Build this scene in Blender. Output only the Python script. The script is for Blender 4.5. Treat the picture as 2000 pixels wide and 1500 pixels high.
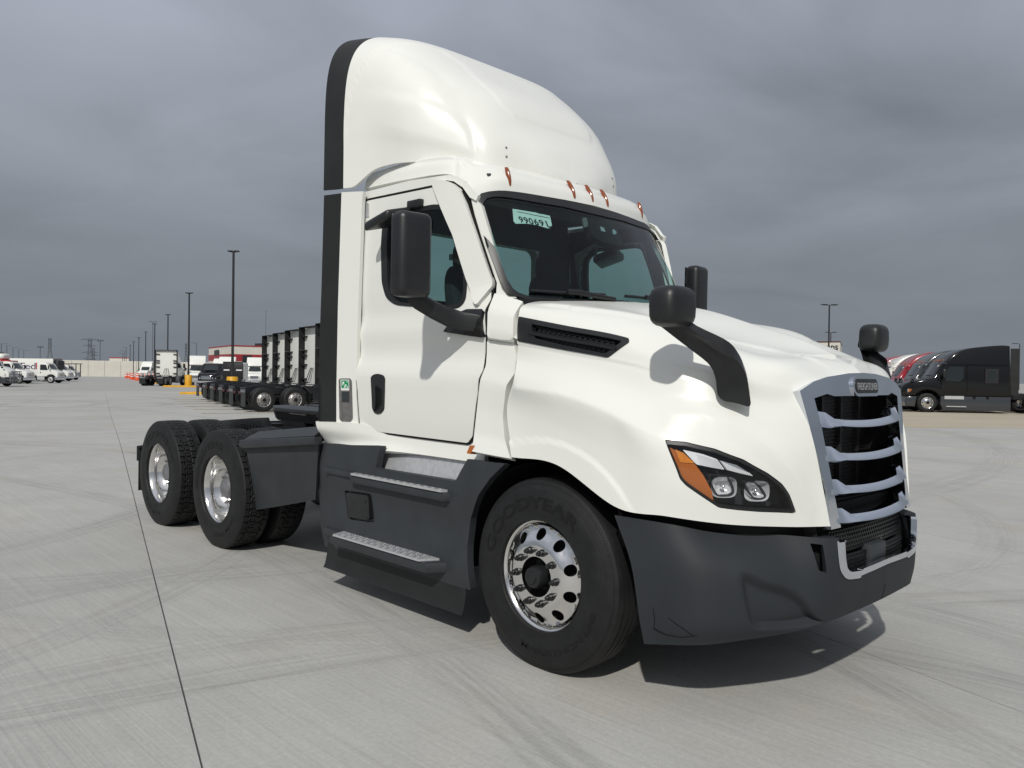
import bpy, bmesh, math, random
import numpy as np
from mathutils import Vector, Matrix, geometry
R = math.radians
random.seed(7)
scene = bpy.context.scene
for o in list(bpy.data.objects): bpy.data.objects.remove(o)
COL = scene.collection

# ---------------------------------------------------------------- camera
cam_d = bpy.data.cameras.new('camera'); cam = bpy.data.objects.new('camera', cam_d); COL.objects.link(cam)
cam_d.sensor_width = 36.0; cam_d.lens = 36.0*1564.69/2000.0; cam_d.clip_start = .05; cam_d.clip_end = 6000
cam.matrix_world = Matrix(((0.702281, -0.027021, 0.711387, 2.930273), (0.711626, -0.001041, -0.702557, -4.321896), (0.019724, 0.999634, 0.018498, 1.621783), (0.000000, 0.000000, 0.000000, 1.000000)))
scene.camera = cam

# ---------------------------------------------------------------- sky, sun, exposure
SUN_EL, SUN_AZ = 41.0, -56.0            # degrees; azimuth from +X
world = bpy.data.worlds.new('World'); scene.world = world; world.use_nodes = True
wt = world.node_tree; wt.nodes.clear()
def WN(t, **k):
    n = wt.nodes.new(t)
    for a, b in k.items(): setattr(n, a, b)
    return n
wl = wt.links.new
wo = WN('ShaderNodeOutputWorld'); bg = WN('ShaderNodeBackground'); bg2 = WN('ShaderNodeBackground'); mixs = WN('ShaderNodeMixShader')
sky = WN('ShaderNodeTexSky', sky_type='NISHITA', sun_disc=False, sun_elevation=R(SUN_EL), sun_rotation=R(90-SUN_AZ))
sky.air_density = 1.2; sky.dust_density = 3.0
wl(sky.outputs[0], bg.inputs[0]); bg.inputs[1].default_value = .06
tc = WN('ShaderNodeTexCoord'); sep = WN('ShaderNodeSeparateXYZ'); wl(tc.outputs['Generated'], sep.inputs[0])
def M(op, a, b=None, c=None, clamp=False):
    n = WN('ShaderNodeMath', operation=op, use_clamp=clamp)
    for i, q in enumerate((a, b, c)):
        if q is None: continue
        if isinstance(q, (int, float)): n.inputs[i].default_value = q
        else: wl(q, n.inputs[i])
    return n.outputs[0]
zc = M('MAXIMUM', sep.outputs[2], 0.0)
den = M('ADD', zc, .16)
px_, py_ = M('DIVIDE', sep.outputs[0], den), M('DIVIDE', sep.outputs[1], den)
comb = WN('ShaderNodeCombineXYZ'); wl(px_, comb.inputs[0]); wl(py_, comb.inputs[1])
def noise(scale, detail, rough, off=0, dist=0.):
    mp = WN('ShaderNodeMapping'); mp.inputs['Location'].default_value = (off, off*.7, off*.3); wl(comb.outputs[0], mp.inputs[0])
    n = WN('ShaderNodeTexNoise'); n.inputs['Scale'].default_value = scale; n.inputs['Detail'].default_value = detail
    n.inputs['Roughness'].default_value = rough; n.inputs['Distortion'].default_value = dist
    wl(mp.outputs[0], n.inputs['Vector']); return n.outputs['Fac']
n1 = noise(.42, 3, .5, 3.1, .5); n2 = noise(1.15, 5, .52, 8.2, .6)
cl = M('ADD', M('MULTIPLY', n1, .58), M('MULTIPLY', n2, .42))
cl = M('MULTIPLY', M('SUBTRACT', cl, .5), 4.6)          # about -0.5 .. 0.5
lowfade = M('MULTIPLY_ADD', M('MINIMUM', M('MULTIPLY', zc, 4.0), 1.0), .85, .15)
cl = M('MULTIPLY_ADD', M('MULTIPLY', cl, lowfade), .42, 1.0)
ramp = WN('ShaderNodeValToRGB'); cr = ramp.color_ramp; cr.interpolation = 'EASE'
stops = ((0., (.20, .225, .258)), (.10, (.212, .236, .270)), (.24, (.255, .28, .32)), (.42, (.37, .40, .465)), (1., (.46, .48, .53)))
cr.elements[0].position, cr.elements[0].color = stops[0][0], (*stops[0][1], 1)
cr.elements[1].position, cr.elements[1].color = stops[-1][0], (*stops[-1][1], 1)
for p, c in stops[1:-1]: e = cr.elements.new(p); e.color = (*c, 1)
wl(zc, ramp.inputs[0])
vm = WN('ShaderNodeVectorMath', operation='SCALE'); wl(ramp.outputs[0], vm.inputs[0]); wl(cl, vm.inputs['Scale'])
wl(vm.outputs[0], bg2.inputs[0]); bg2.inputs[1].default_value = 1.0
mixs.inputs[0].default_value = .93                       # a closed cloud deck over the clear sky
wl(bg.outputs[0], mixs.inputs[1]); wl(bg2.outputs[0], mixs.inputs[2]); wl(mixs.outputs[0], wo.inputs[0])
sd = bpy.data.lights.new('sun', 'SUN'); sd.energy = 2.75; sd.angle = R(1.2); sd.color = (1.0, .965, .91)
sun = bpy.data.objects.new('sun', sd); COL.objects.link(sun)
_d = Vector((math.cos(R(SUN_EL))*math.cos(R(SUN_AZ)), math.cos(R(SUN_EL))*math.sin(R(SUN_AZ)), math.sin(R(SUN_EL))))
sun.rotation_euler = _d.to_track_quat('Z', 'Y').to_euler(); sun.location = _d*60
scene.view_settings.view_transform = 'Standard'; scene.view_settings.look = 'None'
scene.view_settings.exposure = 0.0; scene.view_settings.gamma = 1.0; scene.view_settings.use_curve_mapping = False
scene.render.engine = 'CYCLES'; scene.cycles.max_bounces = 8; scene.cycles.transparent_max_bounces = 12

# ---------------------------------------------------------------- materials
MATS = {}
def mat(name, col, rough=.5, metal=0., spec=.5, coat=0., noise=0., nscale=8., bump=0., bscale=60., dirt=None, alpha=None, coatr=.05, rvar=0.):
    m = bpy.data.materials.new(name); m.use_nodes = True; nt = m.node_tree; b = nt.nodes['Principled BSDF']
    b.inputs['Base Color'].default_value = (*col, 1); b.inputs['Roughness'].default_value = rough; b.inputs['Metallic'].default_value = metal
    b.inputs['Specular IOR Level'].default_value = spec; b.inputs['Coat Weight'].default_value = coat; b.inputs['Coat Roughness'].default_value = coatr
    L = nt.links.new
    if noise or bump or rvar or dirt:
        t = nt.nodes.new('ShaderNodeTexCoord')
        def nz(s, d=5, r=.6):
            n = nt.nodes.new('ShaderNodeTexNoise'); n.inputs['Scale'].default_value = s; n.inputs['Detail'].default_value = d
            n.inputs['Roughness'].default_value = r; L(t.outputs['Object'], n.inputs['Vector']); return n
    if noise:
        n = nz(nscale); mx = nt.nodes.new('ShaderNodeMix'); mx.data_type = 'RGBA'
        mx.inputs[6].default_value = (*[c*(1-noise) for c in col], 1); mx.inputs[7].default_value = (*[min(1, c*(1+noise)) for c in col], 1)
        mr = nt.nodes.new('ShaderNodeMapRange'); mr.inputs[1].default_value = .3; mr.inputs[2].default_value = .7
        L(n.outputs['Fac'], mr.inputs[0]); L(mr.outputs[0], mx.inputs[0]); out = mx.outputs[2]
        if dirt:
            n2 = nz(dirt[1], 8, .7); mr2 = nt.nodes.new('ShaderNodeMapRange'); mr2.inputs[1].default_value = dirt[2]; mr2.inputs[2].default_value = dirt[3]
            m2 = nt.nodes.new('ShaderNodeMix'); m2.data_type = 'RGBA'; L(n2.outputs['Fac'], mr2.inputs[0]); L(mr2.outputs[0], m2.inputs[0])
            L(out, m2.inputs[6]); m2.inputs[7].default_value = (*dirt[0], 1); out = m2.outputs[2]
        L(out, b.inputs['Base Color'])
    if rvar:
        n = nz(14, 6, .65); mr = nt.nodes.new('ShaderNodeMapRange'); mr.inputs[1].default_value = .3; mr.inputs[2].default_value = .7
        mr.inputs[3].default_value = max(0.02, rough-rvar); mr.inputs[4].default_value = rough+rvar; L(n.outputs['Fac'], mr.inputs[0]); L(mr.outputs[0], b.inputs['Roughness'])
    if bump:
        n = nz(bscale, 3, .6); bp = nt.nodes.new('ShaderNodeBump'); bp.inputs['Strength'].default_value = bump; bp.inputs['Distance'].default_value = .004
        L(n.outputs['Fac'], bp.inputs['Height']); L(bp.outputs[0], b.inputs['Normal'])
    MATS[name] = m; return m
def glass_mat(name, tint, gloss=.04, rough=.0, mixmin=.05):
    m = bpy.data.materials.new(name); m.use_nodes = True; nt = m.node_tree; nt.nodes.clear(); L = nt.links.new
    o = nt.nodes.new('ShaderNodeOutputMaterial'); tr = nt.nodes.new('ShaderNodeBsdfTransparent'); gl = nt.nodes.new('ShaderNodeBsdfGlossy')
    tr.inputs[0].default_value = (*tint, 1); gl.inputs['Roughness'].default_value = rough
    ge = nt.nodes.new('ShaderNodeNewGeometry'); dt = nt.nodes.new('ShaderNodeVectorMath'); dt.operation = 'DOT_PRODUCT'
    L(ge.outputs['Incoming'], dt.inputs[0]); L(ge.outputs['Normal'], dt.inputs[1])
    def ma(op, x, y):
        n = nt.nodes.new('ShaderNodeMath'); n.operation = op
        for i, q in enumerate((x, y)):
            if q is None: continue
            if isinstance(q, (int, float)): n.inputs[i].default_value = q
            else: L(q, n.inputs[i])
        return n.outputs[0]
    c = ma('ABSOLUTE', dt.outputs['Value'], None); s5 = ma('POWER', ma('SUBTRACT', 1.0, c), 5.0); fr = ma('ADD', ma('MULTIPLY', s5, .96), gloss)
    mx = nt.nodes.new('ShaderNodeMixShader')
    L(fr, mx.inputs[0]); L(tr.outputs[0], mx.inputs[1]); L(gl.outputs[0], mx.inputs[2]); L(mx.outputs[0], o.inputs[0])
    MATS[name] = m; return m
WHITE = mat('white_paint', (.762, .77, .722), .22, spec=.38, noise=.012, nscale=2)
MLAMP = mat('roof_lamp_lens', (.22, .045, .006), .18, spec=.6, coat=.5)
WHITEF = mat('white_fairing', (.775, .78, .735), .33, noise=.03, nscale=2.2, bump=.03, bscale=220)
GREY = mat('grey_moulded_plastic', (.033, .038, .0415), .56, spec=.32, noise=.14, nscale=5, bump=.06, bscale=420, dirt=((.075, .078, .075), 9, .66, .95))
GREYB = mat('grey_bumper_plastic', (.0245, .0285, .032), .6, spec=.26, noise=.10, nscale=3, bump=.05, bscale=420, dirt=((.05, .054, .056), 6, .66, 1.0))
BLACKP = mat('black_plastic', (.011, .012, .013), .42, spec=.5, noise=.2, nscale=10, bump=.05, bscale=500)
BLACKM = mat('matte_black', (.006, .006, .0065), .75, spec=.25)
FLAP = mat('black_rubber_sheet', (.013, .015, .0145), .55, spec=.4, noise=.25, nscale=4, bump=.1, bscale=90)
RUBBER = mat('tyre_rubber', (.0105, .011, .0115), .6, spec=.35, noise=.3, nscale=12, bump=.12, bscale=160, dirt=((.022, .0215, .02), 7, .6, .95))
RUBLET = mat('tyre_letter_rubber', (.0035, .0036, .0038), .5, spec=.4)
CHROME = mat('chrome', (.72, .75, .80), .06, metal=1., rvar=.03)
ALUP = mat('polished_aluminium', (.82, .81, .79), .16, metal=1., rvar=.08)
ALUB = mat('brushed_aluminium', (.56, .57, .58), .38, metal=.45, noise=.12, nscale=30, rvar=.1, dirt=((.3, .3, .3), 20, .55, .9))
STEEL = mat('dull_steel', (.28, .28, .29), .45, metal=.7, noise=.2, nscale=15)
FRAME = mat('frame_black', (.010, .0105, .012), .4, spec=.5, noise=.35, nscale=6, dirt=((.03, .028, .025), 9, .6, .95))
AMBER = mat('amber_lens', (.42, .11, .008), .16, spec=.6, coat=.6)
AMBERL = mat('amber_reflector', (.62, .20, .012), .2, spec=.6, coat=.5, noise=.2, nscale=60)
GLASS = glass_mat('tinted_glass', (.60, .79, .75))
CLEAR = glass_mat('clear_lens', (.93, .94, .95))
SEAT = mat('seat_cloth', (.016, .017, .02), .85, noise=.2, nscale=30)
INTER = mat('cab_interior', (.035, .042, .045), .7, noise=.15, nscale=4)
GREEN = mat('green_sticker', (.0, .26, .09), .45)
PAPER = mat('white_sticker', (.74, .76, .74), .5, noise=.05, nscale=30)
GTAPE = mat('grey_film', (.13, .125, .12), .4, noise=.25, nscale=40)
INK = mat('black_ink', (.012, .012, .014), .5)
SILVER = mat('silver_letters', (.70, .70, .68), .25, metal=.8)
REDP = mat('red_paint', (.30, .012, .022), .2, coat=.5)
BLKP = mat('black_paint', (.006, .0065, .0075), .09, spec=.42)
DGREYP = mat('charcoal_paint', (.035, .04, .046), .2, coat=.5)
NAVY = mat('navy_paint', (.012, .018, .05), .2, coat=.5)
BGWHITE = mat('white_paint', (.762, .77, .722), .22, spec=.38, noise=.012, nscale=2)
YELLOW = mat('yellow_paint', (.62, .33, .012), .5, noise=.12, nscale=3)
ORANGE = mat('safety_orange', (.72, .10, .035), .5)
REFLW = mat('reflective_white', (.75, .75, .75), .4)
CREAM = mat('cream_concrete', (.63, .605, .53), .85, noise=.06, nscale=.5)
REDTRIM = mat('red_cladding', (.32, .02, .03), .5, noise=.1, nscale=2)
POLE = mat('pole_bronze', (.022, .022, .025), .5, spec=.4)
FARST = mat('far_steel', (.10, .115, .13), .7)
PURPLE = mat('purple_lettering', (.035, .012, .10), .5)
REDL = mat('red_lettering', (.42, .01, .02), .5)
RIMW = mat('white_rim', (.60, .60, .60), .4)
RIMG = mat('steel_rim', (.33, .32, .31), .42, metal=.55, noise=.2, nscale=20)
DGLASS = mat('dark_glass', (.012, .018, .02), .05, spec=.7, coat=.3)
RADI = mat('radiator_black', (.012, .012, .013), .6, noise=.4, nscale=40)
LAMPW = mat('lamp_reflector', (.88, .89, .90), .12, metal=.9)
LAMPD = mat('lamp_diffuser', (.80, .82, .84), .22, spec=.8)
LAMPB = mat('lamp_bowl', (.80, .81, .82), .18, metal=.35, spec=.7)
TRIMD = mat('dark_trim', (.10, .03, .03), .5)

# ---------------------------------------------------------------- object helpers
def link(name, me, parent=None, loc=None, rot=None):
    o = bpy.data.objects.new(name, me); COL.objects.link(o)
    if parent is not None: o.parent = parent
    if loc is not None: o.location = loc
    if rot is not None: o.rotation_euler = rot
    return o
def empty(name, label=None, cat=None, loc=(0, 0, 0), yaw=0., group=None, kind=None):
    o = bpy.data.objects.new(name, None); COL.objects.link(o); o.empty_display_size = .3
    o.location = loc; o.rotation_euler = (0, 0, yaw); return tag(o, label, cat, group, kind)
def tag(o, label=None, cat=None, group=None, kind=None):
    if label: o['label'] = label
    if cat: o['category'] = cat
    if group: o['group'] = group
    if kind: o['kind'] = kind
    return o
class MB:
    """collects pieces of ONE mesh"""
    def __init__(s): s.v = []; s.f = []; s.sm = []
    def add(s, v, f, smooth=True):
        k = len(s.v); s.v += [tuple(map(float, p)) for p in v]; s.f += [tuple(i+k for i in q) for q in f]; return s
    def box(s, x0, x1, y0, y1, z0, z1, r=0., seg=2):
        if r <= 0:
            v = [(x, y, z) for x in (x0, x1) for y in (y0, y1) for z in (z0, z1)]
            return s.add(v, [(0, 1, 3, 2), (4, 6, 7, 5), (0, 4, 5, 1), (2, 3, 7, 6), (0, 2, 6, 4), (1, 5, 7, 3)])
        bm = bmesh.new(); bmesh.ops.create_cube(bm, size=1)
        for q in bm.verts: q.co = ((x0+x1)/2+q.co.x*(x1-x0), (y0+y1)/2+q.co.y*(y1-y0), (z0+z1)/2+q.co.z*(z1-z0))
        bmesh.ops.bevel(bm, geom=bm.edges[:], offset=r, segments=seg, profile=.5, affect='EDGES')
        return s.bm(bm)
    def bm(s, bm):
        bm.verts.ensure_lookup_table(); bm.verts.index_update()
        s.add([q.co[:] for q in bm.verts], [[q.index for q in f.verts] for f in bm.faces]); bm.free(); return s
    def tube(s, path, rad, n=8, cap=True, flat=1., up=(0, 0, 1)):
        path = [Vector(p) for p in path]; rads = rad if isinstance(rad, (list, tuple)) else [rad]*len(path)
        rings = []
        for i, p in enumerate(path):
            a = path[max(0, i-1)]; b = path[min(len(path)-1, i+1)]; d = (b-a).normalized()
            u = Vector(up); u = u-d*u.dot(d)
            if u.length < 1e-3: u = Vector((1, 0, 0)); u = u-d*u.dot(d)
            u.normalize(); w = d.cross(u)
            rings.append([p+(u*math.cos(t)+w*math.sin(t)*flat)*rads[i] for t in [2*math.pi*k/n for k in range(n)]])
        return s.rings(rings, cap)
    def rings(s, rings, cap=True, close=True):
        n = len(rings[0]); v = [p for r in rings for p in r]; f = []
        for i in range(len(rings)-1):
            for k in range(n if close else n-1):
                a, b = i*n+k, i*n+(k+1) % n; f.append((a, b, b+n, a+n))
        if cap: f.append(tuple(range(n))[::-1]); f.append(tuple(range((len(rings)-1)*n, len(rings)*n)))
        return s.add(v, f)
    def lathe(s, prof, n=48, axis='y', o=(0, 0, 0), cap=False):
        """profile of (r, along axis)"""
        rings = []
        for r, h in prof:
            ring = []
            for k in range(n):
                t = 2*math.pi*k/n; a, b = r*math.cos(t), r*math.sin(t)
                ring.append({'y': (o[0]+a, o[1]+h, o[2]+b), 'z': (o[0]+a, o[1]+b, o[2]+h), 'x': (o[0]+h, o[1]+a, o[2]+b)}[axis])
            rings.append(ring)
        return s.rings(rings, cap)
    def prism(s, poly, lo, hi, axis='y', r=0., seg=2, fn=None):
        """polygon in the two other axes, extruded along axis from lo to hi"""
        bm = bmesh.new()
        def P(a, b, h): return {'y': (a, h, b), 'z': (a, b, h), 'x': (h, a, b)}[axis]
        A = [bm.verts.new(P(a, b, lo)) for a, b in poly]; B = [bm.verts.new(P(a, b, hi)) for a, b in poly]
        n = len(poly); bm.faces.new(A); bm.faces.new(B[::-1])
        ring = []
        for i in range(n): bm.faces.new((A[i], B[i], B[(i+1) % n], A[(i+1) % n]))
        bmesh.ops.recalc_face_normals(bm, faces=bm.faces[:])
        if r > 0:
            bm.edges.ensure_lookup_table(); S = set(A); T = set(B)
            ed = [e for e in bm.edges if (e.verts[0] in S and e.verts[1] in S) or (e.verts[0] in T and e.verts[1] in T)]
            bmesh.ops.bevel(bm, geom=ed, offset=r, segments=seg, profile=.5, affect='EDGES')
        if fn:
            for q in bm.verts: q.co = fn(*q.co)
        bmesh.ops.triangulate(bm, faces=[f for f in bm.faces if len(f.verts) > 4])
        return s.bm(bm)
    def build(s, name, m, parent=None, angle=35, loc=None, rot=None, recalc=True):
        me = bpy.data.meshes.new(name); me.from_pydata(s.v, [], s.f); me.materials.append(m)
        if recalc:
            bm = bmesh.new(); bm.from_mesh(me); bmesh.ops.recalc_face_normals(bm, faces=bm.faces[:]); bm.to_mesh(me); bm.free()
        me.polygons.foreach_set('use_smooth', [True]*len(me.polygons)); me.set_sharp_from_angle(angle=R(angle)); me.update()
        return link(name, me, parent, loc, rot)
def box(name, m, parent, x0, x1, y0, y1, z0, z1, r=0., seg=2): return MB().box(x0, x1, y0, y1, z0, z1, r, seg).build(name, m, parent)

def inside(poly, P):
    poly = np.asarray(poly); x, y = P[:, 0], P[:, 1]; c = np.zeros(len(P), bool); n = len(poly)
    for i in range(n):
        x1, y1 = poly[i]; x2, y2 = poly[(i+1) % n]
        k = ((y1 > y) != (y2 > y)); 
        if y1 != y2: c ^= k & (x < (x2-x1)*(y-y1)/(y2-y1)+x1)
    return c
def segdist(poly, P):
    d = np.full(len(P), 1e9); poly = np.asarray(poly); n = len(poly)
    for i in range(n):
        a, b = poly[i], poly[(i+1) % n]; ab = b-a; L = max(ab@ab, 1e-12)
        t = np.clip(((P-a)@ab)/L, 0, 1); q = P-(a+t[:, None]*ab); d = np.minimum(d, np.hypot(q[:, 0], q[:, 1]))
    return d
def resample(poly, step):
    out = []; n = len(poly)
    for i in range(n):
        a, b = np.array(poly[i]), np.array(poly[(i+1) % n]); L = math.hypot(*(b-a)); k = max(1, int(math.ceil(L/step)))
        out += [tuple(a+(b-a)*j/k) for j in range(k)]
    return out
def fill(outline, holes, step, sc=(1, 1), inner=True):
    """constrained triangulation of a polygon with holes, grid points inside; returns points, triangles, loops"""
    sc = np.array(sc, float)
    loops = [resample([tuple(np.array(p)*sc) for p in L], step) for L in [outline]+list(holes)]
    pts = [p for L in loops for p in L]; edges = []; k = 0; idx = []
    for L in loops:
        n = len(L); edges += [(k+i, k+(i+1) % n) for i in range(n)]; idx.append(list(range(k, k+n))); k += n
    if inner:
        A = np.array(loops[0]); lo, hi = A.min(0), A.max(0)
        gx, gy = np.meshgrid(np.arange(lo[0]+step/2, hi[0], step), np.arange(lo[1]+step/2, hi[1], step)); Pg = np.c_[gx.ravel(), gy.ravel()]
        if len(Pg):
            ok = inside(loops[0], Pg) & (segdist(loops[0], Pg) > step*.45)
            for L in loops[1:]: ok &= ~inside(L, Pg) & (segdist(L, Pg) > step*.45)
            pts += [tuple(p) for p in Pg[ok]]
    vo, eo, fo, ov, oe, of = geometry.delaunay_2d_cdt([Vector(p) for p in pts], edges, [], 0, 1e-7)
    remap = {}
    for i, src in enumerate(ov):
        for q in src: remap[q] = i
    V = np.array([p[:] for p in vo]); FO = np.array([tuple(f) for f in fo]); cen = V[FO].mean(1)
    ok = inside(loops[0], cen)
    for L in loops[1:]: ok &= ~inside(L, cen)
    FO = FO[ok]; V = V/sc
    return V, [tuple(map(int, f)) for f in FO], [[remap[i] for i in L] for L in idx]
def panel(name, S, outline, m, parent, holes=(), th=.02, step=.1, sc=(1, 1), off=0., mirror=False, both=False, angle=35, edge=0.):
    """a sheet of thickness th lying on surface S; outline and holes in the surface's own (u, v)"""
    V, F, loops = fill(outline, holes, step, sc)
    u, v = V[:, 0], V[:, 1]; p = S.ev(u, v); n = S.nrm(u, v); p = p+n*off
    # orient the triangles along the normals
    FF = []
    for f in F:
        a, b, c = p[f[0]], p[f[1]], p[f[2]]
        FF.append(f if np.dot(np.cross(b-a, c-a), n[f[0]]) >= 0 else f[::-1])
    verts = [tuple(q) for q in p]; faces = list(FF)
    e = min(edge, th*.5)
    for L in loops:
        k = len(verts); N = len(L)
        if e > 0:
            # rolled edge: first ring dropped a little
            verts += [tuple(p[i]-n[i]*e) for i in L]; 
        verts += [tuple(p[i]-n[i]*th) for i in L]
        rows = [L]+([list(range(k, k+N))] if e > 0 else [])+[list(range(len(verts)-N, len(verts)))]
        for A, B in zip(rows, rows[1:]):
            for i in range(N): j = (i+1) % N; faces.append((A[i], A[j], B[j], B[i]))
    def mk(flip, nm):
        me = bpy.data.meshes.new(nm)
        vv = [(x, -y, z) for x, y, z in verts] if flip else verts
        ff = [q[::-1] for q in faces] if flip else faces
        if flip == 2: pass
        me.from_pydata(vv, [], ff); me.materials.append(m)
        bm = bmesh.new(); bm.from_mesh(me)
        bm.to_mesh(me); bm.free()
        me.polygons.foreach_set('use_smooth', [True]*len(me.polygons)); me.set_sharp_from_angle(angle=R(angle)); me.update(); return me
    if both:
        k = len(verts); v2 = verts+[(x, -y, z) for x, y, z in verts]; f2 = faces+[tuple(i+k for i in q[::-1]) for q in faces]
        bm = bmesh.new(); me = bpy.data.meshes.new(name); me.from_pydata(v2, [], f2); me.materials.append(m); bm.from_mesh(me)
        mid = [q for q in bm.verts if abs(q.co.y) < .002]
        for q in mid: q.co.y = 0
        bmesh.ops.remove_doubles(bm, verts=mid, dist=.0008)
        dead = [f for f in bm.faces if all(abs(q.co.y) < 1e-6 for q in f.verts)]
        bmesh.ops.delete(bm, geom=dead, context='FACES_ONLY')
        bm.to_mesh(me); bm.free()
        me.polygons.foreach_set('use_smooth', [True]*len(me.polygons)); me.set_sharp_from_angle(angle=R(angle)); me.update()
        return link(name, me, parent)
    o = link(name, mk(0, name), parent)
    if mirror: return o, link(name, mk(1, name), parent if not isinstance(mirror, bpy.types.Object) else mirror)
    return o
def offset_loop(L, d, sc=(1, 1)):
    """offset a closed loop of points inward by d (in scaled units)"""
    A = np.array(L, float)*np.array(sc); n = len(A)
    area = .5*np.sum(A[:, 0]*np.roll(A[:, 1], -1)-np.roll(A[:, 0], -1)*A[:, 1]); sg = 1 if area > 0 else -1
    out = []
    for i in range(n):
        a, b, c = A[i-1], A[i], A[(i+1) % n]; e1 = b-a; e2 = c-b
        n1 = np.array([-e1[1], e1[0]])/max(1e-9, math.hypot(*e1))*sg; n2 = np.array([-e2[1], e2[0]])/max(1e-9, math.hypot(*e2))*sg
        m_ = n1+n2; q = m_@m_; m_ = m_*2/q if q > .3 else n1
        out.append(tuple((b+m_*d)/np.array(sc)))
    return out
def rrect(cx, cy, w, h, r, k=4):
    out = []
    for sx, sy, a0 in ((1, 1, 0), (-1, 1, 90), (-1, -1, 180), (1, -1, 270)):
        for i in range(k+1):
            t = R(a0+90*i/k); out.append((cx+sx*(w/2-r)+r*math.cos(t), cy+sy*(h/2-r)+r*math.sin(t)))
    return out
def circle(cx, cy, r, n=16): return [(cx+r*math.cos(2*math.pi*i/n), cy+r*math.sin(2*math.pi*i/n)) for i in range(n)]
_fc = {}
def text_geo(s, size=1., ext=.0, spacing=1., bold=0.):
    """flat or extruded lettering as (verts, faces); x along the line, y up, z out; centred"""
    cu = bpy.data.curves.new('lettering', 'FONT'); cu.body = s; cu.size = size; cu.extrude = ext; cu.align_x = 'CENTER'; cu.align_y = 'CENTER'
    cu.resolution_u = 3; cu.offset = bold; cu.space_character = spacing
    ob = bpy.data.objects.new('lettering', cu); COL.objects.link(ob)
    me = bpy.data.meshes.new_from_object(ob.evaluated_get(bpy.context.evaluated_depsgraph_get()))
    v = [q.co[:] for q in me.vertices]; f = [tuple(p.vertices) for p in me.polygons]
    bpy.data.objects.remove(ob); bpy.data.curves.remove(cu); bpy.data.meshes.remove(me)
    return np.array(v), f
def copy_tree(o, parent=None):
    c = o.copy(); COL.objects.link(c)
    if parent is not None: c.parent = parent
    for ch in list(o.children): copy_tree(ch, c)
    return c

#SURF-BEGIN
def crspline(pts, t):
    """Catmull-Rom through pts (n,d) at t in [0,n-1]"""
    pts = np.asarray(pts, float); n = len(pts)
    ext = np.vstack([2*pts[0]-pts[1], pts, 2*pts[-1]-pts[-2]])
    t = np.clip(np.asarray(t, float), 0, n-1-1e-9); i = t.astype(int); f = (t-i)[:, None]
    p0, p1, p2, p3 = ext[i], ext[i+1], ext[i+2], ext[i+3]
    return .5*((2*p1)+(-p0+p2)*f+(2*p0-5*p1+4*p2-p3)*f*f+(-p0+3*p1-3*p2+p3)*f**3)

def interp1(tab, x):
    """smooth interpolation of a table of (x, value) pairs"""
    X = np.array([a for a, b in tab]); Y = np.array([b for a, b in tab])
    x = np.clip(np.asarray(x, float), X[0], X[-1])
    m = np.gradient(Y, X)
    i = np.clip(np.searchsorted(X, x)-1, 0, len(X)-2); h = X[i+1]-X[i]; t = (x-X[i])/h
    return (Y[i]*(1+2*t)*(1-t)**2 + m[i]*h*t*(1-t)**2 + Y[i+1]*t*t*(3-2*t) + m[i+1]*h*t*t*(t-1))

def sstep(a, b, x):
    t = np.clip((np.asarray(x, float)-a)/(b-a), 0, 1); return t*t*(3-2*t)

class Loft:
    def __init__(s, rows, lin=False):
        s.c = np.array(rows, float); s.nu, s.nv = s.c.shape[:2]; s.lin = lin; s.disp = None
        s.rng = (0, s.nu-1, 0, s.nv-1)
    def base(s, u, v):
        u = np.atleast_1d(np.asarray(u, float)); v = np.atleast_1d(np.asarray(v, float))
        def w(t, n):
            t = np.clip(t, 0, n-1-1e-9); i = t.astype(int); f = t-i
            W = np.zeros((len(t), n)); r = np.arange(len(t))
            if s.lin:
                np.add.at(W, (r, i), 1-f); np.add.at(W, (r, i+1), f); return W
            c = [(-f+2*f*f-f**3)/2, (2-5*f*f+3*f**3)/2, (f+4*f*f-3*f**3)/2, (-f*f+f**3)/2]
            for k in range(4):
                j = i+k-1
                lo = j < 0; hi = j > n-1; ok = ~(lo | hi)
                np.add.at(W, (r[ok], j[ok]), c[k][ok])
                np.add.at(W, (r[lo], np.zeros(lo.sum(), int)), 2*c[k][lo]); np.add.at(W, (r[lo], np.ones(lo.sum(), int)), -c[k][lo])
                np.add.at(W, (r[hi], np.full(hi.sum(), n-1)), 2*c[k][hi]); np.add.at(W, (r[hi], np.full(hi.sum(), n-2)), -c[k][hi])
            return W
        return np.einsum('ki,kj,ijd->kd', w(u, s.nu), w(v, s.nv), s.c)
    def ev(s, u, v):
        p = s.base(u, v)
        if s.disp is not None: p = p + s.nrm0(u, v)*np.atleast_1d(s.disp(np.asarray(u, float), np.asarray(v, float), p))[:, None]
        return p
    def nrm0(s, u, v, f=None):
        f = f or s.base; e = 1e-3; u = np.asarray(u, float); v = np.asarray(v, float)
        a0, a1, b0, b1 = s.rng
        du = f(np.clip(u+e, a0, a1), v)-f(np.clip(u-e, a0, a1), v); dv = f(u, np.clip(v+e, b0, b1))-f(u, np.clip(v-e, b0, b1))
        n = np.cross(du, dv); return n/np.maximum(np.linalg.norm(n, axis=1), 1e-12)[:, None]
    def nrm(s, u, v): return s.nrm0(u, v, s.ev)

class Func(Loft):
    def __init__(s, fn, rng): s.fn = fn; s.rng = rng; s.disp = None
    def base(s, u, v):
        u = np.atleast_1d(np.asarray(u, float)); v = np.atleast_1d(np.asarray(v, float))
        return np.stack(s.fn(u, v), 1)

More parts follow.
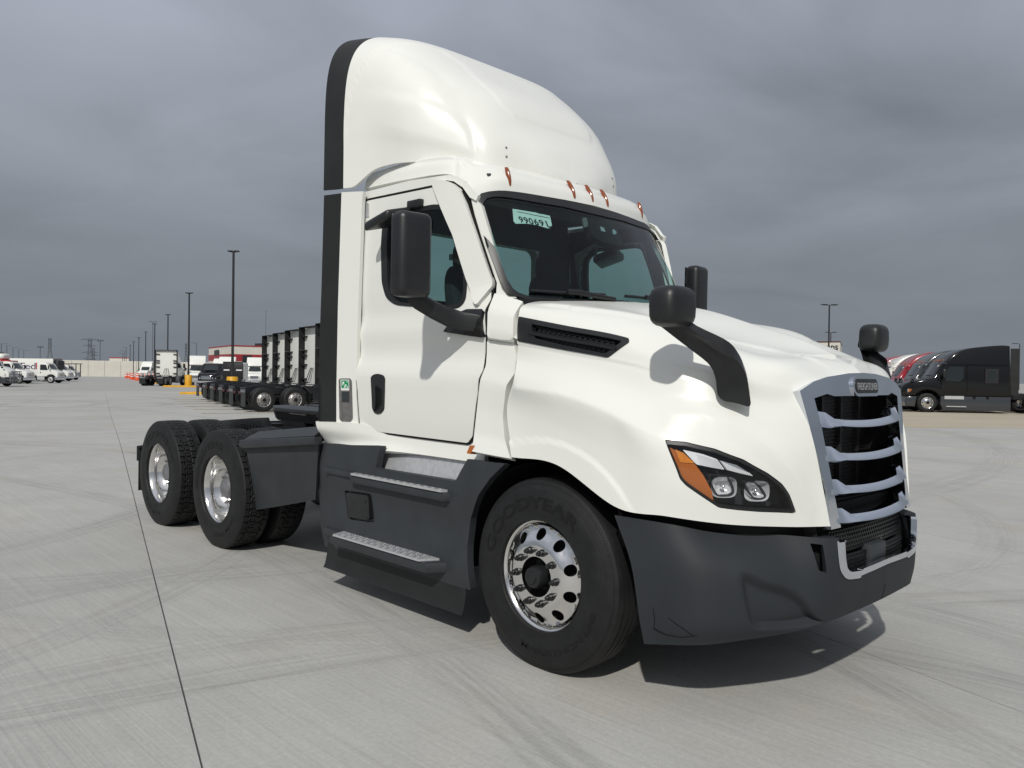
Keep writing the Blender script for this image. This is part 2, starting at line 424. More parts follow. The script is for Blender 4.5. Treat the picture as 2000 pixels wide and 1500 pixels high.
# roof fairing: cross sections from rear to nose (x, half width, bottom z, top z, squareness)
FAIR = [[-2.27, 1.17, 2.87, 4.1293, 6.3266], [-2.05, 1.145, 2.87, 4.101, 5.5369], [-1.75, 1.08, 2.965, 4.0035, 4.7472],
        [-1.42, .9939, 3.005, 3.7549, 3.9575], [-1.17, .8042, 3.0, 3.5532, 3.1677], [-1.01, .6853, 2.98, 3.2965, 2.9038],
        [-.92, .46, 2.95, 3.1694, 2.6399], [-.86, .26, 2.93, 3.0304, 2.3759], [-.83, .03, 2.91, 2.9498, 2.112]]
FEDGE = [(-2.3, 0), (-2.05, 0.004), (-1.93, -.022), (-1.86, -.004), (-1.78, .018), (-1.6, .018), (-1.42, 0), (-.7, 0)]
def fair_fn(u, v):
    f = np.array(FAIR); q = crspline(f, u); x, h, zb, zt, n = q.T
    th = np.clip(v, 1e-5, 1-1e-5)*np.pi/2; s = np.sin(th)**(2/n)
    return x, -h*np.cos(th)**(2/n), zb+(zt-zb)*s+interp1(FEDGE, x)*(1-s)**6
S_fair = Func(fair_fn, (0, len(FAIR)-1, 0, 1))
def polydist(L, u, v, su, sv):
    """signed distance to an open polyline in scaled (u, v); positive on its left"""
    A = np.array(L)*[su, sv]; p = np.stack([np.atleast_1d(u)*su, np.atleast_1d(v)*sv], 1); best = np.full(len(p), 1e9); sg = np.ones(len(p))
    for a, b in zip(A[:-1], A[1:]):
        ab = b-a; t = np.clip(((p-a)@ab)/(ab@ab), 0, 1); q = p-(a+t[:, None]*ab); d = np.hypot(q[:, 0], q[:, 1]); m = d < best
        c = ab[0]*(p[:, 1]-a[1])-ab[1]*(p[:, 0]-a[0]); best = np.where(m, d, best); sg = np.where(m, np.sign(c), sg)
    return best*sg

# hood: columns from the cab end to the grille, points from the lower edge to the centre line
from_hood = [[(-.2003, -1.215, 1.1364), (-.3085, -1.16, 1.3927), (-.2515, -1.168, 1.5562), (-.3096, -1.085, 1.6781), (-.3191, -1.07, 1.7781), (-.3347, -1.05, 1.9176), (-.3687, -.95, 2.0058), (-.4465, -.5, 2.067), (-.299, 0, 2.0837)],
  [(.1444, -1.222, 1.1286), (.1111, -1.207, 1.3206), (.118, -1.208, 1.4927), (.0365, -1.11, 1.6352), (.0136, -1.075, 1.7273), (.0206, -1.045, 1.8537), (-.0153, -.9, 1.968), (.0386, -.5, 1.9836), (.2113, 0, 2.0066)],
  [(.5288, -1.215, .9612), (.5062, -1.207, 1.2086), (.4381, -1.205, 1.4207), (.3408, -1.11, 1.5813), (.3462, -1.07, 1.6792), (.387, -1.02, 1.7886), (.3571, -.83, 1.9115), (.448, -.45, 1.8596), (.5935, 0, 1.8932)],
  [(.7774, -1.165, .9464), (.779, -1.175, 1.1353), (.742, -1.17, 1.31), (.6742, -1.08, 1.4897), (.6658, -1.03, 1.6217), (.6977, -.97, 1.6909), (.6933, -.76, 1.8004), (.7028, -.42, 1.7867), (.8465, 0, 1.8153)],
  [(.9957, -.985, .9189), (.9996, -1, 1.0978), (.9788, -.995, 1.2623), (.9234, -.955, 1.4254), (.888, -.925, 1.5578), (.9143, -.88, 1.6398), (.9036, -.72, 1.7231), (.8825, -.42, 1.7368), (1.0245, 0, 1.7376)],
  [(1.1647, -.715, .8994), (1.1693, -.735, 1.0943), (1.1497, -.755, 1.2391), (1.0992, -.765, 1.3813), (1.049, -.775, 1.4889), (1.0597, -.75, 1.5799), (1.0721, -.65, 1.6627), (1.0693, -.4, 1.6981), (1.138, 0, 1.6826)],
  [(1.2838, -.525, .8965), (1.2564, -.56, 1.089), (1.2301, -.59, 1.2607), (1.2007, -.605, 1.3822), (1.1666, -.615, 1.4916), (1.1638, -.58, 1.5531), (1.1796, -.46, 1.5937), (1.178, -.25, 1.6154), (1.2101, 0, 1.6288)]]
S_hood = Loft(from_hood)
# cab side: half width by height, drawn in towards the windscreen
CABW = [(1.0, 1.085), (1.10, 1.09), (1.25, 1.105), (1.45, 1.114), (1.565, 1.116), (1.60, 1.110), (1.66, 1.084), (1.74, 1.074), (1.855, 1.082), (1.885, 1.079), (1.95, 1.066),
        (2.1, 1.07), (2.4, 1.068), (2.7, 1.06), (2.85, 1.052), (2.95, 1.04), (3.05, 1.0)]
def side_fn(x, z):
    w = interp1(CABW, z)-.5*np.maximum(0, x+1.1)**2*sstep(1.85, 2.15, z)
    return x, -w, z
S_side = Func(side_fn, (-2.1, -.3, 1.0, 3.05))
def ext_fn(x, z): return x, -(1.10+.0*z-(x+1.8)*.17), z
S_ext = Func(ext_fn, (-2.3, -1.7, 1.0, 2.95))
S_cowl = Loft([_c[::-1] for _c in [[(-.6238, -.98, 2.0738), (-.5788, -1.07, 1.9668), (-.5436, -1.105, 1.8184), (-.5918, -1.06, 1.8058), (-.5753, -1.075, 1.7135), (-.5605, -1.095, 1.6401), (-.5747, -1.125, 1.5516), (-.5916, -1.13, 1.3871), (-.592, -1.15, 1.2267), (-.5729, -1.185, 1.1333)],
               [(-.4941, -.98, 2.0457), (-.4637, -1.07, 1.9475), (-.4276, -1.105, 1.8046), (-.4698, -1.06, 1.7921), (-.4471, -1.075, 1.6955), (-.4284, -1.095, 1.6177), (-.4551, -1.125, 1.5366), (-.4711, -1.13, 1.3691), (-.4543, -1.15, 1.2219), (-.3917, -1.19, 1.126)],
               [(-.3731, -.98, 2.0098), (-.3483, -1.07, 1.9287), (-.3177, -1.105, 1.7972), (-.35, -1.06, 1.7788), (-.3146, -1.08, 1.6782), (-.3006, -1.1, 1.5961), (-.3387, -1.13, 1.5221), (-.3539, -1.135, 1.3489), (-.3127, -1.155, 1.2124), (-.2242, -1.195, 1.1215)]]], lin=True)
_wsb = [(-.58, -1.01, 2.04), (-.51, -.93, 2.045), (-.455, -.78, 2.045), (-.40, -.55, 2.05), (-.355, -.28, 2.06), (-.335, 0, 2.068)]
_wst = [(-.91, -.995, 2.672), (-.845, -.915, 2.722), (-.785, -.76, 2.755), (-.735, -.55, 2.755), (-.69, -.28, 2.757), (-.672, 0, 2.758)]
_ws = []
for _b, _t in zip(_wsb, _wst):
    _b, _t = np.array(_b), np.array(_t); _ws.append([_b, _b+(_t-_b)*.5+np.array([.018, 0, .012]), _t])
_ws += [[q*np.array([1, -1, 1]) for q in r] for r in _ws[-2::-1]]
S_ws = Loft(_ws)
S_roof = Loft([[(-1.93, -1.045, 2.893), (-1.93, -1.01, 2.985), (-1.93, -.87, 3.03), (-1.93, 0, 3.06)], [(-1.48, -1.042, 2.885), (-1.48, -1.0, 2.99), (-1.48, -.87, 3.04), (-1.6, 0, 3.07)],
               [(-1.05, -1.02, 2.862), (-1.08, -.975, 2.96), (-1.15, -.86, 3.02), (-1.4, 0, 3.06)], [(-.95, -.99, 2.80), (-.99, -.94, 2.91), (-1.06, -.83, 3.0), (-1.3, 0, 3.05)],
               [(-.862, -.955, 2.705), (-.885, -.895, 2.84), (-.98, -.78, 2.965), (-1.2, 0, 3.04)], [(-.79, -.775, 2.762), (-.80, -.72, 2.863), (-.90, -.64, 2.955), (-1.1, 0, 3.03)],
               [(-.705, -.35, 2.77), (-.735, -.34, 2.86), (-.86, -.33, 2.95), (-1.02, 0, 3.01)], [(-.672, 0, 2.772), (-.705, 0, 2.86), (-.84, 0, 2.95), (-1.0, 0, 3.0)]])
# bumper: columns from the wheel arch to the centre, points from the lower edge upwards
S_bump = Loft([[(.6896, -1.19, .3244), (.6705, -1.205, .4407), (.6157, -1.21, .701), (.5026, -1.2, .9156)],
               [(.9407, -1.1, .3642), (.9435, -1.135, .4722), (.8938, -1.14, .7064), (.7833, -1.13, .9044)],
               [(1.0844, -.92, .3867), (1.0962, -.965, .4851), (1.0569, -.975, .6991), (.9389, -.955, .8652)],
               [(1.2117, -.7, .4089), (1.2236, -.73, .5029), (1.1882, -.735, .685), (1.1011, -.715, .8525)],
               [(1.3015, -.52, .444), (1.318, -.528, .55), (1.322, -.53, .69), (1.316, -.525, .845)],
               [(1.329, -.25, .455), (1.347, -.255, .56), (1.350, -.255, .695), (1.344, -.25, .852)],
               [(1.338, 0, .458), (1.356, 0, .562), (1.360, 0, .697), (1.354, 0, .856)]])
def gr_fn(y, z): return 1.21+(1.61-z)*.147-.12*y*y, y, z
S_gr = Func(gr_fn, (-.7, .7, .5, 1.7))
SKW = [(.15, 1.13), (.30, 1.165), (.42, 1.185), (.6, 1.175), (.75, 1.18), (.85, 1.20), (.95, 1.205), (1.05, 1.20), (1.15, 1.19)]
def sk_fn(x, z): return x, -interp1(SKW, z)+.30*np.maximum(0, -2.08-x)+.0*z, z
S_sk = Func(sk_fn, (-2.5, -.2, .1, 1.2))
S_arm = Loft([[(.7551, -1.27, 1.9244), (.8297, -1.24, 1.9233), (.8936, -1.22, 1.9035)], [(.7571, -1.25, 1.8548), (.8099, -1.225, 1.8688), (.8711, -1.2, 1.8497)], [(.7842, -1.21, 1.816), (.832, -1.19, 1.8254), (.8821, -1.17, 1.83)],
              [(.849, -1.115, 1.7359), (.9127, -1.1, 1.7667), (.9731, -1.075, 1.7436)], [(.911, -1.04, 1.6639), (.9737, -1.02, 1.6909), (1.0279, -.995, 1.6847)], [(.9238, -1, 1.5999), (.9974, -.985, 1.6301), (1.0511, -.95, 1.6266)],
              [(.9217, -.975, 1.5275), (.9902, -.95, 1.5441), (1.0523, -.915, 1.5412)], [(.9412, -.965, 1.4918), (1.0046, -.935, 1.4821), (1.0593, -.9, 1.4625)]])
#SURF-END

# ================================================================ the white day-cab tractor
truck = empty('semi_truck', 'large white day cab semi truck in the foreground with dark grey bumper and chrome grille', 'semi truck', (-2.4, 0, 0))
ROOT = empty('t_tmp')   # parts are modelled around the front axle and handed to the truck afterwards
T = ROOT
# ---- hood
VENT = [(.0169, 4.9311), (.0164, 4.9738), (.0221, 5.0056), (.0346, 5.0251), (.0539, 5.0317), (2.0887, 5.0338), (2.1015, 5.0328), (2.1133, 5.0241), (2.1244, 5.0073), (2.1351, 4.9822), (2.1397, 4.9692), (2.1482, 4.9403), (2.153, 4.912), (2.1542, 4.8844), (2.1516, 4.8576), (1.9968, 4.1335), (1.9864, 4.1035), (1.9735, 4.0818), (1.958, 4.0686), (1.9401, 4.0638), (.0679, 4.0334), (.0462, 4.0386), (.0306, 4.0557), (.0214, 4.0842), (.0186, 4.1234)]
HEAD = [(3.0797, 1.9508), (3.077, 1.9762), (3.0809, 1.9959), (3.0915, 2.01), (3.1088, 2.0183), (3.3685, 2.0697), (3.3881, 2.072), (3.4076, 2.0731), (3.4269, 2.0732), (3.4461, 2.0722), (3.8083, 2.0255), (3.8274, 2.0218), (3.8463, 2.0169), (3.8651, 2.0108), (3.8836, 2.0035), (4.2493, 1.8326), (4.267, 1.822), (4.2843, 1.8098), (4.3012, 1.7961), (4.3177, 1.7808), (4.615, 1.4544), (4.6319, 1.4339), (4.6484, 1.4121), (4.6646, 1.3891), (4.6805, 1.3649), (4.846, 1.1212), (4.863, 1.0969), (4.8789, 1.0708), (4.8935, 1.0431), (4.9068, 1.0139), (4.985, .8491), (4.9988, .8214), (5.0113, .793), (5.0224, .764), (5.0322, .7342), (5.1511, .3802), (5.1563, .3554), (5.1517, .338), (5.1375, .328), (5.114, .3253), (4.5125, .3536), (4.4926, .3549), (4.4728, .3566), (4.453, .3588), (4.4333, .3615), (3.9077, .4104), (3.8878, .4126), (3.8688, .4187), (3.8506, .4287), (3.8332, .4425), (3.3771, .8413), (3.3603, .8558), (3.3444, .872), (3.3293, .8898), (3.315, .9093), (3.2725, .9716), (3.2597, .9929), (3.2487, 1.0164), (3.2395, 1.0423), (3.2323, 1.0706)]
CREST = [(.0142, 1.7659), (.5134, 1.8946), (1.0103, 2.0223), (1.4504, 2.0371), (1.8904, 2.0076), (2.315, 1.9964), (2.6857, 2.0362), (3.0588, 2.0027)]
FLARE = [(.0486, .3039), (.3957, .4119), (.7908, .547), (1.1199, .6359), (1.4024, .677), (1.6633, .6277), (1.8711, .5166), (2.07, .3479), (2.2322, .1411), (2.3613, .0179)]
BULGE = [(1.0586, 5.8878), (1.9908, 5.8587), (2.6115, 6.174), (2.9429, 6.8829), (3.8626, 7.1481), (4.5704, 7.1873), (4.2965, 7.7935), (4.2706, 7.9312)]
VLINE = [(.0149, 3.904), (1.0601, 3.948), (2.0043, 3.9762), (2.4637, 3.9853), (2.8713, 3.9413), (3.3074, 3.8465)]
SCALL = [(3.1783, 2.7169), (3.7729, 2.8782), (4.3633, 2.6966), (4.8173, 2.1531), (5.168, 1.306), (5.5649, .482)]
def hood_disp(u, v, p):
    q_ = lambda L: polydist(L, u, v, .36, .2)
    c = q_(CREST); f = q_(FLARE); b = q_(BULGE); w = q_(VLINE); k = q_(SCALL)
    fade = sstep(2.95, 2.3, u)
    ridge = np.maximum(0, 1-np.abs(c)/.12)**2*.016*fade*sstep(-.02, .12, u)
    flare = sstep(.006, -.010, f)*.010*sstep(2.5, 2.0, u)
    bulge = sstep(-.012, .012, b)*.011*sstep(5.9, 4.6, u)*sstep(0, .5, u)
    vent = sstep(-.010, .010, w)*.008*sstep(3.6, 2.2, u)*sstep(.6, .2, w)
    scal = np.maximum(0, 1-np.abs(k)/.10)*.010*sstep(2.6, 3.2, u)*sstep(6, 5.2, u)
    return ridge+flare+bulge+vent+scal
S_hood.disp = hood_disp
_ho = [(0, 0), (6, 0), (6, 8), (0, 8)]
hood = panel('hood', S_hood, _ho, WHITE, T, holes=[VENT, HEAD], th=.03, step=.05, sc=(1, .7), both=True, edge=.006, angle=50)
def vent(sg):
    fr = panel('hood_vent', S_hood, VENT, BLACKP, T, holes=[VIN], th=.02, step=.1, off=.007, mirror=False, edge=.004)
    return fr
VIN = [(.3423, 4.735), (.3357, 4.7758), (.3388, 4.8056), (.3518, 4.8242), (.3749, 4.8312), (2.0106, 4.8647), (2.0284, 4.8629), (2.0388, 4.8502), (2.0421, 4.8263), (2.038, 4.7913), (1.9295, 4.3116), (1.9171, 4.2756), (1.9012, 4.2501), (1.8821, 4.2354), (1.8596, 4.2316), (.496, 4.3181), (.4694, 4.3244), (.4476, 4.3419), (.4305, 4.3705), (.4183, 4.4099)]
hv = panel('hood_vent', S_hood, VENT, BLACKP, T, holes=[VIN], th=.03, step=.1, off=.006, mirror=True, edge=.004)
for k, h in enumerate(hv):
    def P3(u, v, o): return S_hood.ev([u], [v])[0]+S_hood.nrm([u], [v])[0]*o
    mir = (lambda p: tuple(p)) if k == 0 else (lambda p: (p[0], -p[1], p[2]))
    panel('vent_back', S_hood, offset_loop(VIN, -.05), BLACKM, h, th=.005, step=.2, off=-.035, mirror=False) if k == 0 else None
    q0 = [(.2897, 4.4871), (2.0363, 4.5462)]; 
    m_ = MB(); m_.tube([mir(P3(*(np.array(q0[0])*(1-t)+np.array(q0[1])*t), -.004)) for t in (0, .25, .5, .75, 1)], .013, 6, flat=1.6); m_.build('vent_slat', BLACKP, h)
    hx = MB(); a0, a1 = np.array([(.3518, 4.6927), (1.9868, 4.707)]);  b0, b1 = np.array([(.4602, 4.3687), (1.9027, 4.2995)])
    for i in range(15):
        for j in range(4):
            t = (i+(.5 if j % 2 else 0)+.4)/15.5; s_ = (j+.5)/4
            c = (a0*(1-t)+a1*t)*(1-s_)+(b0*(1-t)+b1*t)*s_
            c3 = P3(*c, -.02); du = P3(c[0]+.02, c[1], -.02)-c3; du /= np.linalg.norm(du); dv = P3(c[0], c[1]+.03, -.02)-c3; dv /= np.linalg.norm(dv)
            rr = [mir(c3+(du*math.cos(R(60*e))+dv*math.sin(R(60*e)))*.024) for e in range(6)]; ri = [mir(c3+(du*math.cos(R(60*e))+dv*math.sin(R(60*e)))*.019) for e in range(6)]
            hx.add(rr+ri, [(e, (e+1) % 6, 6+(e+1) % 6, 6+e) for e in range(6)])
    tag(hx.build('vent_mesh', BLACKP, h), kind='stuff')
# cowl panels between hood and doors
_c0 = [(0, 0), (2, 0), (2, 9), (0, 9)]
_c0 = [(.09, 0), (2, 0), (2, 9), (.09, 9)]
panel('cowl_panel', S_cowl, _c0, WHITE, T, th=.045, step=.22, sc=(1, 1), off=.012, mirror=True, angle=28, edge=.006)
# ---- headlights
hl = panel('headlight', S_hood, offset_loop(HEAD, .008), GREY, T, th=.02, step=.1, off=-.115, mirror=True)
RIMH = [(3.0932, 1.9431), (3.0909, 1.9633), (3.094, 1.9789), (3.1024, 1.99), (3.1162, 1.9965), (3.3754, 2.0445), (3.391, 2.046), (3.4066, 2.0468), (3.4221, 2.0468), (3.4374, 2.046), (3.8145, 1.9961), (3.8298, 1.993), (3.8449, 1.9891), (3.8598, 1.9841), (3.8746, 1.9783), (4.2546, 1.7982), (4.2688, 1.7896), (4.2826, 1.7796), (4.296, 1.7684), (4.3091, 1.7558), (4.6117, 1.4141), (4.6251, 1.3974), (4.6382, 1.3797), (4.651, 1.361), (4.6634, 1.3414), (4.8334, 1.0832), (4.8468, 1.0637), (4.8593, 1.043), (4.8711, 1.0212), (4.8819, .9984), (4.9688, .8242), (4.9801, .8025), (4.9903, .7801), (4.9993, .7571), (5.0071, .7334), (5.1204, .3929), (5.1246, .3731), (5.1211, .3592), (5.1101, .3512), (5.0916, .3491), (4.5041, .3795), (4.4882, .3806), (4.4723, .382), (4.4565, .3839), (4.4408, .3861), (3.8994, .4374), (3.8835, .4391), (3.8683, .444), (3.8537, .4519), (3.8398, .4629), (3.3788, .8629), (3.3655, .8745), (3.3527, .8874), (3.3407, .9018), (3.3294, .9175), (3.284, .9852), (3.2738, 1.0023), (3.265, 1.0212), (3.2577, 1.0419), (3.2518, 1.0645)]
RIMI = [(3.1296, 1.8396), (3.1271, 1.8598), (3.13, 1.8756), (3.1383, 1.8871), (3.1522, 1.8942), (3.3712, 1.9471), (3.387, 1.9496), (3.4026, 1.9511), (3.4181, 1.9516), (3.4334, 1.9511), (3.7938, 1.9068), (3.8091, 1.9039), (3.8242, 1.9), (3.8391, 1.8951), (3.8538, 1.8892), (4.2183, 1.7166), (4.2325, 1.708), (4.2464, 1.6983), (4.26, 1.6874), (4.2733, 1.6754), (4.5674, 1.364), (4.5809, 1.3482), (4.5939, 1.3313), (4.6067, 1.3132), (4.6191, 1.2941), (4.7774, 1.0553), (4.7905, 1.0362), (4.8028, 1.0161), (4.8144, .9948), (4.8253, .9726), (4.9078, .8109), (4.9189, .7894), (4.9289, .7673), (4.9378, .7444), (4.9454, .7207), (5.0316, .453), (5.0358, .4332), (5.0328, .4193), (5.0225, .4114), (5.0053, .4093), (4.5029, .4431), (4.4871, .4444), (4.4712, .4461), (4.4555, .4482), (4.4398, .4506), (3.9153, .5069), (3.8994, .5089), (3.8842, .5139), (3.8697, .5221), (3.8558, .5334), (3.4213, .9286), (3.408, .9404), (3.3951, .9531), (3.3827, .9665), (3.3706, .9808), (3.3216, 1.0413), (3.3106, 1.0569), (3.301, 1.0746), (3.293, 1.0944), (3.2864, 1.1163)]
AMB = [(3.1402, 1.8154), (3.1385, 1.83), (3.1402, 1.839), (3.1455, 1.8425), (3.1544, 1.8406), (3.3385, 1.7445), (3.3484, 1.7379), (3.3579, 1.7301), (3.3669, 1.7209), (3.3753, 1.7106), (3.5174, 1.5153), (3.5254, 1.5033), (3.5329, 1.4902), (3.5399, 1.4762), (3.5463, 1.4613), (3.6353, 1.2428), (3.6415, 1.2272), (3.6475, 1.211), (3.6531, 1.1944), (3.6583, 1.1774), (3.7578, .8589), (3.7629, .8416), (3.7672, .8237), (3.7705, .8051), (3.773, .7858), (3.7968, .5728), (3.7975, .5568), (3.7949, .5478), (3.7892, .5456), (3.7802, .5504), (3.6268, .6668), (3.6164, .6749), (3.6061, .6834), (3.596, .6924), (3.586, .7019), (3.4047, .8762), (3.3951, .886), (3.3861, .8969), (3.3778, .9089), (3.3701, .9221), (3.2886, 1.0759), (3.2819, 1.0901), (3.276, 1.1053), (3.2709, 1.1215), (3.2667, 1.1387)]
AMB2 = [(3.2276, 1.7969), (3.2263, 1.8122), (3.2285, 1.8219), (3.2341, 1.8262), (3.2431, 1.8249), (3.3405, 1.7845), (3.3507, 1.7789), (3.3603, 1.7715), (3.3691, 1.7624), (3.3773, 1.7516), (3.5047, 1.5553), (3.51, 1.5443), (3.5105, 1.5358), (3.5059, 1.5299), (3.4964, 1.5265), (3.3007, 1.4857), (3.2894, 1.4853), (3.2806, 1.4903), (3.2742, 1.5008), (3.2702, 1.5167)]
LED1 = [(3.3665, 1.8561), (3.3616, 1.8672), (3.3614, 1.8751), (3.366, 1.8797), (3.3752, 1.881), (3.626, 1.8619), (3.6373, 1.8602), (3.6485, 1.8576), (3.6596, 1.8542), (3.6704, 1.85), (3.8746, 1.7586), (3.8849, 1.7521), (3.8941, 1.7428), (3.9019, 1.7306), (3.9086, 1.7156), (3.9926, 1.4878), (3.9966, 1.4734), (3.996, 1.4635), (3.9908, 1.4581), (3.9811, 1.4573), (3.7955, 1.4775), (3.7838, 1.4787), (3.7721, 1.4801), (3.7604, 1.4817), (3.7488, 1.4835), (3.5741, 1.5082), (3.5631, 1.5111), (3.5532, 1.5171), (3.5444, 1.5262), (3.5366, 1.5383)]
LED2 = [(3.9359, 1.7049), (3.9333, 1.7141), (3.9336, 1.7201), (3.9369, 1.7228), (3.9431, 1.7222), (4.1972, 1.6405), (4.2045, 1.6371), (4.2115, 1.6326), (4.2182, 1.627), (4.2246, 1.6204), (4.4075, 1.3949), (4.4137, 1.3866), (4.4198, 1.3778), (4.4257, 1.3687), (4.4314, 1.3591), (4.453, 1.3217), (4.457, 1.3136), (4.4577, 1.309), (4.4552, 1.3078), (4.4494, 1.3101), (4.3407, 1.3669), (4.3333, 1.3705), (4.3259, 1.3738), (4.3184, 1.3768), (4.3109, 1.3796), (4.0454, 1.4554), (4.038, 1.4583), (4.0316, 1.4635), (4.026, 1.471), (4.0213, 1.481)]
LOW = [(3.7469, 1.1838), (3.7435, 1.2228), (3.7491, 1.2512), (3.7638, 1.2686), (3.7874, 1.275), (3.9992, 1.2768), (4.0258, 1.2713), (4.0486, 1.2557), (4.0678, 1.2299), (4.0834, 1.1941), (4.1176, 1.0935), (4.1297, 1.0531), (4.1391, 1.0109), (4.1458, .967), (4.15, .9215), (4.153, .8746), (4.153, .8435), (4.1484, .8158), (4.1392, .7915), (4.1255, .7704), (4.1183, .7618), (4.1018, .7444), (4.0845, .731), (4.0662, .7216), (4.047, .7162), (3.9395, .6951), (3.9125, .6944), (3.8889, .7045), (3.8686, .7253), (3.8517, .7571), (3.8401, .7853), (3.8257, .8233), (3.8129, .8629), (3.8016, .9039), (3.792, .9466)]
HIGH = [(4.3213, 1.0706), (4.3168, 1.1103), (4.3212, 1.1361), (4.3343, 1.1478), (4.3563, 1.1452), (4.4821, 1.096), (4.5075, 1.0813), (4.5302, 1.0589), (4.5502, 1.0291), (4.5675, .9921), (4.6007, .9106), (4.6139, .8773), (4.6261, .8433), (4.6371, .8084), (4.647, .7727), (4.6538, .7467), (4.6586, .7182), (4.6568, .6939), (4.6483, .6738), (4.6332, .6578), (4.625, .6517), (4.6065, .6402), (4.5875, .6338), (4.5682, .6324), (4.5485, .636), (4.5073, .6488), (4.4814, .661), (4.4586, .6808), (4.4388, .7081), (4.4221, .7432), (4.3742, .8701), (4.3602, .9108), (4.3476, .953), (4.3366, .9967), (4.3269, 1.0421)]
RIMI = offset_loop(RIMI, -.016)
for k, h in enumerate(hl):
    mm = (0, 1)[k]
    def both_panel(n_, ol, m_, th_, off_, step_=.12, **kw):
        a, b = panel(n_, S_hood, ol, m_, h, th=th_, off=off_, step=step_, mirror=True, **kw)
        keep, drop = (a, b) if mm == 0 else (b, a)
        bpy.data.objects.remove(drop); keep.parent = h; return keep
    both_panel('headlight_seal', RIMH, BLACKP, .03, .002, holes=[RIMI])
    both_panel('turn_signal', AMB, AMBER, .015, -.02)
    both_panel('side_reflector', AMB2, AMBERL, .015, -.016)
    both_panel('indicator_lamp', LED1, LAMPD, .01, -.03)
    both_panel('running_light', LED2, LAMPW, .01, -.032)
    for n_, L_ in (('low_beam', LOW), ('high_beam', HIGH)):
        b_ = both_panel(n_, L_, GREYB, .03, -.03, holes=[offset_loop(L_, .012)])
        cu_ = np.mean(np.array(L_), 0); cc = P3(*cu_, -.03); nn = S_hood.nrm([cu_[0]], [cu_[1]])[0]; ax_ = np.array([.75, -.66, -.02]); ax_ /= np.linalg.norm(ax_)
        t1 = np.cross(ax_, [0, 0, 1]); t1 /= np.linalg.norm(t1); t2 = np.cross(t1, ax_); fx = np.array([1, 1 if mm == 0 else -1, 1]); bo_ = MB()
        bo_.rings([[(cc-ax_*dp_+(t1*math.copysign(abs(math.cos(a))**.6, math.cos(a))*1.25+t2*math.copysign(abs(math.sin(a))**.6, math.sin(a)))*rr_*.82)*fx for a in np.linspace(0, 2*math.pi, 20, endpoint=False)] for rr_, dp_ in ((.060, -.002), (.050, .022), (.034, .040), (.016, .048), (.004, .050))], False).build(n_+'_reflector', LAMPB, h, 60)
        MB().lathe([(0, .012), (.007, .009), (.010, 0), (.007, -.009), (0, -.012)], 10, 'x', tuple((cc-ax_*.02)*fx)).build(n_+'_bulb', LAMPW, h, 60)
    fin = MB()
    for (A_, B_, n_) in (([(3.5695, 1.8382), (3.8959, 1.734)], [(3.6146, 1.5135), (3.9892, 1.4659)], 12), ([(3.9434, 1.7156), (4.405, 1.3935)], [(4.046, 1.4615), (4.4485, 1.3019)], 15)):
        for i in range(n_):
            t = (i+.5)/n_; a = np.array(A_[0])*(1-t)+np.array(A_[1])*t; b = np.array(B_[0])*(1-t)+np.array(B_[1])*t
            pa, pb = P3(*a, -.024), P3(*b, -.024); d = np.array([.0, .0, 0]); w_ = (S_hood.ev([a[0]+.02], [a[1]])[0]-S_hood.ev([a[0]], [a[1]])[0]); w_ /= np.linalg.norm(w_); w_ *= .0025
            q_ = [pa-w_, pa+w_, pb+w_, pb-w_]; q_ = [(x, (y if mm == 0 else -y), z) for x, y, z in q_]; fin.add(q_, [(0, 1, 2, 3)])
    tag(fin.build('lamp_fins', REFLW, h), kind='stuff')
    both_panel('headlight_lens', RIMI, CLEAR, .004, .001)
# ---- hood mirrors
def superbox(c, d, n=3.2, nu=20, nv=12, shear=(0, 0), taper=0.):
    v = []; f = []
    def pw(t, e): return math.copysign(abs(t)**e, t)
    for i in range(nv+1):
        ph = -math.pi/2+math.pi*i/nv
        for k in range(nu):
            th = 2*math.pi*k/nu; e = 2/n
            x = pw(math.cos(ph), e)*pw(math.cos(th), e); y = pw(math.cos(ph), e)*pw(math.sin(th), e); z = pw(math.sin(ph), e)
            s_ = 1+taper*z
            v.append((c[0]+d[0]/2*(x*s_+shear[0]*z), c[1]+d[1]/2*y*s_, c[2]+d[2]/2*z))
    for i in range(nv):
        for k in range(nu): a, b = i*nu+k, i*nu+(k+1) % nu; f.append((a, b, b+nu, a+nu))
    return v, f
hm = panel('hood_mirror', S_arm, rrect(3.5, 1, 7, 2, .35), BLACKP, T, th=.055, step=.28, sc=(1, 1), mirror=True, edge=.016, angle=60)
for k, h in enumerate(hm):
    sg = (1, -1)[k]
    v, f = superbox((.83, -1.225*sg, 1.922), (.155, .225, .19), 3.6)
    v = [(x, y+.05*sg*(x-.83), z) for x, y, z in v]
    if k: h.location = (-.035, -.02, -.045)
    MB().add(v, f).build('mirror_shell', BLACKP, h, 60)
    MB().box(.757, .762, -1.225*sg-.06, -1.225*sg+.06, 1.875, 1.97).build('mirror_glass', CHROME, h)
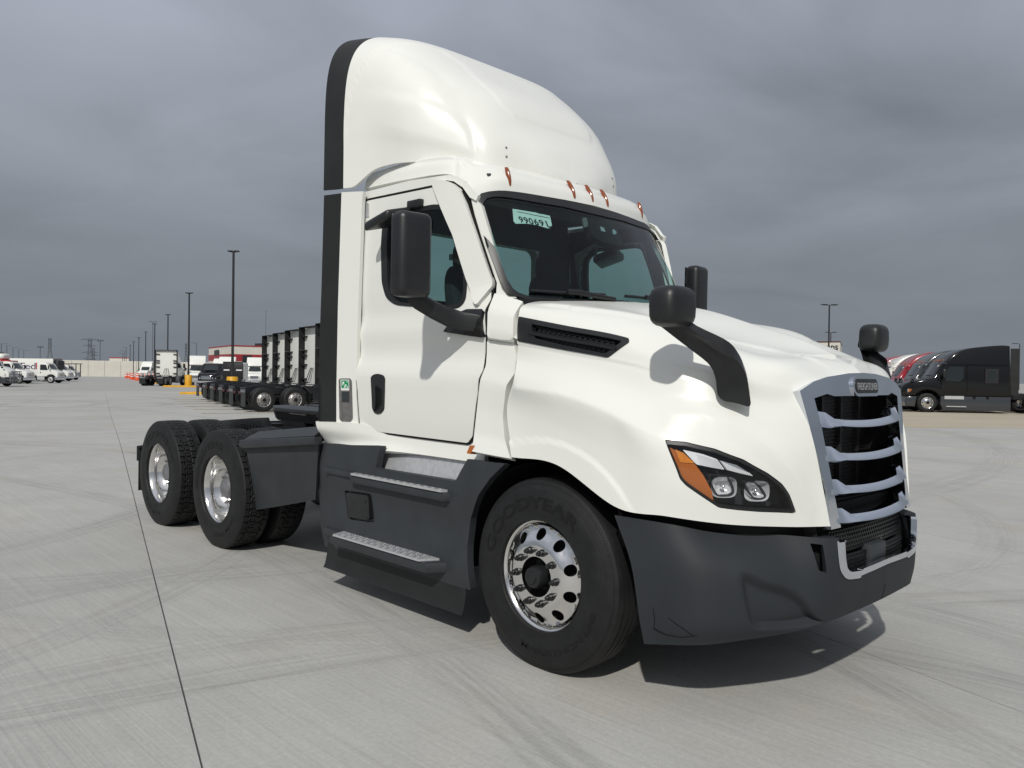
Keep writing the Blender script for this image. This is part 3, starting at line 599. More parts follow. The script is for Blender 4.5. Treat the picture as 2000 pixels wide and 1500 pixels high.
# ---- grille
GO = [(-.514, .8903), (-.5097, 1.0576), (-.5757, 1.308), (-.6387, 1.5388), (-.525, 1.581), (-.4006, 1.6044), (-.175, 1.6245), (.0072, 1.6288)]
GI = [(-.4377, .8823), (-.4549, .9943), (-.5056, 1.3746), (-.5396, 1.5089), (-.4606, 1.5234), (-.4218, 1.5296), (-.3514, 1.5178), (-.0255, 1.5192)]
def half2full(L): return L+[(-y, z) for y, z in L[::-1]]
GO[-1] = (0, GO[-1][1]); GI[-1] = (0, GI[-1][1])
grf = GO+[(-y, z) for y, z in GO[-2::-1]]; gri = GI+[(-y, z) for y, z in GI[-2::-1]]
grf = offset_loop(grf, -.010)
ring = grf+gri[::-1]
grille = panel('grille', S_gr, ring, CHROME, T, th=.06, step=.05, off=.004, edge=.008, angle=40)
MB().prism([(y, z) for y, z in [(-.56, .55), (.56, .55), (.63, 1.56), (-.63, 1.56)]], 1.0, 1.02, 'x').build('radiator', RADI, grille)
for sg in (-1, 1): MB().add([(1.0, sg*.56, .55), (1.0, sg*.63, 1.56), (1.14, sg*.60, 1.52), (1.25, sg*.51, .62)], [(0, 1, 2, 3)]).build('duct_wall', RADI, grille)
sl = MB()
for i in range(46):
    z = .60+i*.021; sl.box(1.02, 1.028, -.53, .53, z, z+.007)
for y in (-.36, -.12, .12, .36): sl.box(1.02, 1.05, y-.012, y+.012, .56, 1.56)
tag(sl.build('radiator_fins', RADI, grille), kind='stuff')
for zz in (1.372, 1.205, 1.045, .905):
    bar = MB(); secs = []
    hw = float(np.interp(zz, [.86, 1.5], [.465, .535]))
    ys = np.concatenate([[-hw, -hw+.05, -hw+.095], np.linspace(-hw+.145, hw-.145, 13), [hw-.095, hw-.05, hw]])
    for y in ys:
        x0 = gr_fn(np.array([y]), np.array([zz]))[0][0]; zb = zz; zz = zb+.11*y*y; e = 1. if abs(y) > hw-.1 else 0.
        h_ = .019+.011*e; up = .016*e; out = .030-.020*e
        secs.append([(x0-.06, y, zz-h_*.8), (x0+out-.008, y, zz-h_), (x0+out, y, zz-h_*.75), (x0+out-.004, y, zz-h_*.35), (x0+out-.034, y, zz+h_+up), (x0-.06, y, zz+h_*1.15+up)]); zz = zb
    bar.rings(secs).build('grille_bar', CHROME, grille, 28)
# badge
emc = (0., 1.565)
em = panel('badge', S_gr, [(a*1.0, b) for a, b in rrect(0, 1.566, .335, .105, .047)], CHROME, grille, th=.02, step=.03, off=.016, edge=.006)
panel('badge_plate', S_gr, rrect(0, 1.567, .29, .075, .030), BLACKP, em, th=.006, step=.03, off=.019)
tv, tf = text_geo('FREIGHTLINER', .036, .0012, .98)
tv = tv*np.array([.262/(np.ptp(tv[:, 0])), 1.5, 1])
p = np.stack(gr_fn(tv[:, 0], 1.566+tv[:, 1]), 1)+np.c_[tv[:, 2]+.0215, 0*tv[:, 0], 0*tv[:, 0]]
MB().add(p, tf).build('badge_lettering', SILVER, em)
# ---- bumper
BT = [(u_, 3) for u_ in np.linspace(0, 4, 9)]
OPEN_O = [(4.0415, 2.8632), (4.0164, 2.9082), (4.0002, 2.92), (3.9922, 2.8989), (3.9921, 2.8454), (4.0099, 2.5346), (4.0147, 2.4647), (4.0203, 2.3943), (4.0269, 2.3233), (4.0345, 2.2515), (4.0463, 2.1511), (4.0588, 2.0773), (4.0789, 2.0032), (4.1069, 1.9289), (4.1431, 1.8542), (4.1765, 1.7928), (4.2227, 1.7228), (4.2777, 1.6672), (4.3419, 1.6262), (4.4157, 1.6003), (4.6784, 1.537), (4.7483, 1.5296), (4.7837, 1.5497), (4.784, 1.5969), (4.7489, 1.6706)]
SLOT = [(3.52, 2.7842), (3.5203, 2.8018), (3.5239, 2.8141), (3.5309, 2.8209), (3.5414, 2.8224), (3.7013, 2.8037), (3.7127, 2.7994), (3.7211, 2.79), (3.7264, 2.7755), (3.7285, 2.756), (3.758, 2.0011), (3.7575, 1.9818), (3.7526, 1.971), (3.7433, 1.9685), (3.7297, 1.9744), (3.6184, 2.0443), (3.6054, 2.0547), (3.5953, 2.0683), (3.5881, 2.0848), (3.5838, 2.1045)]
_vb = float(OPEN_O[-1][1])
bo = [(u_, 0) for u_ in np.linspace(0, 6, 13)]+[(6, _vb-.02)]+OPEN_O[::-1]+[(OPEN_O[0][0], 3), (0, 3)]
POCKET = [(2.0565, 2.0249), (2.1547, 2.0597), (2.2759, 2.0091), (2.4067, 1.9246), (2.5296, 1.857), (2.642, 1.8147), (2.7536, 1.772), (2.8599, 1.7239), (2.9567, 1.6654), (3.0415, 1.5952), (3.1163, 1.5147), (3.1847, 1.4218), (3.2502, 1.313), (3.3129, 1.1722), (3.3734, .9879), (3.4394, .757), (3.5144, .5145), (3.6085, .3186), (3.7095, .1777), (3.7746, .0869), (3.761, .035), (3.6423, .0223), (3.4527, .0433), (3.2409, .0818), (3.0483, .1255), (2.8688, .1809), (2.69, .2512), (2.5274, .3265), (2.395, .3972), (2.2956, .444), (2.2173, .4822), (2.154, .5497), (2.1005, .6692), (2.0589, .8094), (2.0319, .9453), (2.0152, 1.0837), (2.0024, 1.2322), (1.9853, 1.4269), (1.9745, 1.6542), (1.9944, 1.8708)]
def bump_disp(u, v, p):
    P_ = np.stack([np.atleast_1d(u)*.27, np.atleast_1d(v)*.17], 1); L_ = [(a*.27, b*.17) for a, b in POCKET]
    d = np.where(inside(L_, P_), segdist(L_, P_), 0)
    return -.040*sstep(0, .05, d)
S_bump.disp = bump_disp
bumper = panel('bumper', S_bump, bo, GREYB, T, holes=[SLOT], th=.03, step=.05, sc=(.8, 1), both=True, edge=.008, angle=45)
panel('bumper_ledge', S_bump, [(0, 2.93), (4.05, 2.93), (4.05, 3), (0, 3)], GREYB, bumper, th=.09, step=.15, off=-.004, mirror=True)
panel('slot_liner', S_bump, offset_loop(SLOT, -.05), BLACKM, bumper, th=.005, step=.1, off=-.07, mirror=True)
OPEN_I = [(4.2173, 2.8725), (4.1963, 2.9059), (4.1828, 2.916), (4.1761, 2.9028), (4.1762, 2.8666), (4.2069, 2.4536), (4.2113, 2.4054), (4.2169, 2.3568), (4.2237, 2.3077), (4.2319, 2.258), (4.2616, 2.0917), (4.2712, 2.0533), (4.286, 2.0157), (4.3062, 1.9786), (4.3318, 1.9422), (4.3444, 1.9261), (4.3744, 1.8933), (4.4072, 1.8676), (4.443, 1.849), (4.4817, 1.8377), (4.7843, 1.7768), (4.8324, 1.7736), (4.8573, 1.7877), (4.8586, 1.8187), (4.8363, 1.8664)]
_cu = OPEN_O[:-1]+[(6, _vb), (6, float(OPEN_I[-1][1]))]+OPEN_I[:-1][::-1]
S_bump.disp = None
panel('bumper_trim', S_bump, _cu, CHROME, bumper, th=.03, step=.06, off=.007, both=True, edge=.006, angle=45)
panel('bumper_seam', S_bump, [(5.992, .02), (6, .02), (6, .82), (5.992, .82)], BLACKM, bumper, th=.001, step=.2, off=.0015, both=True)
SC1 = [(.2764, 1.2916), (.2786, 1.0068), (.2397, .7911), (.4167, .5679), (.6733, .4508), (.9676, .5557), (.9663, .528), (.6713, .4099), (.4047, .5147), (.217, .7315), (.2608, 1.0046), (.2664, 1.2812)]; SC2 = [(.5154, 1.107), (.7416, .8458), (.9106, .5277), (.9001, .4991), (.7306, .8181), (.5054, 1.0946)]
for q_ in (SC1, SC2): panel('scuff_mark', S_bump, q_, BLACKM, bumper, th=.0006, step=.2, off=.0012)
# gap filler between hood and bumper, honeycomb grilles, radar box
MB().prism([(.45, -1.1), (.75, -1.05), (1.0, -.86), (1.12, -.66), (1.2, -.45), (1.2, .45), (1.12, .66), (1.0, .86), (.75, 1.05), (.45, 1.1)], .74, .97, 'z').build('crash_beam', BLACKM, bumper)
def honey(name, y0, y1, z0, z1, off, cell=.022, clip=None):
    hx = MB(); j = 0; z = z0+cell*.5
    while z < z1:
        y = y0+cell*.5+(cell*.5 if j % 2 else 0)
        while y < y1-.2*cell:
            if clip is None or clip(y, z):
                x0 = 1.306+(.86-z)*.02-.11*y*y+off
                o_ = [(x0, y+cell*.575*math.sin(R(60*e)), z+cell*.575*math.cos(R(60*e))) for e in range(6)]; i_ = [(x0, y+cell*.40*math.sin(R(60*e)), z+cell*.40*math.cos(R(60*e))) for e in range(6)]
                d_ = [(q[0]-.02, q[1], q[2]) for q in i_]
                hx.add(o_+i_+d_, [(e, (e+1) % 6, 6+(e+1) % 6, 6+e) for e in range(6)]+[(6+e, 6+(e+1) % 6, 12+(e+1) % 6, 12+e) for e in range(6)])
            y += cell
        z += cell*.866; j += 1
    return tag(hx.build(name, BLACKP, bumper), kind='stuff')
honey('upper_honeycomb', -.47, .47, .74, .845, -.03, .026)
honey('lower_honeycomb', -.45, -.08, .635, .735, -.015, .026)
honey('lower_honeycomb', .10, .45, .635, .735, -.015, .026)
box('radar_cover', GREY, bumper, 1.24, 1.318, -.10, .10, .632, .752, .012)
box('grille_backing', BLACKM, bumper, 1.10, 1.13, -.6, .6, .6, .87)
MB().prism([(1.16, -.5), (1.30, -.2), (1.31, 0), (1.30, .2), (1.16, .5), (1.1, .5), (1.1, -.5)], .60, .625, 'z').build('opening_floor', BLACKP, bumper)
# ---- cab shell
roof = panel('cab_roof', S_roof, [(0, 0), (7, 0), (7, 3), (0, 3)], WHITE, T, th=.03, step=.16, sc=(1, 1), both=True, edge=.006, angle=50)
# amber roof lamps
for (y, n_) in ((-.71, 0), (-.18, 1), (0, 2), (.18, 3), (.71, 4)):
    w_ = MB(); zc_ = [2.795, 2.81, 2.835, 2.86, 2.885, 2.91, 2.925]; secs = []
    for i, z in enumerate(zc_):
        u_, v_ = .0, .0
        t = i/6; xw = float(np.interp(abs(y), [0, .18, .71], [-.674, -.684, -.776]))-(.038 if abs(y) < .5 else .02)*((z-2.79)/.09)**1.4
        rw = .0145*math.sin(math.pi*(.12+.62*t))**.8; rd = .026*math.sin(math.pi*(.1+.7*t))**.8
        secs.append([(xw-.012+rd*max(0, math.cos(a)), y+rw*math.sin(a), z) for a in np.linspace(-math.pi*.75, math.pi*.75, 9)])
    w_.rings(secs).build('marker_light', MLAMP, T, 60)
# windscreen
def PM(L): return L+[(10-u_, v_) for u_, v_ in L[::-1]]
WS_O = [(3.3019, .0017), (2.1977, 0), (1.533, 0), (1.1472, .0351), (.776, .1149), (.5746, .2923), (.3391, .9956), (.4666, 1.7028), (.6899, 1.8691), (1.0502, 1.9882), (1.3974, 2), (1.7435, 2), (2.3124, 2), (3.9476, 2), (4.801, 1.9765)]
WS_I = [(3.3202, .0382), (2.2176, .0317), (1.7043, .0397), (1.3433, .083), (1.0968, .1682), (.9399, .3299), (.7302, 1.0132), (.8245, 1.6655), (.9738, 1.7907), (1.2363, 1.8754), (1.5651, 1.887), (2.2076, 1.8596), (3.8481, 1.846), (4.6808, 1.8121)]
WS_O = [(u_, v_) for u_, v_ in WS_O]; wso = PM(WS_O); wsi = PM(WS_I)
wsf = panel('windscreen', S_ws, offset_loop(wsi, -.03), GLASS, T, th=.004, step=.12, off=.004)
panel('windscreen_seal', S_ws, wso, BLACKP, wsf, holes=[wsi], th=.045, step=.1, off=.012, edge=.008, angle=50)
panel('windscreen_border', S_ws, offset_loop(wsi, -.02), BLACKM, wsf, holes=[offset_loop(wsi, .035)], th=.002, step=.12, off=-.003)
# sticker with stock number
ST = [(2.0873, 1.6565), (2.4292, 1.6481), (2.8611, 1.6481), (3.3095, 1.6211), (3.2466, 1.4198), (3.1169, 1.3365), (2.768, 1.3796), (2.4276, 1.3812), (1.9948, 1.3579), (1.9526, 1.4074)]
stk = panel('stock_sticker', S_ws, ST, PAPER, wsf, th=.001, step=.05, off=.0005)
q0, q1, q2 = [(2.2001, 1.4418), (3.1417, 1.4266), (2.242, 1.5309)]
tv, tf = text_geo('990691', 1., 0, 1.08, .018); tv[:, 0] /= np.ptp(tv[:, 0]); tv[:, 1] /= np.ptp(tv[:, 1])
q0, q1 = np.array(q0), np.array(q1); cu = q0*(1-(tv[:, :1]+.5))+q1*(tv[:, :1]+.5)
hgt = np.array([(2.6783, 1.5), (2.5926, 1.3694)]); cu = cu+np.c_[0*tv[:, 1], (hgt[0][1]-hgt[1][1])*tv[:, 1]]
MB().add(S_ws.ev(cu[:, 0], cu[:, 1])+S_ws.nrm(cu[:, 0], cu[:, 1])*.0018, tf).build('sticker_number', INK, stk, recalc=False)
LN = [(2.224, 1.612), (3.2651, 1.5743), (3.2574, 1.5619), (2.216, 1.6002)]
panel('sticker_line', S_ws, LN, INK, stk, th=.0005, step=.2, off=.0012)
# camera housing, mirror base decal, wipers
CH = [(4.5374, 1.642), (4.5499, 1.6788), (4.5779, 1.7041), (4.6216, 1.7179), (4.6816, 1.7203), (5.5813, 1.7049), (5.66, 1.7003), (5.7157, 1.6846), (5.7473, 1.6576), (5.7541, 1.6193), (5.7225, 1.3354), (5.7172, 1.3217), (5.7032, 1.3078), (5.6808, 1.2935), (5.6502, 1.2789), (5.6348, 1.2724), (5.601, 1.2595), (5.5686, 1.2501), (5.5376, 1.2442), (5.5079, 1.2417), (4.9198, 1.2358), (4.8476, 1.2388), (4.7816, 1.2456), (4.7214, 1.2562), (4.6666, 1.2704), (4.607, 1.2889), (4.5626, 1.3082), (4.5321, 1.3337), (4.5153, 1.3655), (4.5122, 1.4038)]
ch = panel('camera_housing', S_ws, CH, BLACKM, wsf, th=.05, step=.1, off=-.012, edge=.008)
panel('camera_window', S_ws, [(4.9397, 1.5818), (5.0869, 1.5662), (5.0712, 1.4729), (4.9151, 1.4766)], LAMPW, ch, th=.004, step=.1, off=-.006)
panel('camera_window', S_ws, [(5.4289, 1.5554), (5.4417, 1.5712), (5.459, 1.5817), (5.4807, 1.5869), (5.507, 1.5867), (5.5379, 1.5837), (5.5625, 1.5791), (5.5781, 1.5707), (5.5848, 1.5587), (5.5824, 1.5429), (5.5766, 1.5278), (5.5655, 1.5114), (5.5457, 1.4974), (5.5174, 1.4857), (5.4808, 1.4765), (5.4519, 1.4708), (5.4181, 1.4662), (5.3972, 1.4682), (5.3887, 1.4767), (5.3928, 1.4917)], LAMPW, ch, th=.004, step=.1, off=-.006)
CD = [(4.407, 1.6889), (4.4165, 1.7042), (4.4311, 1.7156), (4.4506, 1.7229), (4.4752, 1.7263), (4.531, 1.7291), (4.5539, 1.7282), (4.5675, 1.7223), (4.5717, 1.7116), (4.5665, 1.696), (4.4943, 1.5633), (4.482, 1.5468), (4.4645, 1.5328), (4.4417, 1.5212), (4.4136, 1.5122), (4.3876, 1.5055), (4.3619, 1.5008), (4.3455, 1.5024), (4.3384, 1.5101), (4.3405, 1.524)]
panel('toll_tag', S_ws, CD, GTAPE, wsf, th=.01, step=.1, off=-.008)
mh = [(4.6992, 1.1881), (4.6105, 1.0316), (4.4053, .8431)]
MB().tube([S_ws.ev([a], [b])[0]+np.array([-.05, 0, 0]) for a, b in mh], .008, 6).build('map_light_cord', BLACKM, wsf)
for (A_, B_, C_) in (([(1.8158, .1297)], [(3.2417, .1266)], [(4.3587, .0397)]), ([(4.8207, .1273)], [(5.8008, .1538)], [(6.5835, .1629)])):
    def SW(w, o): return S_ws.ev([w[0]], [w[1]])[0]+S_ws.nrm([w[0]], [w[1]])[0]*o
    a, b, c = (np.array(q[0]) for q in (A_, B_, C_))
    wp = MB().tube([SW(a*(1-t)+b*t, .022) for t in np.linspace(-.02, 1.6, 9)], .010, 6).tube([SW(a*(1-t)+b*t, .016) for t in np.linspace(-.02, 1.6, 9)], .007, 6)
    wo_ = wp.build('wiper', BLACKP, wsf)
    MB().tube([SW(a*(1-t)+b*t, .036) for t in (.78, 1.0)]+[SW(c, .03)], [.016, .018, .014], 6).build('wiper_arm', BLACKP, wo_)
# cowl top under the windscreen
MB().prism([(-.46, -.98), (-.36, -.62), (-.27, -.3), (-.25, 0), (-.27, .3), (-.36, .62), (-.46, .98), (-.75, .98), (-.75, -.98)], 1.93, 2.045, 'z').build('cowl_top', BLACKP, T)
# ---- side of the cab: header strip, doors, trims (right, then mirrored for the left)
HDR = [(-1.9104, 2.8654), (-1.3934, 2.8665), (-.9856, 2.842), (-.9329, 2.8268), (-.8667, 2.7931), (-.7922, 2.7122), (-.7564, 2.69), (-.7717, 2.6565), (-.8154, 2.6793), (-.8715, 2.7488), (-.9469, 2.7962), (-1.0092, 2.811), (-1.1052, 2.7986), (-1.8174, 2.8119), (-1.8995, 2.8123)]
panel('door_header', S_side, HDR, WHITE, T, th=.03, step=.08, off=.002, mirror=True, edge=.004)
DOOR = [(-1.8855, 2.7848), (-1.8838, 2.7911), (-1.8791, 2.7957), (-1.8714, 2.7983), (-1.8606, 2.7992), (-1.8404, 2.7991), (-1.8281, 2.799), (-1.8159, 2.7989), (-1.8037, 2.7987), (-1.7915, 2.7985), (-1.1264, 2.7859), (-1.1162, 2.7858), (-1.1061, 2.7856), (-1.096, 2.7855), (-1.086, 2.7855), (-.9977, 2.787), (-.9892, 2.7866), (-.9811, 2.7849), (-.9734, 2.782), (-.966, 2.7778), (-.8984, 2.7307), (-.8921, 2.7259), (-.8864, 2.7208), (-.8813, 2.7153), (-.8767, 2.7095), (-.832, 2.6472), (-.8281, 2.6413), (-.8246, 2.6353), (-.8215, 2.6292), (-.8187, 2.623), (-.7393, 2.4201), (-.737, 2.414), (-.7347, 2.4079), (-.7324, 2.4019), (-.7301, 2.3958), (-.6687, 2.2289), (-.6667, 2.2229), (-.6651, 2.2168), (-.6639, 2.2106), (-.6629, 2.2044), (-.6505, 2.1163), (-.6489, 2.11), (-.6473, 2.1036), (-.6458, 2.0972), (-.6444, 2.0908), (-.6355, 2.0554), (-.634, 2.049), (-.6333, 2.043), (-.6335, 2.0371), (-.6345, 2.0315), (-.6454, 1.9864), (-.646, 1.9808), (-.6454, 1.9749), (-.6435, 1.9688), (-.6403, 1.9624), (-.5855, 1.8782), (-.583, 1.872), (-.5809, 1.8658), (-.5794, 1.8596), (-.5783, 1.8534), (-.5832, 1.7318), (-.5829, 1.7257), (-.5828, 1.7196), (-.5829, 1.7136), (-.5833, 1.7075), (-.5704, 1.6246), (-.5685, 1.6187), (-.5677, 1.6128), (-.5679, 1.6071), (-.5694, 1.6015), (-.587, 1.5653), (-.5897, 1.5597), (-.5915, 1.554), (-.5927, 1.5481), (-.5931, 1.5421), (-.598, 1.481), (-.5988, 1.4749), (-.5999, 1.4688), (-.6012, 1.4627), (-.6028, 1.4566), (-.6126, 1.4192), (-.6141, 1.4131), (-.6154, 1.407), (-.6167, 1.4009), (-.6177, 1.3947), (-.6497, 1.2235), (-.6517, 1.2173), (-.6549, 1.2114), (-.6592, 1.2056), (-.6647, 1.2001), (-.6914, 1.176), (-.6979, 1.1712), (-.7052, 1.1677), (-.7133, 1.1657), (-.7222, 1.165), (-1.1766, 1.167), (-1.1872, 1.167), (-1.1979, 1.1671), (-1.2086, 1.1671), (-1.2193, 1.1672), (-1.7166, 1.1695), (-1.7286, 1.1699), (-1.7402, 1.171), (-1.7513, 1.1728), (-1.762, 1.1754), (-1.808, 1.188), (-1.8165, 1.1907), (-1.8243, 1.1939), (-1.8313, 1.1976), (-1.8375, 1.2019), (-1.8401, 1.2039), (-1.8452, 1.2087), (-1.8489, 1.2138), (-1.8512, 1.2193), (-1.852, 1.2253), (-1.8675, 1.4085), (-1.8682, 1.4157), (-1.8686, 1.4229), (-1.8687, 1.4301), (-1.8685, 1.4374), (-1.9118, 1.6625), (-1.9146, 1.6698), (-1.917, 1.6771), (-1.9189, 1.6845), (-1.9204, 1.6918), (-1.9374, 1.9564), (-1.9383, 1.9638), (-1.9387, 1.9711), (-1.9388, 1.9785), (-1.9385, 1.9858), (-1.899, 2.4652), (-1.8987, 2.4724), (-1.8983, 2.4797), (-1.8979, 2.4869), (-1.8975, 2.4941)]
WIN = [(-1.6712, 2.5572), (-1.6683, 2.5741), (-1.6615, 2.5898), (-1.6506, 2.6041), (-1.6358, 2.617), (-1.5787, 2.659), (-1.5608, 2.6694), (-1.5397, 2.6765), (-1.5156, 2.6801), (-1.4884, 2.6804), (-1.385, 2.6754), (-1.3573, 2.6742), (-1.3299, 2.6732), (-1.3028, 2.6725), (-1.276, 2.6721), (-1.1538, 2.6706), (-1.1293, 2.6698), (-1.1048, 2.6678), (-1.0805, 2.6648), (-1.0569, 2.6608), (-1.0466, 2.6589), (-1.0258, 2.6532), (-1.0091, 2.6448), (-.9962, 2.6337), (-.9869, 2.6197), (-.9536, 2.55), (-.9461, 2.534), (-.9386, 2.518), (-.9312, 2.5022), (-.9238, 2.4864), (-.8826, 2.3964), (-.8758, 2.3808), (-.8694, 2.3652), (-.8635, 2.3495), (-.8579, 2.3338), (-.8332, 2.2604), (-.8285, 2.2447), (-.8246, 2.229), (-.8215, 2.2132), (-.8193, 2.1974), (-.8151, 2.159), (-.8138, 2.1432), (-.813, 2.1274), (-.8126, 2.1115), (-.8127, 2.0957), (-.814, 2.0621), (-.8157, 2.049), (-.8198, 2.0368), (-.8264, 2.0256), (-.8357, 2.0154), (-.8405, 2.0111), (-.8523, 2.0026), (-.8661, 1.9968), (-.8821, 1.9935), (-.9002, 1.9928), (-1.0328, 1.9976), (-1.0576, 1.9987), (-1.0829, 2.0002), (-1.1087, 2.0021), (-1.1347, 2.0045), (-1.236, 2.0142), (-1.2629, 2.0168), (-1.2899, 2.0195), (-1.3172, 2.0221), (-1.3446, 2.0248), (-1.4458, 2.0347), (-1.4733, 2.0386), (-1.4993, 2.0446), (-1.5238, 2.0529), (-1.5469, 2.0634), (-1.5594, 2.07), (-1.58, 2.0824), (-1.5972, 2.0963), (-1.6109, 2.1116), (-1.6208, 2.1283), (-1.6386, 2.1669), (-1.6459, 2.1844), (-1.6516, 2.202), (-1.6555, 2.2197), (-1.6577, 2.2374), (-1.6733, 2.4227), (-1.6746, 2.4405), (-1.6752, 2.4583), (-1.6752, 2.476), (-1.6745, 2.4936)]
GL = [(-1.6039, 2.5428), (-1.6014, 2.5598), (-1.5953, 2.5755), (-1.5854, 2.5901), (-1.5718, 2.6035), (-1.5447, 2.626), (-1.5278, 2.637), (-1.5076, 2.6444), (-1.4841, 2.6484), (-1.4573, 2.6489), (-1.3603, 2.6448), (-1.3328, 2.6438), (-1.3057, 2.6431), (-1.2788, 2.6428), (-1.2523, 2.6427), (-1.1401, 2.6433), (-1.1215, 2.6428), (-1.1029, 2.6414), (-1.0843, 2.639), (-1.0662, 2.6358), (-1.0582, 2.6342), (-1.0421, 2.6295), (-1.0289, 2.6229), (-1.0187, 2.6142), (-1.0113, 2.6034), (-.9695, 2.5192), (-.9618, 2.5032), (-.9544, 2.4872), (-.9471, 2.4713), (-.94, 2.4554), (-.8957, 2.3528), (-.8892, 2.3371), (-.8829, 2.3214), (-.8768, 2.3058), (-.871, 2.2901), (-.8559, 2.2487), (-.8508, 2.233), (-.8467, 2.2173), (-.8436, 2.2015), (-.8414, 2.1856), (-.8387, 2.16), (-.8376, 2.1441), (-.8373, 2.1283), (-.8377, 2.1125), (-.8388, 2.0968), (-.8416, 2.0728), (-.8438, 2.0626), (-.8477, 2.0532), (-.8535, 2.0445), (-.8611, 2.0366), (-.8649, 2.0332), (-.8744, 2.0265), (-.8852, 2.0219), (-.8976, 2.0192), (-.9115, 2.0184), (-1.0325, 2.021), (-1.057, 2.0219), (-1.0822, 2.0231), (-1.1079, 2.0249), (-1.1338, 2.027), (-1.2347, 2.0363), (-1.2615, 2.0387), (-1.2885, 2.0413), (-1.3157, 2.0439), (-1.343, 2.0466), (-1.4291, 2.0553), (-1.4498, 2.0584), (-1.4688, 2.0635), (-1.4863, 2.0705), (-1.5022, 2.0796), (-1.509, 2.084), (-1.5233, 2.0945), (-1.5356, 2.1057), (-1.5458, 2.1177), (-1.5537, 2.1304), (-1.5709, 2.1633), (-1.579, 2.1806), (-1.5852, 2.1979), (-1.5893, 2.2154), (-1.5914, 2.233), (-1.6046, 2.4164), (-1.6056, 2.4341), (-1.6062, 2.4517), (-1.6063, 2.4692), (-1.6059, 2.4867)]
DOOR = offset_loop(DOOR, .0045)
doors = panel('door', S_side, DOOR, WHITE, T, holes=[WIN], th=.04, step=.05, off=.004, mirror=True, edge=.005)
panel('jamb', S_side, [(-1.9676, 2.8403), (-.9733, 2.8061), (-.8743, 2.7299), (-.728, 2.4076), (-.6486, 2.1227), (-.6326, 1.9943), (-.557, 1.683), (-.5732, 1.5001), (-.6311, 1.1723), (-1.8059, 1.1543), (-1.9177, 1.3115)], BLACKM, T, holes=[[(-1.734, 2.6426), (-1.5197, 2.7147), (-.9729, 2.6764), (-.7834, 2.2211), (-.7771, 1.96), (-1.6399, 2.018)]], th=.01, step=.2, off=-.045, mirror=True)
TRIM = [(-1.1152, 2.801), (-1.118, 2.8085), (-1.1164, 2.8136), (-1.1102, 2.8165), (-1.0996, 2.817), (-1.071, 2.8156), (-1.0588, 2.8147), (-1.0468, 2.8131), (-1.035, 2.8107), (-1.0233, 2.8076), (-.9698, 2.7915), (-.9593, 2.7879), (-.9495, 2.7836), (-.9403, 2.7785), (-.9316, 2.7728), (-.9049, 2.753), (-.8973, 2.7468), (-.8905, 2.7402), (-.8846, 2.7331), (-.8795, 2.7256), (-.8389, 2.6576), (-.8346, 2.65), (-.8306, 2.6423), (-.8269, 2.6346), (-.8235, 2.6268), (-.7441, 2.4297), (-.7412, 2.422), (-.7382, 2.4144), (-.7352, 2.4068), (-.7323, 2.3992), (-.6431, 2.1611), (-.6411, 2.1543), (-.6399, 2.1475), (-.6393, 2.1405), (-.6392, 2.1335), (-.6392, 2.1304), (-.6397, 2.1234), (-.6408, 2.1169), (-.6427, 2.1107), (-.6455, 2.1048), (-.6975, 2.0112), (-.6992, 2.0087), (-.7015, 2.0067), (-.7043, 2.0051), (-.7075, 2.0039), (-.7091, 2.0034), (-.7126, 2.0029), (-.7161, 2.0034), (-.7195, 2.0048), (-.7228, 2.0072), (-.7277, 2.0115), (-.732, 2.0157), (-.7359, 2.02), (-.7394, 2.0245), (-.7424, 2.0292), (-.8077, 2.1754), (-.8105, 2.183), (-.8133, 2.1907), (-.816, 2.1984), (-.8188, 2.2061), (-.9049, 2.4324), (-.9082, 2.4403), (-.9117, 2.4482), (-.9155, 2.456), (-.9195, 2.4638), (-1.0635, 2.7117), (-1.0687, 2.72), (-1.0737, 2.7283), (-1.0786, 2.7367), (-1.0834, 2.7451)]
HND = [(-1.6953, 1.5349), (-1.6952, 1.5403), (-1.6933, 1.5454), (-1.6896, 1.5501), (-1.6842, 1.5544), (-1.6814, 1.5562), (-1.6749, 1.5599), (-1.6676, 1.563), (-1.6596, 1.5654), (-1.6509, 1.5672), (-1.6401, 1.5688), (-1.6282, 1.5701), (-1.6162, 1.5706), (-1.6041, 1.5701), (-1.5919, 1.5687), (-1.5732, 1.5658), (-1.5645, 1.564), (-1.5567, 1.5614), (-1.5499, 1.5581), (-1.5441, 1.5539), (-1.5418, 1.5518), (-1.5373, 1.5471), (-1.534, 1.5423), (-1.5321, 1.5372), (-1.5315, 1.5318), (-1.5443, 1.3446), (-1.5458, 1.3375), (-1.5492, 1.3307), (-1.5546, 1.3243), (-1.5619, 1.3182), (-1.5707, 1.3119), (-1.5767, 1.308), (-1.5834, 1.3047), (-1.5906, 1.3019), (-1.5985, 1.2997), (-1.6021, 1.2988), (-1.6103, 1.2972), (-1.6183, 1.2965), (-1.6263, 1.2967), (-1.6342, 1.2978), (-1.6416, 1.2993), (-1.6504, 1.3016), (-1.6579, 1.3047), (-1.6642, 1.3087), (-1.6693, 1.3135), (-1.6732, 1.318), (-1.6778, 1.3243), (-1.6812, 1.3308), (-1.6834, 1.3375), (-1.6844, 1.3445)]
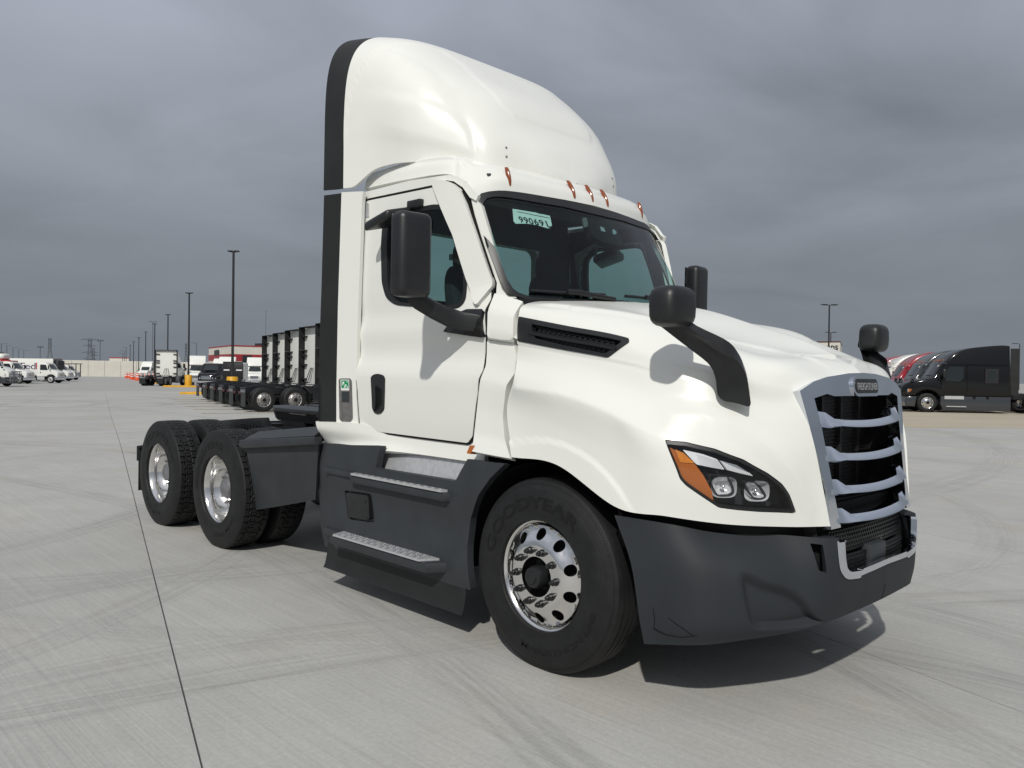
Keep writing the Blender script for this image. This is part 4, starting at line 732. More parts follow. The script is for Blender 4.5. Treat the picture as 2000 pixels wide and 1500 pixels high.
HNI = [(-1.6316, 1.4737), (-1.6303, 1.4781), (-1.6271, 1.4806), (-1.6219, 1.4814), (-1.6148, 1.4804), (-1.5821, 1.4725), (-1.5751, 1.4702), (-1.5702, 1.467), (-1.5674, 1.4631), (-1.5665, 1.4582), (-1.5678, 1.3744), (-1.5686, 1.3693), (-1.5709, 1.3644), (-1.5745, 1.3597), (-1.5796, 1.3552), (-1.6115, 1.3314), (-1.6167, 1.3282), (-1.6206, 1.3275), (-1.6232, 1.3291), (-1.6246, 1.3331), (-1.6317, 1.3857), (-1.6324, 1.391), (-1.6328, 1.3962), (-1.6331, 1.4015), (-1.6331, 1.4067)]
SEAMV = [(-1.8471, 2.0045), (-1.8408, 2.0042), (-1.7581, 1.5341), (-1.7455, 1.1837), (-1.7517, 1.1833), (-1.7643, 1.534)]
DSEAL = panel('door_seal', S_side, offset_loop(DOOR, -.014), BLACKM, T, holes=[offset_loop(DOOR, .001)], th=.03, step=.1, off=-.001, mirror=True)
for k, d in enumerate(doors):
    DSEAL[k].parent = d
    def dp(n_, ol, m_, th_, off_, step_=.1, par=None, **kw):
        a, b = panel(n_, S_side, ol, m_, par or d, th=th_, off=off_, step=step_, mirror=True, **kw)
        keep, drop = (a, b) if k == 0 else (b, a)
        bpy.data.objects.remove(drop); keep.parent = par or d; return keep
    dp('window', offset_loop(GL, -.01), GLASS, .004, -.012)
    dp('window_seal', WIN, BLACKP, .03, .008, holes=[GL], edge=.006)
    dp('pillar_trim', TRIM, WHITE, .05, .034, edge=.010, angle=50)
    dp('hinge_plate', [(-1.9079, 2.7804), (-1.9078, 2.7835), (-1.9059, 2.7853), (-1.9022, 2.7857), (-1.8967, 2.7848), (-1.8572, 2.7751), (-1.8516, 2.7732), (-1.8476, 2.7709), (-1.845, 2.768), (-1.8439, 2.7646), (-1.8364, 2.6801), (-1.837, 2.6771), (-1.8391, 2.6753), (-1.843, 2.6746), (-1.8485, 2.6753), (-1.8744, 2.6802), (-1.8801, 2.6818), (-1.8844, 2.6839), (-1.8874, 2.6867), (-1.8888, 2.6902)], ALUB, .004, .009)
    h = dp('door_handle', HND, BLACKP, .012, .010, edge=.004, holes=[HNI])
    hb = dp('handle_recess', offset_loop(HNI, -.012), BLACKM, .002, .0065, par=d)
    dp('handle_grip', [(-1.6672, 1.4797), (-1.6659, 1.4844), (-1.6624, 1.4881), (-1.6567, 1.4907), (-1.6487, 1.4923), (-1.6423, 1.493), (-1.6344, 1.4932), (-1.6288, 1.4918), (-1.6255, 1.4889), (-1.6244, 1.4844), (-1.6222, 1.372), (-1.6223, 1.3667), (-1.623, 1.3615), (-1.6243, 1.3562), (-1.626, 1.3509), (-1.6376, 1.3217), (-1.64, 1.3176), (-1.643, 1.316), (-1.6465, 1.3167), (-1.6505, 1.3199), (-1.6565, 1.3259), (-1.6603, 1.3304), (-1.663, 1.3352), (-1.6647, 1.3401), (-1.6652, 1.3453)], BLACKP, .02, .024, par=d, edge=.006)
# emblem recess on the pillar trim
# ---- side extenders behind the cab
EXW = [(-2.0702, 2.8704), (-1.8528, 2.8527), (-1.8613, 2.7801), (-1.8834, 1.9664), (-1.887, 1.6765), (-1.8863, 1.4223), (-1.8607, 1.1946), (-2.0858, 1.2074), (-2.0913, 1.4522), (-2.0887, 2.0448)]
EXB = [(-2.2587, 2.8694), (-2.0701, 2.8648), (-2.0887, 2.0448), (-2.094, 1.4522), (-2.0886, 1.2147), (-2.2821, 1.2002), (-2.2871, 1.6731), (-2.2712, 2.2008)]
ex = panel('side_extender', S_ext, EXW, WHITE, T, th=.03, step=.12, mirror=True, edge=.005)
for k, d in enumerate(ex):
    def ep(n_, ol, m_, th_, off_, par=None):
        a, b = panel(n_, S_ext, ol, m_, par or d, th=th_, off=off_, step=.12, mirror=True, edge=.001)
        keep, drop = (a, b) if k == 0 else (b, a)
        bpy.data.objects.remove(drop); keep.parent = par or d; return keep
    ep('rubber_flap', EXB, FLAP, .012, -.004)
    if k == 0:
        pl = ep('film_patch', [(-2.0659, 1.5159), (-2.0654, 1.5194), (-2.0638, 1.5224), (-2.0609, 1.5249), (-2.0568, 1.5269), (-2.0546, 1.5277), (-2.0498, 1.5293), (-2.0449, 1.5304), (-2.0398, 1.5311), (-2.0346, 1.5315), (-1.9612, 1.5332), (-1.9563, 1.5329), (-1.9519, 1.5319), (-1.948, 1.5301), (-1.9447, 1.5275), (-1.9383, 1.5214), (-1.9356, 1.5184), (-1.9337, 1.5152), (-1.9324, 1.5118), (-1.9318, 1.5083), (-1.9162, 1.2534), (-1.9164, 1.2498), (-1.9174, 1.2464), (-1.9192, 1.2431), (-1.9219, 1.24), (-1.9325, 1.2292), (-1.9358, 1.2265), (-1.9396, 1.2245), (-1.944, 1.2233), (-1.9489, 1.2228), (-2.0223, 1.2216), (-2.0273, 1.2219), (-2.0318, 1.2229), (-2.0357, 1.2247), (-2.0391, 1.2272), (-2.0456, 1.2332), (-2.0483, 1.2362), (-2.0504, 1.2393), (-2.0516, 1.2427), (-2.0522, 1.2463)], GTAPE, .002, .003)
        sk_ = ep('green_sticker', [(-2.045, 1.522), (-1.9584, 1.5241), (-1.9541, 1.4473), (-2.0379, 1.4447)], PAPER, .001, .005, par=pl)
        ep('sticker_field', [(-2.0364, 1.5167), (-1.9635, 1.5185), (-1.9596, 1.4636), (-2.033, 1.4614)], GREEN, .0005, .0058, par=pl)
        for L_ in ([(-2.0235, 1.5078), (-2.0051, 1.5082), (-2.0047, 1.4917), (-2.0152, 1.4914), (-2.015, 1.4822), (-2.0229, 1.482)], [(-2.002, 1.4881), (-1.9785, 1.4888), (-1.986, 1.4739), (-1.9962, 1.4644), (-2.0121, 1.4676), (-1.9965, 1.4754)], [(-1.9816, 1.5107), (-1.9685, 1.511), (-1.9684, 1.5055), (-1.9814, 1.5052)], [(-1.9781, 1.4741), (-1.9677, 1.4762), (-1.9649, 1.4671), (-1.978, 1.4668)]):
            ep('sticker_mark', L_, PAPER, .0004, .0064, par=pl)
        ep('film_square', [(-2.0324, 1.4356), (-1.9538, 1.4382), (-1.9521, 1.3614), (-2.0281, 1.362)], GREY, .0005, .0052, par=pl)
# ---- roof fairing with its rubber edge; creases: the raised face, its step, and the shoulder on the side
CR_A = [(2.002, .6708), (2.2553, .8397), (2.7355, .8543), (3.6117, .7315), (4.2474, .6766), (4.5785, .7281), (4.6983, .949)]; CR_A = CR_A+[(CR_A[-1][0], 1.0), (CR_A[-1][0]+.02, 1.02)]
CR_B = [(.852, .1205), (1.7424, .1329), (2.5577, .1728), (3.2961, .2255), (3.7249, .2322), (3.995, .2044), (4.2407, .1494), (4.4313, .0338)]
CR_C = [(2.3061, .4789), (2.8784, .4975), (3.3439, .4185), (3.7481, .2721), (4.0936, .1285), (4.2546, .0171)]
def fair_disp(u, v, p):
    da = polydist(CR_A, u, v, 1, 4.); db = polydist(CR_B, u, v, 1, 4.); dc = polydist(CR_C, u, v, 1, 4.)
    lo = sstep(4.3, 6.2, u)
    a = sstep(-.09, .07, da)*(.006+.012*lo)
    b = sstep(.06, -.10, db)*sstep(.05, -.5, dc-.0)*.0
    b = sstep(.13, -.16, db)*.013*sstep(1.1, 2.8, u)
    c = sstep(.26, -.26, dc)*.012*sstep(.95, .7, v)*sstep(1.2, 2.8, u)
    return (a+b+c)*sstep(.0, .04, v)
S_fair.disp = fair_disp
fairing = panel('roof_fairing', S_fair, [(1.0, 0), (8, 0), (8, 1), (1.0, 1)], WHITEF, T, th=.022, step=.06, sc=(1, 4.), both=True, edge=.004, angle=60)
S_fair.disp = None
panel('fairing_edge', S_fair, [(0, .0), (.985, .0), (.985, 1), (0, 1)], FLAP, fairing, th=.014, step=.2, sc=(1, 4.), off=.002, both=True, edge=.002, angle=60)
for px4 in [(3.7636, .0452), (3.7709, .0125), (5.3809, .2591), (5.4788, .1251)]:
    for sg in (1, -1):
        c = S_fair.ev([px4[0]], [px4[1]])[0]; n_ = S_fair.nrm([px4[0]], [px4[1]])[0]; c, n_ = c*[1, sg, 1], n_*[1, sg, 1]
        MB().tube([c-n_*.004, c+n_*.003, c+n_*.005], [.0085, .0085, .004], 10).build('fairing_bolt', STEEL, fairing, 30)
# brackets and roof bits in the gap below the fairing
box('fairing_bracket', STEEL, T, -1.85, -1.35, -.80, -.74, 3.02, 3.10)
box('fairing_bracket', STEEL, T, -1.85, -1.35, .74, .80, 3.02, 3.10)
# ---- cab back wall, floor and interior
bw = MB(); bw.add(*(lambda V, F, L: ([( -1.86, a, b) for a, b in V], F))(*fill([(-1.05, 1.1), (1.05, 1.1), (1.03, 2.4), (.97, 2.9), (.8, 3.04), (-.8, 3.04), (-.97, 2.9), (-1.03, 2.4)], [rrect(0, 2.375, 1.22, .50, .08)], .3)))
v0 = list(bw.v); n0 = len(v0); bw.add([(x+.09, y, z) for x, y, z in v0], [f[::-1] for f in bw.f[:]])
back = bw.build('cab_back', WHITE, T, recalc=False)
MB().add([(-1.765, y, z) for y, z in [(-1.0, 1.1), (1.0, 1.1), (1.0, 2.125), (-1.0, 2.125)]]+[(-1.765, y, z) for y, z in [(-1.0, 2.625), (1.0, 2.625), (.95, 2.95), (-.95, 2.95)]]+[(-1.765, y, z) for y, z in [(-1.0, 2.125), (-.61, 2.125), (-.61, 2.625), (-1.0, 2.625)]]+[(-1.765, -y, z) for y, z in [(-1.0, 2.125), (-.61, 2.125), (-.61, 2.625), (-1.0, 2.625)]], [(0, 1, 2, 3), (4, 5, 6, 7), (8, 9, 10, 11), (12, 13, 14, 15)]).build('rear_lining', INTER, back)
MB().add([(-1.82, y, z) for y, z in [(-.62, 2.12), (.62, 2.12), (.62, 2.63), (-.62, 2.63)]], [(0, 1, 2, 3)]).build('rear_window', GLASS, back)
box('cab_floor', INTER, T, -1.84, -.45, -1.03, 1.03, 1.12, 1.17)
box('head_lining', INTER, T, -1.76, -1.0, -.9, .9, 2.86, 2.90)
box('firewall', BLACKM, T, -.62, -.5, -1.0, 1.0, 1.0, 1.9)
dash = MB().prism([(-.52, 1.25), (-.95, 1.35), (-1.0, 1.85), (-.92, 1.98), (-.66, 2.05), (-.50, 2.02)], -.94, .94, 'y', .03); dash = dash.build('dashboard', SEAT, T)
MB().lathe([(.205, 0), (.222, .014), (.24, 0), (.222, -.014), (.205, 0)], 32, 'x', (0, 0, 0)).box(-.02, .02, -.2, .2, -.02, .02).build('steering_wheel', SEAT, dash, loc=(-1.02, .45, 1.98), rot=(0, R(25), 0))
def seat(y):
    s_ = MB().box(-1.42, -.98, y-.25, y+.25, 1.50, 1.64, .05).build('seat', SEAT, T)
    v, f = superbox((-1.40, y, 1.97), (.15, .48, .80), 4.5, shear=(-.9, 0)); MB().add(v, f).build('backrest', SEAT, s_)
    v, f = superbox((-1.47, y, 2.42), (.11, .30, .22), 3.5); MB().add(v, f).build('headrest', SEAT, s_)
    box('pedestal', SEAT, s_, -1.35, -1.05, y-.16, y+.16, 1.17, 1.51)
seat(-.43); seat(.43)
# upper parts seen through glass: sun visors and overhead console
box('overhead_console', INTER, T, -1.2, -.84, -.85, .85, 2.76, 2.88, .03)
# A pillar fillers beside the windscreen
AP = [(-.815, 2.6729), (-.7683, 2.6562), (-.7431, 2.6289), (-.6636, 2.4044), (-.582, 2.1683), (-.5117, 2.0724), (-.4432, 2.029), (-.3624, 1.9484), (-.5994, 1.9806), (-.6266, 2.1032), (-.6292, 2.1474), (-.7283, 2.417), (-.7853, 2.5753)]
panel('pillar', S_side, AP, WHITE, T, th=.04, step=.07, off=-.013, mirror=True)
# ---- sill below door and extender
S_sill = Loft([[(-2.28, -1.10, 1.035), (-2.29, -1.135, 1.09), (-2.30, -1.175, 1.15), (-2.31, -1.185, 1.205)], [(-1.98, -1.15, 1.03), (-1.98, -1.13, 1.08), (-1.98, -1.15, 1.15), (-1.98, -1.155, 1.215)],
               [(-1.78, -1.165, 1.035), (-1.78, -1.12, 1.09), (-1.78, -1.12, 1.15), (-1.78, -1.115, 1.215)], [(-1.55, -1.155, 1.055), (-1.55, -1.115, 1.10), (-1.55, -1.10, 1.14), (-1.55, -1.09, 1.185)],
               [(-1.2, -1.115, 1.06), (-1.2, -1.10, 1.10), (-1.2, -1.09, 1.14), (-1.2, -1.08, 1.185)], [(-.55, -1.11, 1.06), (-.55, -1.10, 1.10), (-.55, -1.09, 1.14), (-.55, -1.08, 1.19)]])
panel('sill', S_sill, [(0, 0), (5, 0), (5, 3), (0, 3)], WHITE, T, th=.03, step=.2, mirror=True, edge=.006, angle=50)
panel('side_marker', S_sk, [(-.5807, 1.1635), (-.5786, 1.1661), (-.5759, 1.1681), (-.5725, 1.1694), (-.5683, 1.1701), (-.5504, 1.1715), (-.5467, 1.1715), (-.5445, 1.1706), (-.5437, 1.1689), (-.5445, 1.1664), (-.5632, 1.1252), (-.5648, 1.1227), (-.5672, 1.1209), (-.5704, 1.1199), (-.5745, 1.1197), (-.593, 1.1203), (-.5967, 1.1208), (-.599, 1.122), (-.5999, 1.1239), (-.5993, 1.1264)], AMBER, T, th=.05, step=.05, off=.006, mirror=True)
# ---- side skirts with steps
ARCH = [(984,908),(957.6,933.6),(935,965.6),(919,1013.6),(912.8,1064.7),(912.5,1100),(920.8,1152.7)]
SK = [(-2.4761, 1.0164), (-2.4759, 1.0215), (-2.4696, 1.0257), (-2.4571, 1.029), (-2.4386, 1.0313), (-2.0625, 1.0635), (-2.0524, 1.0641), (-2.0424, 1.0646), (-2.0324, 1.0649), (-2.0224, 1.0652), (-1.884, 1.0678), (-1.8743, 1.0681), (-1.8648, 1.0684), (-1.8552, 1.0689), (-1.8457, 1.0696), (-1.4883, 1.0954), (-1.4809, 1.0953), (-1.4759, 1.0938), (-1.4733, 1.0908), (-1.4731, 1.0865), (-1.5084, .9497), (-1.5088, .9451), (-1.5067, .9419), (-1.5019, .94), (-1.4945, .9394), (-.7058, .9465), (-.6993, .9471), (-.6937, .9488), (-.6891, .9515), (-.6854, .9554), (-.6004, 1.0814), (-.5972, 1.085), (-.593, 1.0876), (-.5878, 1.0892), (-.5816, 1.0897), (-.4007, 1.0888), (-.3943, 1.0888), (-.388, 1.0888), (-.3816, 1.089), (-.3753, 1.0892), (-.2895, 1.0928), (-.287, 1.0926), (-.2854, 1.0919), (-.2847, 1.0907), (-.285, 1.089), (-.2853, 1.0881), (-.2861, 1.0862), (-.2872, 1.0843), (-.2886, 1.0826), (-.2904, 1.0809), (-.3797, 1.0067), (-.3839, 1.0032), (-.3878, .9995), (-.3915, .9957), (-.395, .9918), (-.4751, .9025), (-.4788, .8984), (-.482, .8941), (-.4849, .8897), (-.4874, .8852), (-.5731, .7441), (-.5756, .7393), (-.5777, .7346), (-.5794, .7298), (-.5807, .7251), (-.6038, .5841), (-.6042, .5795), (-.6043, .575), (-.6042, .5705), (-.6039, .566), (-.5934, .48), (-.5929, .4756), (-.5922, .4712), (-.5912, .4669), (-.5901, .4626), (-.5766, .3195), (-.5774, .3154), (-.5799, .3125), (-.584, .3106), (-.5898, .31), (-2.2719, .2647), (-2.2911, .2626), (-2.3044, .263), (-2.3118, .2657), (-2.3133, .2708), (-2.3908, .537), (-2.3953, .542), (-2.3996, .547), (-2.4037, .5521), (-2.4075, .5573), (-2.4774, .7432), (-2.4771, .7492), (-2.4763, .7553), (-2.4748, .7614), (-2.4727, .7677)]
CVR = [(-1.9217, .7209), (-1.9206, .7304), (-1.9142, .7374), (-1.9024, .7419), (-1.8856, .7439), (-1.6254, .754), (-1.6095, .7533), (-1.598, .7498), (-1.5909, .7436), (-1.5879, .7346), (-1.5547, .5853), (-1.5541, .5766), (-1.5585, .57), (-1.5683, .5656), (-1.5833, .5633), (-1.8297, .5458), (-1.8467, .5459), (-1.8602, .5488), (-1.8701, .5546), (-1.8762, .5632)]
sk = panel('side_skirt', S_sk, SK, GREY, T, th=.05, step=.08, mirror=True, edge=.008, holes=[CVR])
def plank(n_, m_, par, x0, x1, y0, y1, z0, z1, sg, cut0=.0, cut1=.10, r=.0):
    """a step board: outer edge shorter at the front end"""
    poly = [(x0, y0), (x1-cut1, y0), (x1, y1), (x0+cut0, y1)]; poly = [(a, b*sg) for a, b in poly]
    return MB().prism(poly, z0, z1, 'z', r).build(n_, m_, par)
for k, d in enumerate(sk):
    sg = (1, -1)[k]
    def sp(n_, ol, m_, th_, off_, par=None, S=S_sk, **kw):
        a, b = panel(n_, S, ol, m_, par or d, th=th_, off=off_, step=.12, mirror=True, **kw)
        keep, drop = (a, b) if k == 0 else (b, a)
        bpy.data.objects.remove(drop); keep.parent = par or d; return keep
    ac = sp('access_cover', offset_loop(CVR, .006), BLACKP, .02, -.018, edge=.006)
    sp('cover_lid', [(-1.884, .711), (-1.8829, .7205), (-1.8765, .7275), (-1.8648, .7321), (-1.8481, .7343), (-1.6454, .7441), (-1.6295, .7435), (-1.6184, .74), (-1.612, .7337), (-1.6101, .7245), (-1.6005, .5961), (-1.6015, .5871), (-1.6071, .5803), (-1.6176, .5758), (-1.633, .5736), (-1.807, .5631), (-1.8239, .5633), (-1.8371, .5664), (-1.8465, .5723), (-1.852, .5811)], BLACKP, .03, .012, par=ac, edge=.008)
    for c_ in [(-1.6498, .6963), (-1.6312, .5812)]:
        cc = S_sk.ev([c_[0]], [c_[1]])[0]*[1, sg, 1]; MB().tube([cc+[0, -.011*sg, 0], cc+[0, -.016*sg, 0]], .012, 10).build('cover_bolt', FRAME, ac)
    # kick plate
    kp = MB().add([(x, y*sg, z) for x, y, z in ((-1.70, -1.13, .885), (-.80, -1.13, .905), (-.70, -1.07, 1.085), (-1.635, -1.07, 1.075), (-1.70, -1.16, .885), (-.80, -1.16, .905))], [(0, 1, 2, 3), (4, 5, 1, 0)]).build('kick_plate', ALUB, d)
    MB().tube([(-1.665, -1.10*sg, 1.04), (-1.665, -1.125*sg, 1.035)], .011, 8).build('kick_bolt', STEEL, kp)
    # upper step with its grey ledge
    st = plank('step', ALUB, d, -1.745, -.745, -1.245, -1.12, .873, .887, sg, .0, .03)
    plank('step_ledge', GREY, st, -1.77, -.70, -1.235, -1.10, .815, .872, sg, 0, .06, .012)
    s2 = plank('step', ALUB, d, -1.87, -.84, -1.30, -1.165, .440, .453, sg, -.05, .07)
    plank('step_ledge', GREY, s2, -1.93, -.75, -1.29, -1.12, .372, .439, sg, 0, .10, .015)
    plank('step_lip', ALUB, s2, -1.80, -.80, -1.172, -1.160, .453, .497, sg, 0, 0)
    for (sp_, z0, y0, y1, x0, x1) in ((st, .887, -1.235, -1.135, -1.71, -.79), (s2, .453, -1.29, -1.185, -1.84, -.93)):
        dm = MB(); nx = int((x1-x0)/.035)
        for j in range(4):
            for i in range(nx):
                cx_ = x0+(i+.5+(.5 if j % 2 else 0))*(x1-x0)/nx; cy_ = y0+(j+.5)*(y1-y0)/4; a = R(45 if (i+j) % 2 else -45); ca, sa = math.cos(a), math.sin(a)
                L_ = [(.013, 0), (0, .004), (-.013, 0), (0, -.004)]
                b_ = [(cx_+p*ca-q_*sa, (cy_+p*sa+q_*ca)*sg, z0+.0002) for p, q_ in L_]
                dm.add(b_+[(cx_, cy_*sg, z0+.004)], [(0, 1, 4), (1, 2, 4), (2, 3, 4), (3, 0, 4)])
        tag(dm.build('tread_pattern', ALUP, sp_, 20), kind='stuff')
    for z0, z1, y0 in ((.845, .885, -1.222), (.395, .445, -1.215)):
        MB().prism([(-2.18, -1.16*sg), (-2.15, (y0+.012)*sg), (-1.70, y0*sg), (-1.70, -1.16*sg)], z0, z1, 'z', .008).build('skirt_rib', GREY, d)
    # rubber ground flap
    fl = MB(); secs = []
    for x in np.linspace(-2.15, -.62, 8): secs.append([(x, (-1.165-.0*x)*sg, .33), (x, -1.17*sg, .25), (x-.0, -1.185*sg, .18+.0*x), (x, -1.20*sg, .155), (x, -1.185*sg, .155), (x, -1.15*sg, .33)])
    fl.rings(secs).build('ground_flap', FLAP, d, 30)
# ---- wheel arch liners and engine bay
lin = MB()
for sg in (-1, 1):
    ring = [[(.68*math.cos(a)*1.0, y*sg, .50+.62*math.sin(a)) for a in np.linspace(R(-8), R(188), 22)] for y in (1.14, .62)]
    lin.rings(ring, cap=False, close=False)
    lin.add([(x, .62*sg, z) for x, z in ((-.7, .35), (.7, .35), (.7, 1.2), (-.7, 1.2))], [(0, 1, 2, 3)])
tag(lin.build('wheel_arch_liner', BLACKM, T, recalc=False), kind='stuff')
box('engine_block', BLACKM, T, -.5, 1.0, -.45, .45, .55, 1.35)
MB().tube([(0, -1.0, .5), (0, 1.0, .5)], .06, 10).build('front_axle', FRAME, T)
# ---- cab mirrors
for sg in (1, -1):
    mv, mf = MB().box(-.925, -.79, -1.60, -1.375, 2.035, 2.52, .045, 4).v, None
    mb_ = MB().box(-.92, -.79, -1.605, -1.385, 2.035, 2.525, .045, 4)
    mb_.v = [(x+.10*(y+1.49)+.075, y*sg, z-.012) for x, y, z in mb_.v]
    mr = mb_.build('cab_mirror', BLACKP, T, 60)
    ap = [(-.8337, -1.46, 2.0556), (-.8114, -1.42, 2.0158), (-.7934, -1.33, 1.9701), (-.7705, -1.23, 1.93), (-.7171, -1.15, 1.9054), (-.6418, -1.085, 1.8915)]
    secs = []
    for i, (x, y, z) in enumerate(ap):
        hh = (.05, .058, .058, .06, .056, .05)[i]; ww = (.04, .04, .035, .035, .03, .03)[i]
        secs.append([(x+ww*math.cos(a)*.7, (y+ww*math.cos(a)*.5)*sg, z+hh*math.sin(a)) for a in np.linspace(0, 2*math.pi, 12, endpoint=False)])
    MB().rings(secs).build('mirror_arm', BLACKP, mr, 60)
    BR = [(-.9321, 1.8452), (-.938, 1.8463), (-.9408, 1.8481), (-.9406, 1.8506), (-.9375, 1.8538), (-.8284, 1.9576), (-.8247, 1.9608), (-.8205, 1.9636), (-.8157, 1.9658), (-.8104, 1.9676), (-.7853, 1.9745), (-.7798, 1.9758), (-.774, 1.9766), (-.768, 1.9769), (-.7618, 1.9767), (-.6612, 1.9699), (-.6556, 1.9689), (-.6507, 1.9668), (-.6466, 1.9636), (-.6433, 1.9593), (-.5815, 1.817), (-.5824, 1.8131), (-.5851, 1.8105), (-.5893, 1.8093), (-.5951, 1.8093)]
    b_ = panel('mirror_bracket', S_side, BR, BLACKP, mr, th=.03, step=.08, off=.028, edge=.008, mirror=True)
    bpy.data.objects.remove(b_[1] if sg == 1 else b_[0])
    MB().box(-.838, -.832, (-1.59 if sg == 1 else 1.40), (-1.40 if sg == 1 else 1.59), 2.06, 2.50).build('mirror_glass', CHROME, mr)
    # look-down mirror above the window
    ld = MB().box(-1.68, -1.42, -1.26, -1.08, 2.60, 2.665, .022, 3); ld.v = [(x+.10-.25*(y+1.1)*-1, y*sg, z+.22*(x+1.5)+.25*(y+1.1)) for x, y, z in ld.v]
    lo = ld.build('look_down_mirror', BLACKP, T, 60)
    br_ = MB().box(-1.36, -1.22, -1.10, -1.03, 2.665, 2.72, .01); br_.v = [(x, y*sg, z) for x, y, z in br_.v]; br_.build('mirror_foot', BLACKP, lo)
# ---- chassis
for sg in (-1, 1): box('frame_rail', FRAME, T, -5.72, .9, sg*.43-.04, sg*.43+.04, .70, .97)
for x in (-2.2, -3.2, -4.55, -5.62): box('crossmember', FRAME, T, x-.06, x+.06, -.42, .42, .74, .94)
box('tail_plate', FRAME, T, -5.76, -5.72, -.5, .5, .66, .96, .01)
fw = MB()
# fifth wheel: a plate with a throat, sloping rearward ramps
pl_ = [(-3.45, -.46), (-3.62, -.48), (-4.25, -.48), (-4.62, -.30), (-4.66, -.10), (-4.2, -.06), (-4.05, 0), (-4.2, .06), (-4.66, .10), (-4.62, .30), (-4.25, .48), (-3.62, .48), (-3.45, .46)]
fwo = MB().prism(pl_, 1.16, 1.205, 'z', .01).build('fifth_wheel', FRAME, T)
skl = MB()
for a, b in zip(pl_, pl_[1:]+pl_[:1]):
    if abs(a[1]) > .28 or abs(b[1]) > .28: skl.add([(a[0], a[1], 1.16), (b[0], b[1], 1.16), (b[0]*.99-.03, b[1]*.93, 1.08), (a[0]*.99-.03, a[1]*.93, 1.08)], [(0, 1, 2, 3)])
skl.build('plate_skirt', FRAME, fwo)
for sg in (-1, 1):
    MB().prism([(-4.3, .97), (-3.75, .97), (-3.9, 1.13), (-4.15, 1.13)], sg*.34-.05, sg*.34+.05, 'y', .01).build('pivot_bracket', FRAME, fwo)
    MB().prism([(-4.45, .972), (-4.55, 1.085), (-4.75, 1.07), (-5.65, .985), (-5.65, .972)], sg*.43-.05, sg*.43+.05, 'y').build('pickup_ramp', FRAME, T)
box('slider_rail', FRAME, T, -4.9, -3.2, -.50, -.40, .972, 1.0); box('slider_rail', FRAME, T, -4.9, -3.2, .40, .50, .972, 1.0)
nt_ = MB()
for i in range(26):
    for sg in (-1, 1): x = -4.85+i*.062; nt_.box(x, x+.03, sg*.52-.02, sg*.52+.02, .97, 1.012)
tag(nt_.build('slider_teeth', FRAME, T), kind='stuff')
box('deck_plate', FRAME, T, -3.35, -1.95, -.55, .55, .985, 1.0)
for i, y in enumerate((-.25, -.12, .0, .14, .27)):
    x0 = -1.9; MB().tube([(x0, y, 1.55), (x0-.12, y, 1.25+.04*i), (x0-.3, y*1.1, 1.06), (x0-.9, y, 1.03), (x0-1.6, y*.8, 1.02)], .018, 8).build('air_hose', FRAME, T)
for sg in (-1, 1):
    MB().lathe([(.0, -.35), (.12, -.33), (.14, -.28), (.14, .28), (.12, .33), (0, .35)], 20, 'x', (-2.75, sg*.66, .74)).build('air_tank', FRAME, T)
MB().tube([(-2.05, -.98, 1.02), (-2.6, -.9, 1.02), (-2.75, -.6, 1.0)], .05, 10).build('intake_pipe', FRAME, T)
MB().tube([(-2.28, -1.02, 1.0), (-2.45, -1.02, 1.0)], .045, 12).build('pipe_end', STEEL, T)
hp = MB().tube([(-2.35, .22, 1.0), (-2.35, .22, 2.62)], .03, 8); hp.box(-2.39, -2.31, .14, .30, 2.55, 2.6); hp.build('hose_post', FRAME, T)
# quarter fender ahead of the drive wheels
for sg in (1, -1):
    _q = [[(-3.3878, -1.1, .3879), (-3.3756, -1.15, .6799), (-3.3839, -1.18, .832), (-3.4324, -1.185, .9444)], [(-2.9205, -1.09, .4891), (-2.8616, -1.14, .7556), (-2.8181, -1.175, .9046), (-2.8109, -1.185, 1.0107)], [(-2.4712, -1.08, .5921), (-2.3723, -1.13, .8265), (-2.2953, -1.17, .9708), (-2.2592, -1.185, 1.077)]]
    S_q = Loft([[(x, y*sg, z) for x, y, z in r_] for r_ in _q])
    qf = panel('quarter_fender', S_q, [(0, 0), (2, 0), (2, 3), (0, 3)], GREY, T, th=.02*sg, step=.25, edge=.0)
    lg = MB().prism([(-3.455, .935), (-3.43, .985), (-2.25, 1.095), (-2.25, 1.04), (-3.38, .915)], -1.235 if sg == 1 else 1.16, -1.16 if sg == 1 else 1.235, 'y', .012); lg.build('fender_ledge', GREY, qf)
    tp = MB().add([(x, y*sg, z) for x, y, z in ((-3.46, -1.18, .985), (-2.33, -1.18, 1.10), (-2.62, -.90, 1.145), (-3.75, -.90, 1.02), (-3.46, -1.18, .965), (-2.33, -1.18, 1.08), (-2.62, -.90, 1.125), (-3.75, -.90, 1.0))], [(0, 1, 2, 3), (7, 6, 5, 4), (0, 4, 5, 1), (3, 2, 6, 7), (0, 3, 7, 4), (1, 5, 6, 2)])
    tp.build('fender_top', GREY, qf)
# mud flaps at the tail
for sg in (1, -1):
    mf_ = box('mud_flap', BLACKP, T, -5.80, -5.785, min(sg*-1.20, sg*-.63), max(sg*-1.20, sg*-.63), .27, .70, .005)
    MB().tube([(-5.79, -1.20*sg, .72), (-5.77, -.9*sg, .76), (-5.75, -.4*sg, .86)], .022, 8).build('flap_hanger', FRAME, mf_)
    box('flap_weight', FRAME, mf_, -5.83, -5.80, min(sg*-1.21, sg*-.75), max(sg*-1.21, sg*-.75), .58, .74, .01)
